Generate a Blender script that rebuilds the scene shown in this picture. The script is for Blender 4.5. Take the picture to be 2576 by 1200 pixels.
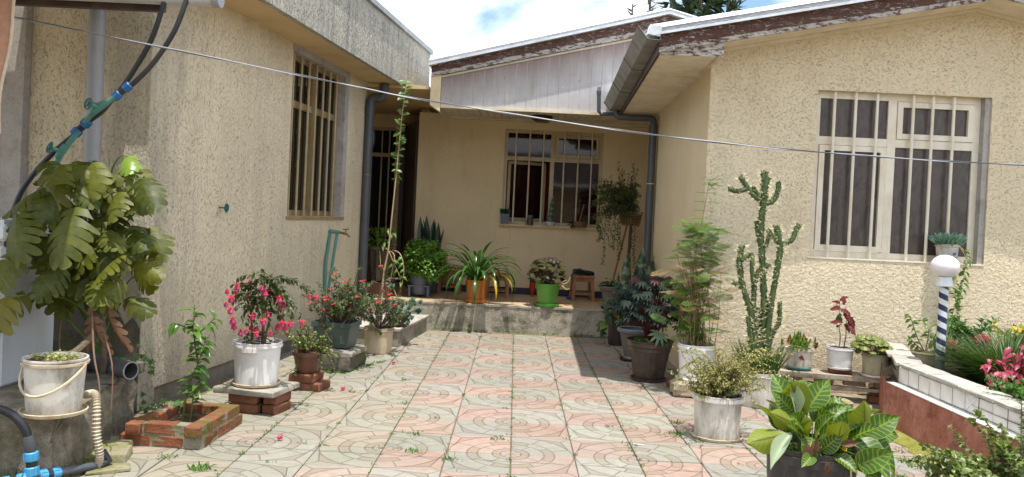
import bpy, bmesh, math, random
import numpy as np
from mathutils import Vector, Matrix, noise as mnoise

for o in list(bpy.data.objects):
    bpy.data.objects.remove(o)
SC = bpy.context.scene
COL = SC.collection
R = math.radians

# ------------------------------------------------------------------ camera
cam_d = bpy.data.cameras.new('camera')
cam = bpy.data.objects.new('camera', cam_d)
COL.objects.link(cam)
cam.matrix_world = Matrix(((0.998885, -0.046982, 0.004543, 0.0),
                           (0.005122, 0.012194, -0.999913, 0.0),
                           (0.046923, 0.998821, 0.012421, 1.49),
                           (0, 0, 0, 1)))
cam_d.sensor_width = 36.0
cam_d.lens = 36.0 * 2050 / 2575
cam_d.shift_y = -30.0 / 2575
cam_d.clip_start = 0.05
cam_d.clip_end = 3000
SC.camera = cam

# ------------------------------------------------------------------ sky and sun
SUN = Vector((0.09, -0.22, 1.0)).normalized()
world = bpy.data.worlds.new('World')
SC.world = world
world.use_nodes = True
wt = world.node_tree
wt.nodes.clear()
w_out = wt.nodes.new('ShaderNodeOutputWorld')
w_bg = wt.nodes.new('ShaderNodeBackground')
w_sky = wt.nodes.new('ShaderNodeTexSky')
w_sky.sky_type = 'NISHITA'
w_sky.sun_disc = False
w_sky.sun_elevation = math.asin(SUN.z)
w_sky.sun_rotation = math.atan2(SUN.x, SUN.y)
w_sky.altitude = 2300
w_sky.dust_density = 1.2
w_tc = wt.nodes.new('ShaderNodeTexCoord')
w_map = wt.nodes.new('ShaderNodeMapping')
w_map.inputs['Scale'].default_value = (1.0, 1.0, 2.2)
w_map.inputs['Location'].default_value = (0.32, 0.1, 0.1)
w_n = wt.nodes.new('ShaderNodeTexNoise')
w_n.inputs['Scale'].default_value = 2.3
w_n.inputs['Detail'].default_value = 9
w_n.inputs['Roughness'].default_value = 0.56
w_n.inputs['Distortion'].default_value = 0.3
w_r = wt.nodes.new('ShaderNodeValToRGB')
w_r.color_ramp.elements[0].position = 0.39
w_r.color_ramp.elements[1].position = 0.52
w_n2 = wt.nodes.new('ShaderNodeTexNoise')
w_n2.inputs['Scale'].default_value = 4.5
w_n2.inputs['Detail'].default_value = 6
w_c = wt.nodes.new('ShaderNodeValToRGB')
w_c.color_ramp.elements[0].position = 0.35
w_c.color_ramp.elements[0].color = (5.8, 6.2, 6.7, 1)
w_c.color_ramp.elements[1].position = 0.6
w_c.color_ramp.elements[1].color = (7.6, 7.8, 8.0, 1)
w_m = wt.nodes.new('ShaderNodeMix')
w_m.data_type = 'RGBA'
wl = wt.links.new
wl(w_tc.outputs['Generated'], w_map.inputs['Vector'])
wl(w_map.outputs['Vector'], w_n.inputs['Vector'])
wl(w_map.outputs['Vector'], w_n2.inputs['Vector'])
wl(w_n.outputs['Fac'], w_r.inputs['Fac'])
wl(w_n2.outputs['Fac'], w_c.inputs['Fac'])
wl(w_r.outputs['Color'], w_m.inputs['Factor'])
wl(w_sky.outputs['Color'], w_m.inputs[6])
wl(w_c.outputs['Color'], w_m.inputs[7])
wl(w_m.outputs[2], w_bg.inputs['Color'])
w_bg.inputs['Strength'].default_value = 0.15
wl(w_bg.outputs['Background'], w_out.inputs['Surface'])

sun_d = bpy.data.lights.new('sun', 'SUN')
sun_d.energy = 3.5
sun_d.angle = R(0.53)
sun_d.color = (1.0, 0.96, 0.90)
sun = bpy.data.objects.new('sun', sun_d)
COL.objects.link(sun)
sun.rotation_euler = SUN.to_track_quat('Z', 'Y').to_euler()
sun.location = (3, -6, 20)

SC.view_settings.view_transform = 'Standard'
SC.view_settings.look = 'None'
SC.view_settings.gamma = 1.0
SC.view_settings.exposure = 0.80
SC.view_settings.use_curve_mapping = False
SC.render.engine = 'CYCLES'
SC.cycles.use_denoising = True
SC.cycles.max_bounces = 8
SC.cycles.diffuse_bounces = 5
SC.cycles.transmission_bounces = 6
SC.cycles.transparent_max_bounces = 8
SC.cycles.sample_clamp_indirect = 8


# ------------------------------------------------------------------ mesh helpers
class MB:
    def __init__(s):
        s.v = []; s.f = []; s.mi = []; s.uv = []

    def add(s, vs, fs, mi=0, uv=None):
        b = len(s.v)
        s.v += [tuple(p) for p in vs]
        s.f += [tuple(b + i for i in f) for f in fs]
        s.mi += [mi] * len(fs)
        s.uv += list(uv) if uv is not None else [(0.5, 0.5)] * len(vs)
        return s

    def hexa(s, p, mi=0):      # p: 4 bottom then 4 top, counter-clockwise from above
        return s.add(p, [(3, 2, 1, 0), (4, 5, 6, 7), (0, 1, 5, 4), (1, 2, 6, 5), (2, 3, 7, 6), (3, 0, 4, 7)], mi)

    def box(s, x0, x1, y0, y1, z0, z1, mi=0):
        return s.hexa([(x0, y0, z0), (x1, y0, z0), (x1, y1, z0), (x0, y1, z0),
                       (x0, y0, z1), (x1, y0, z1), (x1, y1, z1), (x0, y1, z1)], mi)

    def ext(s, poly, vec, mi=0):       # polygon of 3-D points extruded by a vector
        n = len(poly); vec = Vector(vec)
        a = [Vector(p) for p in poly]
        vs = a + [p + vec for p in a]
        fs = [tuple(range(n))[::-1], tuple(range(n, 2 * n))]
        fs += [(i, (i + 1) % n, n + (i + 1) % n, n + i) for i in range(n)]
        return s.add(vs, fs, mi)

    def tube(s, pts, r, n=8, caps=True, mi=0):
        pts = [Vector(p) for p in pts]
        m = len(pts)
        rs = list(r) if isinstance(r, (list, tuple)) else [r] * m
        tang = []
        for i in range(m):
            t = pts[min(i + 1, m - 1)] - pts[max(i - 1, 0)]
            tang.append(t.normalized() if t.length > 1e-9 else Vector((0, 0, 1)))
        t0 = tang[0]
        u = t0.orthogonal().normalized()
        vs = []
        for i in range(m):
            t = tang[i]
            u = u - t * u.dot(t)
            if u.length < 1e-6:
                u = t.orthogonal()
            u.normalize()
            w = t.cross(u)
            for k in range(n):
                a = 2 * math.pi * k / n
                vs.append(pts[i] + (u * math.cos(a) + w * math.sin(a)) * rs[i])
        fs = []
        for i in range(m - 1):
            for k in range(n):
                k2 = (k + 1) % n
                fs.append((i * n + k, i * n + k2, (i + 1) * n + k2, (i + 1) * n + k))
        if caps:
            fs.append(tuple(range(n))[::-1])
            fs.append(tuple(range((m - 1) * n, m * n)))
        return s.add(vs, fs, mi)

    def lathe(s, prof, n=28, c=(0, 0, 0), flute=0, fl_amp=0.0, fl_rng=(0, 0), mi=0, cap0=True, cap1=False):
        vs = []
        m = len(prof)
        for (r, z) in prof:
            for k in range(n):
                a = 2 * math.pi * k / n
                rr = r
                if flute and fl_rng[0] <= z <= fl_rng[1]:
                    rr = r + fl_amp * (1 if math.cos(flute * a) > 0 else -1)
                vs.append((c[0] + rr * math.cos(a), c[1] + rr * math.sin(a), c[2] + z))
        fs = []
        for i in range(m - 1):
            for k in range(n):
                k2 = (k + 1) % n
                fs.append((i * n + k, i * n + k2, (i + 1) * n + k2, (i + 1) * n + k))
        if cap0:
            fs.append(tuple(range(n))[::-1])
        if cap1:
            fs.append(tuple(range((m - 1) * n, m * n)))
        return s.add(vs, fs, mi)

    def torus(s, c, axis, Rr, r, n=20, k=7, mi=0, arc=(0, 2 * math.pi)):
        axis = Vector(axis).normalized()
        u = axis.orthogonal().normalized(); w = axis.cross(u)
        full = abs(arc[1] - arc[0] - 2 * math.pi) < 1e-6
        cnt = n if full else n + 1
        pts = []
        for i in range(cnt):
            a = arc[0] + (arc[1] - arc[0]) * i / n
            pts.append(Vector(c) + (u * math.cos(a) + w * math.sin(a)) * Rr)
        if full:
            pts.append(pts[0] + (pts[1] - pts[0]) * 0.01)
        return s.tube(pts, r, k, True, mi)

    def many(s, tmpl, mats, mi=0):     # copies of a small template (verts, faces, uv) by 4x4 matrices
        tv, tf, tuv = tmpl
        tv = np.array([(*p, 1.0) for p in tv])
        for M in mats:
            q = (np.array(M) @ tv.T).T[:, :3]
            s.add(q.tolist(), tf, mi, tuv)
        return s

    def mesh(s, name, smooth=30):
        me = bpy.data.meshes.new(name)
        me.from_pydata(s.v, [], s.f)
        if any(s.mi):
            me.polygons.foreach_set('material_index', s.mi)
        ul = me.uv_layers.new(name='UVMap')
        li = np.zeros(len(me.loops), dtype=np.int32)
        me.loops.foreach_get('vertex_index', li)
        ul.data.foreach_set('uv', np.array(s.uv, dtype=np.float32)[li].ravel())
        if smooth:
            me.shade_smooth()
            me.set_sharp_from_angle(angle=R(smooth))
        me.update()
        return me


def root(name, label, cat, loc=(0, 0, 0), group=None, rz=0.0):
    o = bpy.data.objects.new(name, None)
    COL.objects.link(o)
    o.empty_display_size = 0.1
    o.location = loc
    o.rotation_euler = (0, 0, rz)
    o['label'] = label; o['category'] = cat
    if group:
        o['group'] = group
    return o


def part(name, mb, mats, parent=None, loc=None, rz=0.0, M=None, smooth=30, label=None, kind=None, color=None):
    me = mb.mesh(name, smooth) if isinstance(mb, MB) else mb
    if isinstance(mb, MB):
        for m in (mats if isinstance(mats, (list, tuple)) else [mats]):
            me.materials.append(m)
    o = bpy.data.objects.new(name, me)
    COL.objects.link(o)
    if parent is not None:
        o.parent = parent
    if M is not None:
        o.matrix_basis = M
    else:
        if loc is not None:
            o.location = loc
        o.rotation_euler = (0, 0, rz)
    if label:
        o['label'] = label
    if kind:
        o['kind'] = kind
    if color:
        o.color = color
    return o


def tag(o, label=None, cat=None, group=None, kind=None):
    if label: o['label'] = label
    if cat: o['category'] = cat
    if group: o['group'] = group
    if kind: o['kind'] = kind
    return o


def orient(p, d, n, s=1.0, sx=1.0):
    d = Vector(d).normalized(); n = Vector(n)
    x = d.cross(n)
    if x.length < 1e-5:
        x = d.orthogonal()
    x.normalize()
    n = x.cross(d)
    M = Matrix((( x.x * s * sx, d.x * s, n.x * s, p[0]),
                ( x.y * s * sx, d.y * s, n.y * s, p[1]),
                ( x.z * s * sx, d.z * s, n.z * s, p[2]),
                (0, 0, 0, 1)))
    return M


def leaf_tmpl(L, W, prof=(0.0, 0.62, 1.0, 0.86, 0.5, 0.0), droop=0.2, fold=0.15, cols=1, curl=0.0, wave=0.0, rng=None):
    """a leaf lying along +Y with its face towards +Z; returns verts, faces, uv"""
    n = len(prof) - 1
    vs = []; uv = []; fs = []
    k = 2 * cols + 1
    for i in range(n + 1):
        v = i / n
        w = max(prof[i], 0.02) * W * 0.5
        y = L * v * (1 - 0.15 * droop * v)
        z0 = -droop * L * v * v
        for j in range(k):
            u = (j - cols) / cols
            wob = wave * math.sin(v * 11 + u * 2) * abs(u)
            vs.append((u * w, y, z0 + abs(u) * w * fold * 2 + curl * W * (u * u - 0.3) * math.sin(math.pi * v) + wob))
            uv.append((0.5 + 0.5 * u, v))
    for i in range(n):
        for j in range(k - 1):
            fs.append((i * k + j, i * k + j + 1, (i + 1) * k + j + 1, (i + 1) * k + j))
    return vs, fs, uv


def leaf_mesh(name, tm, mat, th=0):
    me = MB().add(*tm[:2], 0, tm[2]).mesh(name, 0)
    me.shade_smooth()
    me.materials.append(mat)
    return me


def bez(p0, p1, p2, n=8):
    p0, p1, p2 = Vector(p0), Vector(p1), Vector(p2)
    return [p0 * (1 - t) ** 2 + p1 * 2 * t * (1 - t) + p2 * t * t for t in [i / n for i in range(n + 1)]]


def smooth_path(pts, n=6):
    pts = [Vector(p) for p in pts]
    out = []
    m = len(pts)
    for i in range(m - 1):
        a = pts[max(i - 1, 0)]; b = pts[i]; c = pts[i + 1]; d = pts[min(i + 2, m - 1)]
        for k in range(n):
            t = k / n
            out.append(0.5 * ((2 * b) + (c - a) * t + (2 * a - 5 * b + 4 * c - d) * t * t + (3 * b - a - 3 * c + d) * t ** 3))
    out.append(pts[-1])
    return out


def rough_box(sx, sy, sz, seed, jit=0.004, bev=0.006, cuts=1):
    bm = bmesh.new()
    bmesh.ops.create_cube(bm, size=1.0)
    for v in bm.verts:
        v.co = Vector((v.co.x * sx, v.co.y * sy, (v.co.z + 0.5) * sz))
    if bev > 0:
        bmesh.ops.bevel(bm, geom=list(bm.edges), offset=bev, segments=1, affect='EDGES')
    if cuts:
        bmesh.ops.subdivide_edges(bm, edges=[e for e in bm.edges if e.calc_length() > 0.05], cuts=cuts, use_grid_fill=True)
    rg = random.Random(seed)
    for v in bm.verts:
        v.co += Vector((rg.uniform(-jit, jit), rg.uniform(-jit, jit), rg.uniform(-jit, jit)))
    vs = [v.co.copy() for v in bm.verts]
    fs = [[v.index for v in f.verts] for f in bm.faces]
    bm.verts.index_update()
    fs = [[v.index for v in f.verts] for f in bm.faces]
    bm.free()
    return MB().add(vs, fs)


def panel(u0, u1, z0, z1, holes, th, top=None):
    """upright wall panel in the local XZ plane (front face y=0, back y=th) with rectangular holes; top: function u->z"""
    us = sorted({u0, u1, *[h[0] for h in holes], *[h[1] for h in holes]})
    zs = sorted({z0, z1, *[h[2] for h in holes], *[h[3] for h in holes]})
    if top:
        lo = zs[-2] if len(zs) > 2 else z0
    mb = MB()
    def hole(a, b, c, d):
        m, k = (a + b) / 2, (c + d) / 2
        return any(h[0] < m < h[1] and h[2] < k < h[3] for h in holes)
    for i in range(len(us) - 1):
        for j in range(len(zs) - 1):
            a, b, c, d = us[i], us[i + 1], zs[j], zs[j + 1]
            if hole(a, b, c, d):
                continue
            da, db = (top(a), top(b)) if (top and j == len(zs) - 2) else (d, d)
            mb.add([(a, 0, c), (b, 0, c), (b, 0, db), (a, 0, da)], [(0, 1, 2, 3)])
            mb.add([(a, th, c), (b, th, c), (b, th, db), (a, th, da)], [(3, 2, 1, 0)])
    for h in holes:
        a, b, c, d = h
        mb.add([(a, 0, c), (a, th, c), (a, th, d), (a, 0, d)], [(0, 1, 2, 3)])
        mb.add([(b, 0, c), (b, th, c), (b, th, d), (b, 0, d)], [(3, 2, 1, 0)])
        mb.add([(a, 0, c), (b, 0, c), (b, th, c), (a, th, c)], [(0, 1, 2, 3)])
        mb.add([(a, 0, d), (b, 0, d), (b, th, d), (a, th, d)], [(3, 2, 1, 0)])
    t0, t1 = (top(u0), top(u1)) if top else (z1, z1)
    mb.add([(u0, 0, z0), (u0, th, z0), (u0, th, t0), (u0, 0, t0)], [(3, 2, 1, 0)])
    mb.add([(u1, 0, z0), (u1, th, z0), (u1, th, t1), (u1, 0, t1)], [(0, 1, 2, 3)])
    mb.add([(u0, 0, t0), (u1, 0, t1), (u1, th, t1), (u0, th, t0)], [(0, 1, 2, 3)])
    return mb


# ------------------------------------------------------------------ material helpers
class K:
    def __init__(s, nt):
        s.nt = nt; s.N = nt.nodes; s.L = nt.links

    def put(s, sock, val):
        if isinstance(val, bpy.types.NodeSocket):
            s.L.new(val, sock)
        elif val is not None:
            if sock.type == 'RGBA' and isinstance(val, (tuple, list)) and len(val) == 3:
                val = (*val, 1)
            sock.default_value = val

    def pos(s):
        return s.N.new('ShaderNodeNewGeometry').outputs['Position']

    def obj(s):
        return s.N.new('ShaderNodeTexCoord').outputs['Object']

    def uv(s):
        return s.N.new('ShaderNodeTexCoord').outputs['UV']

    def back(s):
        return s.N.new('ShaderNodeNewGeometry').outputs['Backfacing']

    def rnd(s):
        return s.N.new('ShaderNodeObjectInfo').outputs['Random']

    def ocol(s):
        return s.N.new('ShaderNodeObjectInfo').outputs['Color']

    def sep(s, v):
        n = s.N.new('ShaderNodeSeparateXYZ'); s.put(n.inputs[0], v); return n.outputs

    def comb(s, x, y, z):
        n = s.N.new('ShaderNodeCombineXYZ')
        for i, q in enumerate((x, y, z)):
            s.put(n.inputs[i], q)
        return n.outputs[0]

    def map(s, v, scale=(1, 1, 1), loc=(0, 0, 0), rot=(0, 0, 0)):
        n = s.N.new('ShaderNodeMapping'); s.put(n.inputs['Vector'], v)
        n.inputs['Scale'].default_value = scale; n.inputs['Location'].default_value = loc; n.inputs['Rotation'].default_value = rot
        return n.outputs[0]

    def noise(s, v, scale, detail=3, rough=0.5, dist=0.0):
        n = s.N.new('ShaderNodeTexNoise'); s.put(n.inputs['Vector'], v)
        n.inputs['Scale'].default_value = scale; n.inputs['Detail'].default_value = detail
        n.inputs['Roughness'].default_value = rough; n.inputs['Distortion'].default_value = dist
        return n.outputs['Fac']

    def voro(s, v, scale, feature='F1', out='Distance'):
        n = s.N.new('ShaderNodeTexVoronoi'); n.feature = feature; s.put(n.inputs['Vector'], v)
        n.inputs['Scale'].default_value = scale
        return n.outputs[out]

    def m(s, op, a, b=None, c=None, clamp=False):
        n = s.N.new('ShaderNodeMath'); n.operation = op; n.use_clamp = clamp
        s.put(n.inputs[0], a); s.put(n.inputs[1], b)
        if c is not None: s.put(n.inputs[2], c)
        return n.outputs[0]

    def rng(s, v, a, b, c=0.0, d=1.0):
        n = s.N.new('ShaderNodeMapRange'); n.clamp = True; s.put(n.inputs[0], v)
        for i, q in enumerate((a, b, c, d)):
            s.put(n.inputs[1 + i], q)
        return n.outputs[0]

    def mix(s, f, a, b, mode='MIX'):
        n = s.N.new('ShaderNodeMix'); n.data_type = 'RGBA'; n.blend_type = mode
        s.put(n.inputs['Factor'], f); s.put(n.inputs[6], a); s.put(n.inputs[7], b)
        return n.outputs[2]

    def bump(s, h, strength=0.5, dist=0.01, normal=None):
        n = s.N.new('ShaderNodeBump'); s.put(n.inputs['Height'], h)
        n.inputs['Strength'].default_value = strength; n.inputs['Distance'].default_value = dist
        if normal is not None: s.L.new(normal, n.inputs['Normal'])
        return n.outputs[0]


def mk(name, build):
    m = bpy.data.materials.new(name)
    m.use_nodes = True
    nt = m.node_tree
    nt.nodes.clear()
    k = K(nt)
    out = nt.nodes.new('ShaderNodeOutputMaterial')
    p = nt.nodes.new('ShaderNodeBsdfPrincipled')
    nt.links.new(p.outputs[0], out.inputs[0])
    p.inputs['Roughness'].default_value = 0.6
    def st(**kw):
        names = dict(col='Base Color', rough='Roughness', metal='Metallic', nrm='Normal', spec='Specular IOR Level',
                     alpha='Alpha', trans='Transmission Weight', coat='Coat Weight', emit='Emission Color', es='Emission Strength', sss='Subsurface Weight')
        for a, b in kw.items():
            k.put(p.inputs[names[a]], b)
    build(k, st, p, out)
    return m


def plain(name, c, rough=0.5, metal=0.0, var=0.15, scale=14, bump=0.0, bscale=60, spec=0.5, dirt=None, dirt_amt=0.5, dscale=5):
    def b(k, st, p, out):
        v = k.obj()
        n = k.noise(v, scale, 4, 0.6)
        lo = tuple(x * (1 - var) for x in c); hi = tuple(min(1, x * (1 + var)) for x in c)
        col = k.mix(k.rng(n, 0.3, 0.7), lo, hi)
        if dirt:
            d = k.noise(k.map(v, (1, 1, 0.45), (3.1, 1.7, 0.2)), dscale, 6, 0.68)
            col = k.mix(k.rng(d, 0.44, 0.66, 0, dirt_amt), col, dirt)
        st(col=col, rough=k.rng(n, 0.2, 0.8, rough * 0.85, min(1, rough * 1.15)), metal=metal, spec=spec)
        if bump:
            st(nrm=k.bump(k.noise(v, bscale, 3), bump, 0.004))
    return mk(name, b)


def leafmat(name, c1, c2, trans=0.35, rough=0.42, by='obj', scale=6, spot=None, back=None, tcol=None, vein=None, edge=None, spec=0.45):
    def b(k, st, p, out):
        v = k.obj() if by == 'obj' else k.pos()
        n = k.noise(v, scale, 3, 0.6)
        f = k.rng(n, 0.3, 0.7)
        if by == 'obj':
            f = k.m('ADD', k.m('MULTIPLY', f, 0.5), k.m('MULTIPLY', k.rnd(), 0.5), clamp=True)
        col = k.mix(f, c1, c2)
        uvs = None
        if vein or edge:
            uvs = k.sep(k.uv())
            au = k.m('ABSOLUTE', k.m('SUBTRACT', uvs[0], 0.5))
        if vein:
            mid = k.rng(au, 0.015, 0.05, 1, 0)
            side = k.m('FRACT', k.m('SUBTRACT', k.m('MULTIPLY', uvs[1], 8.0), k.m('MULTIPLY', au, 5.0)))
            sv = k.m('MULTIPLY', k.rng(k.m('ABSOLUTE', k.m('SUBTRACT', side, 0.5)), 0.04, 0.1, 1, 0), 0.4)
            col = k.mix(k.m('MAXIMUM', mid, sv), col, vein)
        if edge:
            col = k.mix(k.rng(k.m('ADD', k.m('MULTIPLY', au, 2.0), k.m('MULTIPLY', n, 0.5)), 0.95, 1.2, 0, 0.85), col, edge)
        if spot:
            d = k.noise(v, scale * 3, 2)
            col = k.mix(k.rng(d, 0.6, 0.7, 0, 0.8), col, spot)
        if back:
            col = k.mix(k.back(), col, back)
        st(col=col, rough=rough, spec=spec)
        tr = k.N.new('ShaderNodeBsdfTranslucent')
        k.put(tr.inputs[0], k.mix(1.0, col, tcol or (1.0, 1.0, 0.45), 'MULTIPLY'))
        br = k.N.new('ShaderNodeMixShader')
        br.inputs[0].default_value = trans
        k.L.new(p.outputs[0], br.inputs[1]); k.L.new(tr.outputs[0], br.inputs[2])
        k.L.new(br.outputs[0], out.inputs[0])
    return mk(name, b)


def stucco(name, base, dent, scale=24, stretch=(1, 1, 1), depth=0.9, dirt=None, amount=0.4, hi=None, mask=0.46, fine=0.35, streak=None, low=None, rot=(0, 0, 0), width=0.04, stain=0.3, corner=None):
    """dragged plaster: a smooth skin with short worm-like dents"""
    def b(k, st, p, out):
        v = k.pos()
        w = k.map(v, stretch, rot=rot)
        n1 = k.noise(w, scale, 0.5, 0.4, 0.6)
        l1 = k.rng(k.m('ABSOLUTE', k.m('SUBTRACT', n1, 0.5)), 0.0, width, 1, 0)
        m1 = k.rng(k.noise(k.map(w, loc=(3.1, 1.7, 5.9)), scale * 1.15, 0.5), mask, mask + 0.05)
        n2 = k.noise(k.map(w, loc=(7.3, 2.2, 4.1)), scale * 1.35, 0.5, 0.4, 0.6)
        l2 = k.rng(k.m('ABSOLUTE', k.m('SUBTRACT', n2, 0.5)), 0.0, width * 1.1, 1, 0)
        m2 = k.rng(k.noise(k.map(w, loc=(1.3, 5.2, 8.1)), scale * 1.5, 0.5), mask + 0.03, mask + 0.08)
        d = k.m('MAXIMUM', k.m('MULTIPLY', l1, m1), k.m('MULTIPLY', k.m('MULTIPLY', l2, m2), 0.75))
        pits = k.rng(k.voro(w, scale * 1.6), 0.10, 0.22, 1, 0)
        pits = k.m('MULTIPLY', pits, k.rng(k.noise(w, scale * 0.7, 1), 0.5, 0.6))
        d = k.m('MAXIMUM', d, pits)
        d = k.m('MULTIPLY', d, k.rng(k.noise(v, 2.3, 3), 0.3, 0.6, 0.45, 1.0))
        big = k.noise(v, 1.1, 5, 0.6)
        col = k.mix(k.rng(big, 0.35, 0.68), tuple(x * 0.92 for x in base), hi or tuple(min(1, x * 1.05) for x in base))
        if dirt:
            dn = k.noise(k.map(v, (1, 1, 0.4), (2, 9, 1)), 3.2, 7, 0.7)
            col = k.mix(k.rng(dn, 0.5, 0.75, 0, amount), col, dirt)
        if streak:      # rain streaks
            sn = k.noise(k.map(v, (9, 9, 0.5)), 1.0, 5, 0.65)
            col = k.mix(k.rng(sn, 0.48, 0.68, 0, streak[1]), col, streak[0])
        if low:         # splash-back soiling close to the ground
            z = k.sep(v)[2]
            ln = k.m('ADD', z, k.m('MULTIPLY', k.noise(v, 4, 5, 0.7), -low[1]))
            col = k.mix(k.rng(ln, 0.0 - low[1] * 0.3, low[1] * 0.5, low[2], 0), col, low[0])
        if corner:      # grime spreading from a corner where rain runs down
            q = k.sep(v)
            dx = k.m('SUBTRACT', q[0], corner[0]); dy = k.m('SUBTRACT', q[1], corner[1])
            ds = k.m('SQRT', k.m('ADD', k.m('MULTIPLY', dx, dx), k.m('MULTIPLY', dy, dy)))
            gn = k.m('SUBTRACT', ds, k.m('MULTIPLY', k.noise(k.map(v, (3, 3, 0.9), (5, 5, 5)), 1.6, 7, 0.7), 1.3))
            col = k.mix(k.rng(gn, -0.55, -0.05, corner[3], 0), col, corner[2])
        col = k.mix(k.m('MULTIPLY', d, stain), col, dent)
        fn = k.noise(v, 90, 3, 0.6)
        h = k.m('SUBTRACT', k.m('ADD', k.m('MULTIPLY', fn, fine), k.m('MULTIPLY', n1, 0.6)), d)
        st(col=col, rough=0.88, spec=0.25, nrm=k.bump(h, depth, 0.013))
    return mk(name, b)


def masonry(name, c1, c2, scale=9, bump=0.6, moss=None, moss_amt=0.6, mscale=4, c3=None, bs=40, up=False):
    def b(k, st, p, out):
        v = k.pos()
        n = k.noise(v, scale, 7, 0.7)
        col = k.mix(k.rng(n, 0.32, 0.68), c1, c2)
        if c3:
            col = k.mix(k.rng(k.noise(k.map(v, loc=(4, 4, 4)), scale * 0.6, 6, 0.7), 0.52, 0.68, 0, 0.8), col, c3)
        col = k.mix(k.rng(k.noise(v, scale * 9, 2), 0.58, 0.72, 0, 0.45), col, tuple(x * 0.4 for x in c1))
        if moss:
            mn = k.noise(k.map(v, loc=(8, 3, 1)), mscale, 7, 0.72)
            f = k.rng(mn, 0.47, 0.62, 0, moss_amt)
            if up:
                nz = k.sep(k.N.new('ShaderNodeNewGeometry').outputs['Normal'])[2]
                f = k.m('MULTIPLY', f, k.rng(nz, 0.1, 0.7))
            col = k.mix(f, col, moss)
        h = k.m('ADD', k.m('MULTIPLY', k.noise(v, bs, 5, 0.65), 0.7), k.m('MULTIPLY', n, 0.6))
        st(col=col, rough=0.9, spec=0.2, nrm=k.bump(h, bump, 0.012))
    return mk(name, b)


# ------------------------------------------------------------------ materials
CREAM = (0.60, 0.475, 0.27)
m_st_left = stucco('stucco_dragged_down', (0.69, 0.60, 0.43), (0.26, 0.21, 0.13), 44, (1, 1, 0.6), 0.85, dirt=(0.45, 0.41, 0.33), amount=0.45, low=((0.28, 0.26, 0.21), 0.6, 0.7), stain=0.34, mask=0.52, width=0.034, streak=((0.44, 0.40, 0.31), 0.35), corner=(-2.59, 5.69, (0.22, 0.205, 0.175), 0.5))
m_st_fascia = stucco('stucco_weathered_grey', (0.47, 0.445, 0.375), (0.15, 0.13, 0.10), 34, (1, 1, 0.55), 1.0, dirt=(0.35, 0.345, 0.31), amount=0.6, streak=((0.20, 0.20, 0.19), 0.65), mask=0.46, stain=0.55)
m_st_right = stucco('stucco_worm_cream', (0.70, 0.605, 0.43), (0.36, 0.27, 0.15), 34, (1, 1, 1.2), 0.8, dirt=(0.60, 0.47, 0.28), amount=0.4, rot=(0, 0.5, 0), low=((0.46, 0.38, 0.25), 0.45, 0.5), stain=0.30, mask=0.525, width=0.032, streak=((0.58, 0.48, 0.32), 0.3))
m_st_side = stucco('stucco_soft_cream', (0.70, 0.585, 0.385), (0.46, 0.36, 0.20), 30, (1, 1, 0.8), 0.4, dirt=(0.56, 0.42, 0.23), amount=0.3, mask=0.53, stain=0.25, streak=((0.56, 0.44, 0.27), 0.12))
m_st_back = stucco('stucco_fine_ochre', (0.74, 0.61, 0.39), (0.50, 0.38, 0.21), 36, (1, 1, 0.9), 0.45, dirt=(0.48, 0.33, 0.16), amount=0.35, mask=0.52, stain=0.28, streak=((0.56, 0.43, 0.24), 0.12))
m_soffit_conc = stucco('soffit_plaster_ochre', (0.60, 0.45, 0.25), (0.36, 0.24, 0.1), 34, (1, 1, 1), 0.35, dirt=(0.38, 0.24, 0.10), amount=0.45, mask=0.56)
m_plaster_grey = masonry('plaster_grey_bare', (0.33, 0.31, 0.29), (0.45, 0.42, 0.39), 6, 0.35, c3=(0.25, 0.22, 0.19))
m_plinth = masonry('plinth_render_damp', (0.16, 0.145, 0.125), (0.25, 0.225, 0.19), 5, 0.5, moss=(0.07, 0.085, 0.03), moss_amt=0.5)
m_conc = masonry('concrete_worn', (0.27, 0.25, 0.21), (0.40, 0.37, 0.31), 7, 0.6, moss=(0.10, 0.11, 0.05), moss_amt=0.45, c3=(0.17, 0.155, 0.125))
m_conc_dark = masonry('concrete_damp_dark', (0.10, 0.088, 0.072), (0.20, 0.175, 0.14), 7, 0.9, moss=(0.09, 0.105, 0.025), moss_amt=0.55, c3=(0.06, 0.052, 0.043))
m_ledge = masonry('ledge_rubble_concrete', (0.12, 0.10, 0.078), (0.33, 0.285, 0.22), 10, 1.0, moss=(0.08, 0.08, 0.03), moss_amt=0.6, c3=(0.10, 0.085, 0.065), bs=26)
m_riser = masonry('riser_rough_render', (0.34, 0.31, 0.25), (0.50, 0.46, 0.385), 5, 1.0, moss=(0.06, 0.065, 0.03), moss_amt=0.75, c3=(0.20, 0.18, 0.14), bs=60)
m_brick = masonry('brick_red_mossy', (0.16, 0.056, 0.03), (0.30, 0.115, 0.058), 10, 0.9, moss=(0.12, 0.115, 0.03), moss_amt=0.85, mscale=5, c3=(0.20, 0.085, 0.05))
m_brick_old = masonry('brick_dull_dark', (0.14, 0.055, 0.035), (0.25, 0.105, 0.062), 8, 0.8, moss=(0.13, 0.09, 0.05), moss_amt=0.4)
m_mortar = masonry('mortar_mossy', (0.24, 0.215, 0.17), (0.33, 0.30, 0.23), 9, 1.0, moss=(0.12, 0.13, 0.03), moss_amt=0.75)
m_stone = masonry('stone_rough_tan', (0.30, 0.25, 0.17), (0.46, 0.39, 0.27), 10, 1.0, c3=(0.20, 0.17, 0.12))
m_moss_slab = masonry('slab_mossy', (0.20, 0.185, 0.115), (0.31, 0.28, 0.18), 6, 0.7, moss=(0.13, 0.14, 0.028), moss_amt=0.9, mscale=3)
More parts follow.
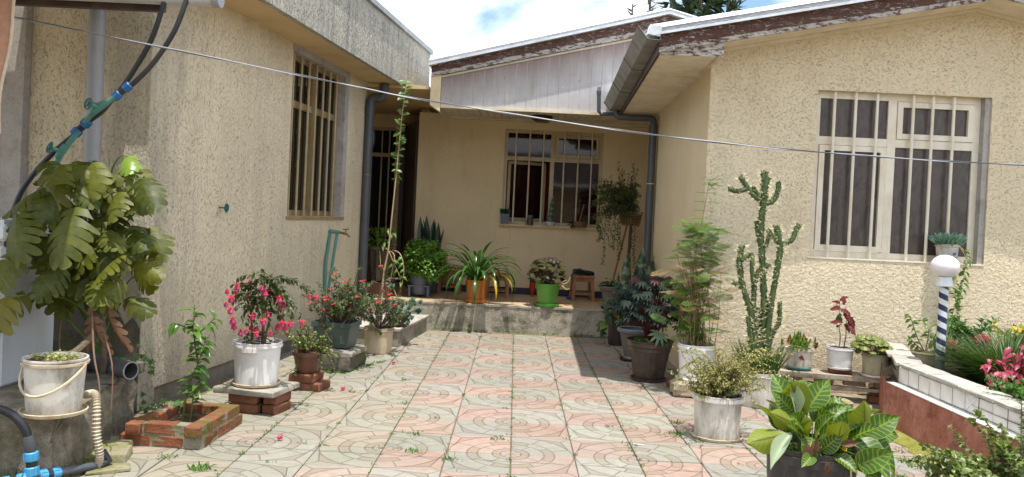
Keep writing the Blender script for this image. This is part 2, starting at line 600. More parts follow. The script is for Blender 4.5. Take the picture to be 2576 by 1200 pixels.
m_red_wall = masonry('red_render_rough', (0.29, 0.095, 0.06), (0.48, 0.215, 0.155), 6, 1.0, moss=(0.16, 0.16, 0.03), moss_amt=0.0, c3=(0.10, 0.045, 0.033), bs=30)
m_soil = masonry('soil_dark', (0.055, 0.04, 0.027), (0.11, 0.08, 0.05), 20, 1.0)
m_joint = masonry('joint_grit', (0.13, 0.10, 0.065), (0.22, 0.175, 0.115), 18, 0.8, moss=(0.10, 0.12, 0.03), moss_amt=0.5)
m_earth = masonry('earth_packed', (0.20, 0.16, 0.11), (0.30, 0.25, 0.17), 4, 0.8)
m_mossy_strip = masonry('moss_strip', (0.13, 0.14, 0.022), (0.25, 0.24, 0.05), 9, 1.0, c3=(0.30, 0.24, 0.12))


def b_tile(k, st, p, out):
    v = k.obj(); w = k.pos()
    q = k.sep(k.map(v, (2.5, 2.5, 2.5)))
    x, y = q[0], q[1]
    r = k.m('SQRT', k.m('ADD', k.m('MULTIPLY', x, x), k.m('MULTIPLY', y, y)))
    an = k.m('ARCTAN2', y, x)
    ln = None
    def circ(a):
        return k.m('ABSOLUTE', k.m('SUBTRACT', r, a))
    def seg(a, r0, r1):
        d = k.m('MULTIPLY', k.m('ABSOLUTE', k.m('SUBTRACT', an, a)), r)
        o = k.m('ADD', k.m('LESS_THAN', r, r0), k.m('GREATER_THAN', r, r1))
        return k.m('ADD', d, o)
    ds = [circ(0.165), circ(0.29), circ(0.525), circ(0.69), circ(0.985), seg(0.785, 0, 0.165), seg(0.95, 0.29, 0.525), seg(0.55, 0.525, 0.69), seg(1.12, 0.525, 0.69), seg(0.36, 0.69, 0.985), seg(1.05, 0.69, 0.985)]
    mx = k.m('MAXIMUM', x, y); mn = k.m('MINIMUM', x, y)
    kite = k.m('SUBTRACT', 1.0, k.m('MULTIPLY', mn, 0.22))
    kd = k.m('SUBTRACT', mx, kite)
    outc = k.m('LESS_THAN', r, 0.985)
    ds.append(k.m('ADD', k.m('ABSOLUTE', kd), outc))
    ds.append(k.m('ADD', k.m('MULTIPLY', k.m('ABSOLUTE', k.m('SUBTRACT', x, y)), 0.7), k.m('LESS_THAN', kd, 0.0)))
    for d in ds:
        ln = d if ln is None else k.m('MINIMUM', ln, d)
    wob = k.m('MULTIPLY', k.m('SUBTRACT', k.noise(w, 30, 2), 0.5), 0.012)
    ln = k.m('ADD', ln, wob)
    groove = k.rng(ln, 0.004, 0.012, 1, 0)
    h1 = k.m('MULTIPLY', k.m('GREATER_THAN', r, 0.165), k.m('LESS_THAN', r, 0.29))
    h2 = k.m('MULTIPLY', k.m('MULTIPLY', k.m('GREATER_THAN', r, 0.525), k.m('LESS_THAN', r, 0.69)), k.m('MAXIMUM', k.m('LESS_THAN', an, 0.55), k.m('GREATER_THAN', an, 1.12)))
    h3 = k.m('MULTIPLY', k.m('GREATER_THAN', r, 0.985), k.m('LESS_THAN', kd, 0.0))
    hat = k.m('MAXIMUM', k.m('MAXIMUM', h1, h2), h3)
    hl = k.m('MULTIPLY', k.m('ADD', k.m('MULTIPLY', k.m('SINE', k.m('MULTIPLY', k.m('ADD', x, y), 150.0)), 0.5), 0.5), hat)
    big = k.noise(w, 1.6, 5, 0.65)
    mot = k.noise(w, 16, 6, 0.72)
    col = k.mix(k.rng(mot, 0.28, 0.72), k.mix(1.0, k.ocol(), (0.80, 0.79, 0.77), 'MULTIPLY'), k.mix(1.0, k.ocol(), (1.14, 1.13, 1.10), 'MULTIPLY'))
    col = k.mix(k.rng(k.noise(w, 70, 3), 0.6, 0.75, 0, 0.35), col, (0.20, 0.17, 0.12))
    dust = k.rng(k.noise(k.map(w, loc=(3, 8, 2)), 2.6, 7, 0.72), 0.42, 0.66, 0, 0.5)
    col = k.mix(dust, col, (0.315, 0.28, 0.235))
    spots = k.rng(k.noise(k.map(w, loc=(9, 1, 4)), 7, 7, 0.75), 0.60, 0.70, 0, 0.5)
    col = k.mix(spots, col, (0.17, 0.15, 0.115))
    # algae film in drifts, thickest beside the left wall and by the porch
    wp = k.sep(w)
    lw = k.m('MAXIMUM', k.rng(wp[0], -0.5, -1.5), k.rng(wp[1], 7.8, 10.2, 0, 0.75))
    al = k.rng(k.m('ADD', big, k.m('MULTIPLY', lw, 0.16)), 0.5, 0.72, 0, 0.55)
    col = k.mix(al, col, (0.235, 0.23, 0.175))
    col = k.mix(k.m('MULTIPLY', hat, k.rng(mot, 0.2, 0.8, 0.15, 0.42)), col, (0.25, 0.20, 0.14))
    col = k.mix(k.m('MULTIPLY', hl, 0.3), col, (0.17, 0.12, 0.07))
    col = k.mix(k.m('MULTIPLY', groove, k.rng(k.noise(w, 5, 3), 0.35, 0.65, 0.25, 0.75)), col, (0.14, 0.11, 0.075))
    h = k.m('SUBTRACT', k.m('MULTIPLY', mot, 0.25), k.m('ADD', groove, k.m('MULTIPLY', k.m('ADD', hat, hl), 0.3)))
    st(col=col, rough=0.82, spec=0.3, nrm=k.bump(h, 0.8, 0.007))
m_tile = mk('paving_tile_pressed', b_tile)


def b_ptile(k, st, p, out):
    w = k.pos()
    n = k.noise(w, 10, 6, 0.7)
    col = k.mix(k.rng(n, 0.3, 0.7), (0.40, 0.27, 0.15), (0.56, 0.41, 0.25))
    col = k.mix(k.rng(k.noise(w, 3, 5), 0.52, 0.7, 0, 0.5), col, (0.24, 0.15, 0.08))
    st(col=col, rough=0.6, nrm=k.bump(k.noise(w, 50, 4), 0.3, 0.004))
m_ptile = mk('porch_tile_tan', b_ptile)


def b_peel(k, st, p, out):
    v = k.pos()
    g = k.noise(k.map(v, (1.6, 1.6, 14)), 3.5, 8, 0.75)
    pn = k.noise(k.map(v, (2.2, 2.2, 7)), 4.0, 9, 0.78, 0.4)
    wood = k.mix(k.rng(g, 0.3, 0.7), (0.10, 0.06, 0.045), (0.30, 0.24, 0.20))
    fl = k.rng(pn, 0.44, 0.47)
    col = k.mix(fl, wood, k.mix(k.rng(g, 0.3, 0.7), (0.065, 0.026, 0.018), (0.115, 0.05, 0.038)))
    wh = k.rng(k.noise(k.map(v, (3, 3, 9), (5, 1, 3)), 5.0, 9, 0.8), 0.58, 0.60)
    col = k.mix(k.m('MULTIPLY', wh, 0.9), col, (0.58, 0.54, 0.50))
    st(col=col, rough=0.8, nrm=k.bump(k.m('ADD', k.m('MULTIPLY', fl, 0.6), g), 0.7, 0.006))
m_peel = mk('barge_board_peeling_brown', b_peel)
def b_peel2(k, st, p, out):
    v = k.pos()
    g = k.noise(k.map(v, (1.6, 1.6, 14)), 3.5, 8, 0.75)
    col = k.mix(k.rng(g, 0.3, 0.7), (0.33, 0.29, 0.25), (0.55, 0.52, 0.48))
    wh = k.rng(k.noise(k.map(v, (3, 3, 9), (5, 1, 3)), 4.0, 9, 0.8), 0.5, 0.54)
    col = k.mix(wh, col, (0.085, 0.04, 0.03))
    st(col=col, rough=0.8, nrm=k.bump(g, 0.7, 0.006))
m_peel_pale = mk('barge_lip_bare_wood', b_peel2)

m_brown = plain('fascia_brown_paint', (0.05, 0.026, 0.022), 0.5, dirt=(0.12, 0.09, 0.07))
m_zinc = plain('roof_zinc', (0.62, 0.64, 0.66), 0.42, 0.55, 0.12, 8, dirt=(0.36, 0.36, 0.36), dirt_amt=0.5)
m_zinc_grey = plain('roof_zinc_dull', (0.30, 0.31, 0.32), 0.5, 0.3, 0.2, 8, dirt=(0.5, 0.5, 0.5))
m_gutter = plain('gutter_galvanised_dull', (0.33, 0.33, 0.31), 0.5, 0.35, 0.18, 9, dirt=(0.17, 0.155, 0.125), dirt_amt=0.7)
m_clad = plain('cladding_faded_paint', (0.50, 0.44, 0.40), 0.6, 0, 0.07, 12, dirt=(0.34, 0.28, 0.25), dirt_amt=0.5, dscale=4)
def b_clad(k, st, p, out):
    v = k.pos()
    col = k.mix(k.rng(k.noise(v, 3, 6, 0.7), 0.35, 0.7), (0.42, 0.405, 0.40), (0.53, 0.525, 0.525))
    col = k.mix(k.rng(k.noise(k.map(v, (9, 9, 0.6)), 1, 5), 0.55, 0.7, 0, 0.4), col, (0.32, 0.25, 0.22))
    dots = k.rng(k.voro(v, 13), 0.06, 0.1, 1, 0)
    dots = k.m('MULTIPLY', dots, k.rng(k.noise(v, 2.2, 3), 0.47, 0.55))
    col = k.mix(dots, col, (0.06, 0.05, 0.045))
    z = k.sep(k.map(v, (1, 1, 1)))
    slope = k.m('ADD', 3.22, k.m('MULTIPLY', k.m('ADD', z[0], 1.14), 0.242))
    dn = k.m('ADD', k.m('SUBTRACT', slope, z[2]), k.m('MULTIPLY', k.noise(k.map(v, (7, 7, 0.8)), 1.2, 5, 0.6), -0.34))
    col = k.mix(k.rng(dn, -0.12, 0.30, 0.75, 0), col, (0.17, 0.09, 0.065))      # browner towards the barge board, fading down in uneven streaks
    st(col=col, rough=0.62)
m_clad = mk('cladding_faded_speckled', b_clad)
m_soffit = plain('soffit_board_cream', (0.74, 0.66, 0.53), 0.65, 0, 0.06, 6, dirt=(0.45, 0.34, 0.2), dirt_amt=0.4)
m_trim = plain('trim_cream', (0.66, 0.58, 0.43), 0.6, 0, 0.08, 10, dirt=(0.42, 0.33, 0.22))
m_frame_cream = plain('window_frame_cream', (0.74, 0.69, 0.57), 0.45, 0, 0.05, 8, dirt=(0.50, 0.36, 0.20), dirt_amt=0.4, dscale=7)
m_frame_tan = plain('window_frame_tan', (0.50, 0.41, 0.26), 0.5, 0, 0.1, 8, dirt=(0.30, 0.20, 0.1))
m_frame_olive = plain('window_frame_olive', (0.29, 0.22, 0.115), 0.5, 0, 0.12, 9, dirt=(0.20, 0.13, 0.06))
m_bar_olive = plain('window_bar_ochre', (0.40, 0.32, 0.18), 0.5, 0, 0.1, 9, dirt=(0.22, 0.14, 0.07))
def glassy(name, c, rough=0.06, var=0.3, spec=0.4):
    def b(k, st, p, out):
        v = k.pos()
        w = k.noise(k.map(v, (2.5, 2.5, 1.0), rot=(0, 0.5, 0)), 4, 5, 0.65, 1.5)
        col = k.mix(k.rng(w, 0.35, 0.7), tuple(x * (1 - var) for x in c), tuple(x * (1 + var) for x in c))
        st(col=col, rough=rough, spec=spec, nrm=k.bump(k.noise(v, 3, 2), 0.04, 0.01))
    return mk(name, b)
m_pane_brown = glassy('window_pane_filmed_brown', (0.088, 0.072, 0.064), 0.22, 0.35, 0.3)
m_pane_wine = glassy('window_pane_dark_wine', (0.018, 0.006, 0.006), 0.04)
m_pane_dark = glassy('window_pane_black', (0.010, 0.009, 0.008), 0.05)
m_curtain = plain('curtain_red', (0.16, 0.012, 0.014), 0.8)
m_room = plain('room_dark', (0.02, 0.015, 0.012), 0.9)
m_navy = plain('skirting_navy', (0.016, 0.02, 0.04), 0.5)
m_door_brown = plain('door_brown_metal', (0.06, 0.032, 0.026), 0.5, dirt=(0.02, 0.02, 0.02))
m_pvc = plain('pipe_grey_pvc', (0.30, 0.31, 0.33), 0.42, 0, 0.06, 5, dirt=(0.22, 0.21, 0.20))
m_pvc_dark = plain('downpipe_slate', (0.062, 0.07, 0.085), 0.42, 0, 0.12, 5, dirt=(0.12, 0.11, 0.10))
m_pvc_pale = plain('gutter_pale_plastic', (0.50, 0.52, 0.54), 0.4, dirt=(0.35, 0.34, 0.33))
m_hose_black = plain('hose_black', (0.017, 0.018, 0.024), 0.38, dirt=(0.06, 0.055, 0.05))
m_blue = plain('coupling_blue', (0.025, 0.13, 0.33), 0.4)
m_blue_sun = plain('coupling_bright_blue', (0.06, 0.30, 0.55), 0.42)
m_teal = plain('pipe_teal_green', (0.07, 0.24, 0.20), 0.4, dirt=(0.05, 0.1, 0.09))
m_teal_dark = plain('handwheel_green', (0.012, 0.11, 0.10), 0.35)
m_brass = plain('tap_old_brass', (0.28, 0.19, 0.09), 0.4, 0.7)
m_conduit = plain('conduit_ribbed_cream', (0.52, 0.46, 0.34), 0.5, dirt=(0.26, 0.19, 0.1))
m_white_pl = plain('bucket_white_plastic', (0.76, 0.755, 0.74), 0.38, 0, 0.04, 6, dirt=(0.50, 0.45, 0.37), dirt_amt=0.4, dscale=6)
m_white_old = plain('bucket_white_stained', (0.62, 0.59, 0.53), 0.5, 0, 0.08, 6, dirt=(0.20, 0.17, 0.125), dirt_amt=0.9, dscale=9)
m_beige_pl = plain('bucket_beige_plastic', (0.52, 0.44, 0.30), 0.5, 0, 0.08, 6, dirt=(0.27, 0.17, 0.075), dirt_amt=0.8, dscale=7)
m_khaki_pl = plain('bucket_khaki_plastic', (0.42, 0.39, 0.25), 0.5, 0, 0.08, 6, dirt=(0.24, 0.19, 0.09), dirt_amt=0.7, dscale=9)
m_fridge = plain('chest_white_enamel', (0.62, 0.65, 0.68), 0.35, 0, 0.04, 3, dirt=(0.45, 0.44, 0.41), dirt_amt=0.35)
m_cloth = plain('towel_salmon', (0.50, 0.28, 0.20), 0.95, 0, 0.12, 30, 0.6, 160)
m_cloth_cream = plain('towel_cream_hem', (0.62, 0.52, 0.40), 0.95, 0, 0.1, 30, 0.4, 160)
m_wire = plain('wire_twisted_grey', (0.33, 0.34, 0.37), 0.45, 0.2)
m_terra = plain('terracotta_dark', (0.16, 0.065, 0.04), 0.6, 0, 0.2, 10, dirt=(0.06, 0.035, 0.025))
m_greenpl = plain('planter_box_grey_green', (0.055, 0.085, 0.075), 0.45, 0, 0.12, 8, dirt=(0.13, 0.15, 0.12))
m_brownpot = plain('pot_dark_brown', (0.035, 0.02, 0.016), 0.4, 0, 0.15)
m_bronze = plain('pot_bronze_plastic', (0.050, 0.038, 0.034), 0.4, 0.1, 0.25, 12, dirt=(0.15, 0.095, 0.055), dirt_amt=0.7, dscale=8)
m_urn_grey = plain('urn_grey_brown', (0.15, 0.125, 0.105), 0.55, 0, 0.25, 14, dirt=(0.28, 0.25, 0.22))
m_urn_rim = plain('urn_rim_slate_blue', (0.16, 0.19, 0.22), 0.45)
m_orange = plain('pot_orange_glaze', (0.50, 0.17, 0.02), 0.35, 0, 0.06, 5, dirt=(0.22, 0.08, 0.03), dirt_amt=0.5)
m_lime = plain('pot_lime_green', (0.13, 0.34, 0.055), 0.35, 0, 0.05, 5)
m_lime_d = plain('saucer_leaf_green', (0.10, 0.33, 0.05), 0.35)
m_bluegrey = plain('pot_blue_grey', (0.09, 0.115, 0.16), 0.45)
m_tealsauc = plain('saucer_teal', (0.04, 0.19, 0.17), 0.4)
m_wood = plain('stool_wood_orange', (0.33, 0.145, 0.055), 0.55, 0, 0.25, 22, 0.3, 50, dirt=(0.13, 0.055, 0.025))
m_plank = masonry('plank_weathered', (0.24, 0.19, 0.14), (0.48, 0.42, 0.34), 6, 0.9, c3=(0.14, 0.10, 0.07), bs=20)
m_barrel = plain('barrel_black_stave', (0.028, 0.027, 0.029), 0.5, 0, 0.3, 16, 0.6, 24, dirt=(0.10, 0.09, 0.08), dirt_amt=0.6, dscale=14)
m_red = plain('plastic_red', (0.42, 0.02, 0.015), 0.4)
m_black = plain('shoe_black_leather', (0.012, 0.012, 0.014), 0.35)
m_bluecap = plain('bottle_cap_blue', (0.02, 0.05, 0.4), 0.4)
m_opal = mk('lamp_globe_opal', lambda k, st, p, out: st(col=(0.80, 0.76, 0.80), rough=0.25, sss=0.15))
m_collar = plain('lamp_collar_white', (0.66, 0.69, 0.70), 0.45)
def b_barber(k, st, p, out):
    v = k.sep(k.obj())
    an = k.m('ARCTAN2', v[1], v[0])
    t = k.m('FRACT', k.m('ADD', k.m('MULTIPLY', v[2], 11.2), k.m('DIVIDE', an, 2 * math.pi)))
    col = k.mix(k.rng(t, 0.49, 0.52), (0.016, 0.023, 0.075), (0.62, 0.65, 0.67))
    col = k.mix(k.rng(k.noise(k.obj(), 20, 5), 0.6, 0.7, 0, 0.4), col, (0.2, 0.2, 0.2))
    bare = k.m('MAXIMUM', k.rng(v[2], 0.115, 0.125, 1, 0), k.rng(v[2], 0.665, 0.672))
    col = k.mix(bare, col, (0.17, 0.18, 0.19))
    st(col=col, rough=0.4)
m_barber = mk('lamp_post_blue_white_spiral', b_barber)
m_wtile = plain('tile_white_glazed', (0.72, 0.70, 0.66), 0.2, 0, 0.05, 6, dirt=(0.40, 0.37, 0.31), dirt_amt=0.4, dscale=9)
m_wtile_pat = plain('tile_white_raised_cross', (0.68, 0.68, 0.67), 0.18, 0, 0.04, 6)
m_cap = masonry('cap_slab_grey', (0.34, 0.32, 0.28), (0.50, 0.47, 0.42), 7, 0.5, c3=(0.22, 0.20, 0.17))
m_lightfit = plain('ceiling_lamp_dark', (0.05, 0.02, 0.015), 0.35)
m_glassjar = glassy('jar_glass_dim', (0.10, 0.09, 0.07), 0.08)
m_wicker = plain('wicker_tan', (0.22, 0.12, 0.05), 0.7, 0, 0.3, 40)
m_bowl_white = plain('bowl_pale_blue', (0.50, 0.54, 0.60), 0.35)
m_label = plain('print_panel_grey', (0.42, 0.42, 0.42), 0.5)
m_print_blue = plain('print_blue', (0.035, 0.085, 0.22), 0.5)
m_twig = plain('twig_brown', (0.17, 0.10, 0.065), 0.8, 0, 0.3, 20)
m_twig_grey = plain('stem_thorny_grey', (0.21, 0.155, 0.135), 0.8, 0, 0.3, 20)
m_stem_green = plain('stem_green', (0.09, 0.14, 0.03), 0.6, 0, 0.25, 20)
m_stem_straw = plain('stem_straw', (0.42, 0.33, 0.17), 0.7, 0, 0.2, 20)
m_twig_straw = plain('stem_dry_tan', (0.27, 0.19, 0.09), 0.8, 0, 0.3, 20)
m_bark = masonry('bark', (0.10, 0.075, 0.05), (0.19, 0.145, 0.10), 12, 1.0)
m_spine = plain('spine_cream', (0.62, 0.55, 0.33), 0.6)

m_l_mon = leafmat('leaf_monstera', (0.026, 0.052, 0.008), (0.20, 0.205, 0.02), 0.42, 0.5, spot=None)
m_l_mon_dead = leafmat('leaf_monstera_dead', (0.09, 0.04, 0.02), (0.20, 0.10, 0.05), 0.2, 0.7)
m_l_mon_new = leafmat('leaf_monstera_young', (0.22, 0.34, 0.05), (0.28, 0.42, 0.07), 0.45, 0.3)
m_l_mon_yel = leafmat('leaf_monstera_yellowing', (0.15, 0.135, 0.012), (0.24, 0.19, 0.02), 0.4, 0.35)
m_l_cit = leafmat('leaf_citrus', (0.045, 0.13, 0.022), (0.14, 0.28, 0.035), 0.35, 0.28)
m_l_fuch = leafmat('leaf_fuchsia', (0.035, 0.065, 0.02), (0.10, 0.13, 0.035), 0.3, 0.45, by='pos', scale=14)
m_l_jade = leafmat('leaf_jade_small', (0.085, 0.15, 0.03), (0.24, 0.29, 0.075), 0.25, 0.35, by='pos', scale=22)
m_l_thorn = leafmat('leaf_crown_of_thorns', (0.04, 0.08, 0.02), (0.12, 0.17, 0.045), 0.3, 0.45, by='pos', scale=18)
m_l_eche = leafmat('leaf_echeveria', (0.10, 0.20, 0.155), (0.19, 0.31, 0.235), 0.15, 0.5, edge=(0.33, 0.42, 0.34))
m_l_bush = leafmat('leaf_bush_bright', (0.09, 0.21, 0.03), (0.22, 0.38, 0.06), 0.35, 0.5, by='pos', scale=10)
m_l_vine = leafmat('leaf_tall_vine', (0.075, 0.16, 0.035), (0.16, 0.27, 0.07), 0.35, 0.4)
m_l_yellow = leafmat('leaf_yellowed', (0.42, 0.33, 0.06), (0.52, 0.42, 0.10), 0.35, 0.5)
m_l_syng = leafmat('leaf_pointed_green', (0.06, 0.14, 0.02), (0.15, 0.24, 0.035), 0.35, 0.4)
def b_snake(k, st, p, out):
    u = k.sep(k.uv())
    w = k.m('ADD', k.m('MULTIPLY', u[1], 20.0), k.m('MULTIPLY', k.noise(k.obj(), 30, 3), 3.0))
    s = k.rng(k.m('SINE', k.m('MULTIPLY', w, 3.0)), -0.2, 0.5)
    col = k.mix(s, (0.022, 0.052, 0.025), (0.14, 0.19, 0.12))
    au = k.m('ABSOLUTE', k.m('SUBTRACT', u[0], 0.5))
    st(col=col, rough=0.4)
m_l_snake = mk('leaf_snake_plant_banded', b_snake)
m_l_snake_d = plain('leaf_snake_plant_dark', (0.022, 0.05, 0.03), 0.4, 0, 0.3, 20)
m_l_agap = leafmat('leaf_strap_green', (0.022, 0.075, 0.018), (0.06, 0.15, 0.03), 0.3, 0.25, vein=(0.13, 0.26, 0.07))
m_l_agap_y = leafmat('leaf_strap_yellow', (0.55, 0.36, 0.03), (0.60, 0.42, 0.05), 0.3, 0.4)
m_l_geran = leafmat('leaf_begonia_bronze_edge', (0.04, 0.045, 0.016), (0.09, 0.085, 0.028), 0.3, 0.6, edge=(0.11, 0.04, 0.022), spec=0.15)
m_l_geran_d = leafmat('leaf_begonia_dark', (0.03, 0.028, 0.017), (0.06, 0.04, 0.02), 0.25, 0.5)
m_l_dark = leafmat('leaf_begonia_blackish', (0.007, 0.016, 0.011), (0.020, 0.036, 0.025), 0.12, 0.6, vein=(0.035, 0.055, 0.042), back=(0.05, 0.012, 0.012), spec=0.2)
m_l_dark_red = leafmat('leaf_begonia_maroon', (0.075, 0.012, 0.012), (0.16, 0.028, 0.024), 0.3, 0.5)
m_l_dark_pale = leafmat('leaf_begonia_silver', (0.15, 0.24, 0.14), (0.20, 0.30, 0.18), 0.2, 0.3, vein=(0.07, 0.10, 0.05))
m_l_heart = leafmat('leaf_heart_dark', (0.022, 0.065, 0.03), (0.05, 0.11, 0.045), 0.3, 0.4)
m_l_heart_y = leafmat('leaf_heart_yellow_green', (0.17, 0.23, 0.03), (0.26, 0.29, 0.04), 0.35, 0.4)
m_l_hang = leafmat('leaf_hanging_vine', (0.028, 0.055, 0.014), (0.10, 0.14, 0.04), 0.3, 0.5, by='pos', scale=9)
m_l_asp = leafmat('leaf_asparagus_fern', (0.05, 0.13, 0.012), (0.16, 0.29, 0.03), 0.35, 0.5, by='pos', scale=5)
m_l_asp_dry = leafmat('leaf_asparagus_dry', (0.30, 0.19, 0.08), (0.44, 0.32, 0.15), 0.3, 0.7, by='pos', scale=5)
m_cactus = plain('cactus_skin', (0.055, 0.088, 0.024), 0.55, 0, 0.35, 14, 0.6, 30)
m_l_wiry = leafmat('leaf_wiry_shrub', (0.19, 0.23, 0.05), (0.40, 0.40, 0.12), 0.3, 0.5, by='pos', scale=12)
m_l_sedum = leafmat('leaf_sedum', (0.10, 0.20, 0.022), (0.22, 0.33, 0.04), 0.2, 0.4, by='pos', scale=26)
m_l_sedum_r = leafmat('leaf_sedum_red_tip', (0.22, 0.08, 0.03), (0.42, 0.09, 0.055), 0.2, 0.4, by='pos', scale=26)
m_l_beet = leafmat('leaf_maroon', (0.11, 0.015, 0.013), (0.20, 0.04, 0.03), 0.35, 0.3)
m_l_beet_g = leafmat('leaf_maroon_green', (0.06, 0.10, 0.035), (0.12, 0.14, 0.06), 0.3, 0.35)
m_l_lobed = leafmat('leaf_scalloped_olive', (0.10, 0.15, 0.025), (0.22, 0.25, 0.055), 0.25, 0.45, edge=(0.15, 0.08, 0.02), vein=(0.27, 0.30, 0.11))
def b_cala(k, st, p, out):
    u = k.sep(k.uv())
    au = k.m('ABSOLUTE', k.m('SUBTRACT', u[0], 0.5))
    wv = k.m('ADD', k.m('MULTIPLY', k.noise(k.obj(), 6, 3), 0.9), k.m('MULTIPLY', k.rnd(), 3.0))
    ph = k.m('FRACT', k.m('ADD', k.m('SUBTRACT', k.m('MULTIPLY', u[1], 8.5), k.m('MULTIPLY', au, 3.2)), wv))
    sv = k.m('ABSOLUTE', k.m('SUBTRACT', ph, 0.5))
    wid = k.m('SUBTRACT', 0.16, k.m('MULTIPLY', au, 0.14))
    stp = k.rng(k.m('SUBTRACT', sv, wid), -0.07, 0.07, 0.9, 0)
    mid = k.rng(au, 0.025, 0.05, 1, 0)
    lime = k.m('MAXIMUM', k.m('MAXIMUM', stp, mid), k.rng(au, 0.465, 0.485))
    g = k.mix(k.rnd(), (0.022, 0.085, 0.012), (0.05, 0.14, 0.018))
    top = k.mix(lime, g, (0.24, 0.33, 0.03))
    bk = k.mix(k.m('MULTIPLY', stp, 0.6), (0.20, 0.25, 0.025), (0.30, 0.34, 0.045))
    bk = k.mix(mid, bk, (0.10, 0.12, 0.015))
    col = k.mix(k.back(), top, bk)
    col = k.mix(k.rng(k.noise(k.map(k.obj(), loc=(k_off, 1, 2)), 7, 5, 0.7), 0.62, 0.70, 0, 0.7), col, (0.25, 0.14, 0.05))
    col = k.mix(k.rng(k.noise(k.obj(), 14, 5, 0.7), 0.4, 0.7, 0, 0.28), col, (0.16, 0.19, 0.05))
    st(col=col, rough=0.42)
    tr = k.N.new('ShaderNodeBsdfTranslucent'); k.put(tr.inputs[0], k.mix(1.0, col, (1, 1, 0.3), 'MULTIPLY'))
    ms = k.N.new('ShaderNodeMixShader'); ms.inputs[0].default_value = 0.35
    k.L.new(p.outputs[0], ms.inputs[1]); k.L.new(tr.outputs[0], ms.inputs[2]); k.L.new(ms.outputs[0], out.inputs[0])
k_off = 3.0
m_l_cala = mk('leaf_calathea_zebra', b_cala)
m_l_cala_pale = leafmat('leaf_calathea_pale_back', (0.30, 0.38, 0.24), (0.38, 0.46, 0.30), 0.25, 0.4)
m_l_weed = leafmat('leaf_weed_green', (0.045, 0.14, 0.02), (0.13, 0.26, 0.035), 0.35, 0.5, by='pos', scale=9)
m_l_grass = leafmat('leaf_grass_blade', (0.03, 0.08, 0.018), (0.09, 0.155, 0.035), 0.3, 0.45, by='pos', scale=8)
m_l_senec = leafmat('leaf_blue_finger', (0.13, 0.26, 0.21), (0.22, 0.36, 0.28), 0.15, 0.5, by='pos', scale=18)
m_l_ivy = leafmat('leaf_ivy', (0.03, 0.12, 0.03), (0.10, 0.24, 0.05), 0.3, 0.4)
m_l_pink = leafmat('leaf_begonia_crimson', (0.25, 0.022, 0.05), (0.46, 0.06, 0.12), 0.35, 0.4)
m_l_fern = leafmat('leaf_fern_green', (0.03, 0.11, 0.018), (0.10, 0.23, 0.035), 0.35, 0.4, by='pos', scale=10)
m_l_conifer = leafmat('leaf_conifer', (0.012, 0.035, 0.012), (0.04, 0.075, 0.022), 0.15, 0.6, by='pos', scale=1.5)
m_l_conifer_p = leafmat('leaf_conifer_pale', (0.10, 0.12, 0.075), (0.16, 0.19, 0.11), 0.2, 0.6, by='pos', scale=1.5)
m_f_red = leafmat('petal_red', (0.55, 0.02, 0.025), (0.70, 0.05, 0.05), 0.35, 0.5)
m_f_pink = leafmat('petal_fuchsia_pink', (0.62, 0.03, 0.05), (0.75, 0.09, 0.11), 0.3, 0.5, tcol=(1, 0.6, 0.4))
m_f_mag = leafmat('petal_magenta', (0.60, 0.07, 0.20), (0.70, 0.12, 0.28), 0.4, 0.5, tcol=(1, 0.5, 0.7))
m_f_yel = leafmat('petal_yellow', (0.75, 0.50, 0.02), (0.80, 0.58, 0.05), 0.3, 0.5)

# ================================================================== THE SETTING
ground = part('ground', MB().add([(-400, -400, -0.06), (400, -400, -0.06), (400, 400, -0.06), (-400, 400, -0.06)], [(0, 1, 2, 3)]), m_earth, kind='structure')
court = part('courtyard', MB().add([(-3.6, -3.0, -0.012), (4.2, -3.0, -0.012), (4.2, 10.55, -0.012), (-3.6, 10.55, -0.012)], [(0, 1, 2, 3)]), m_joint, kind='structure')

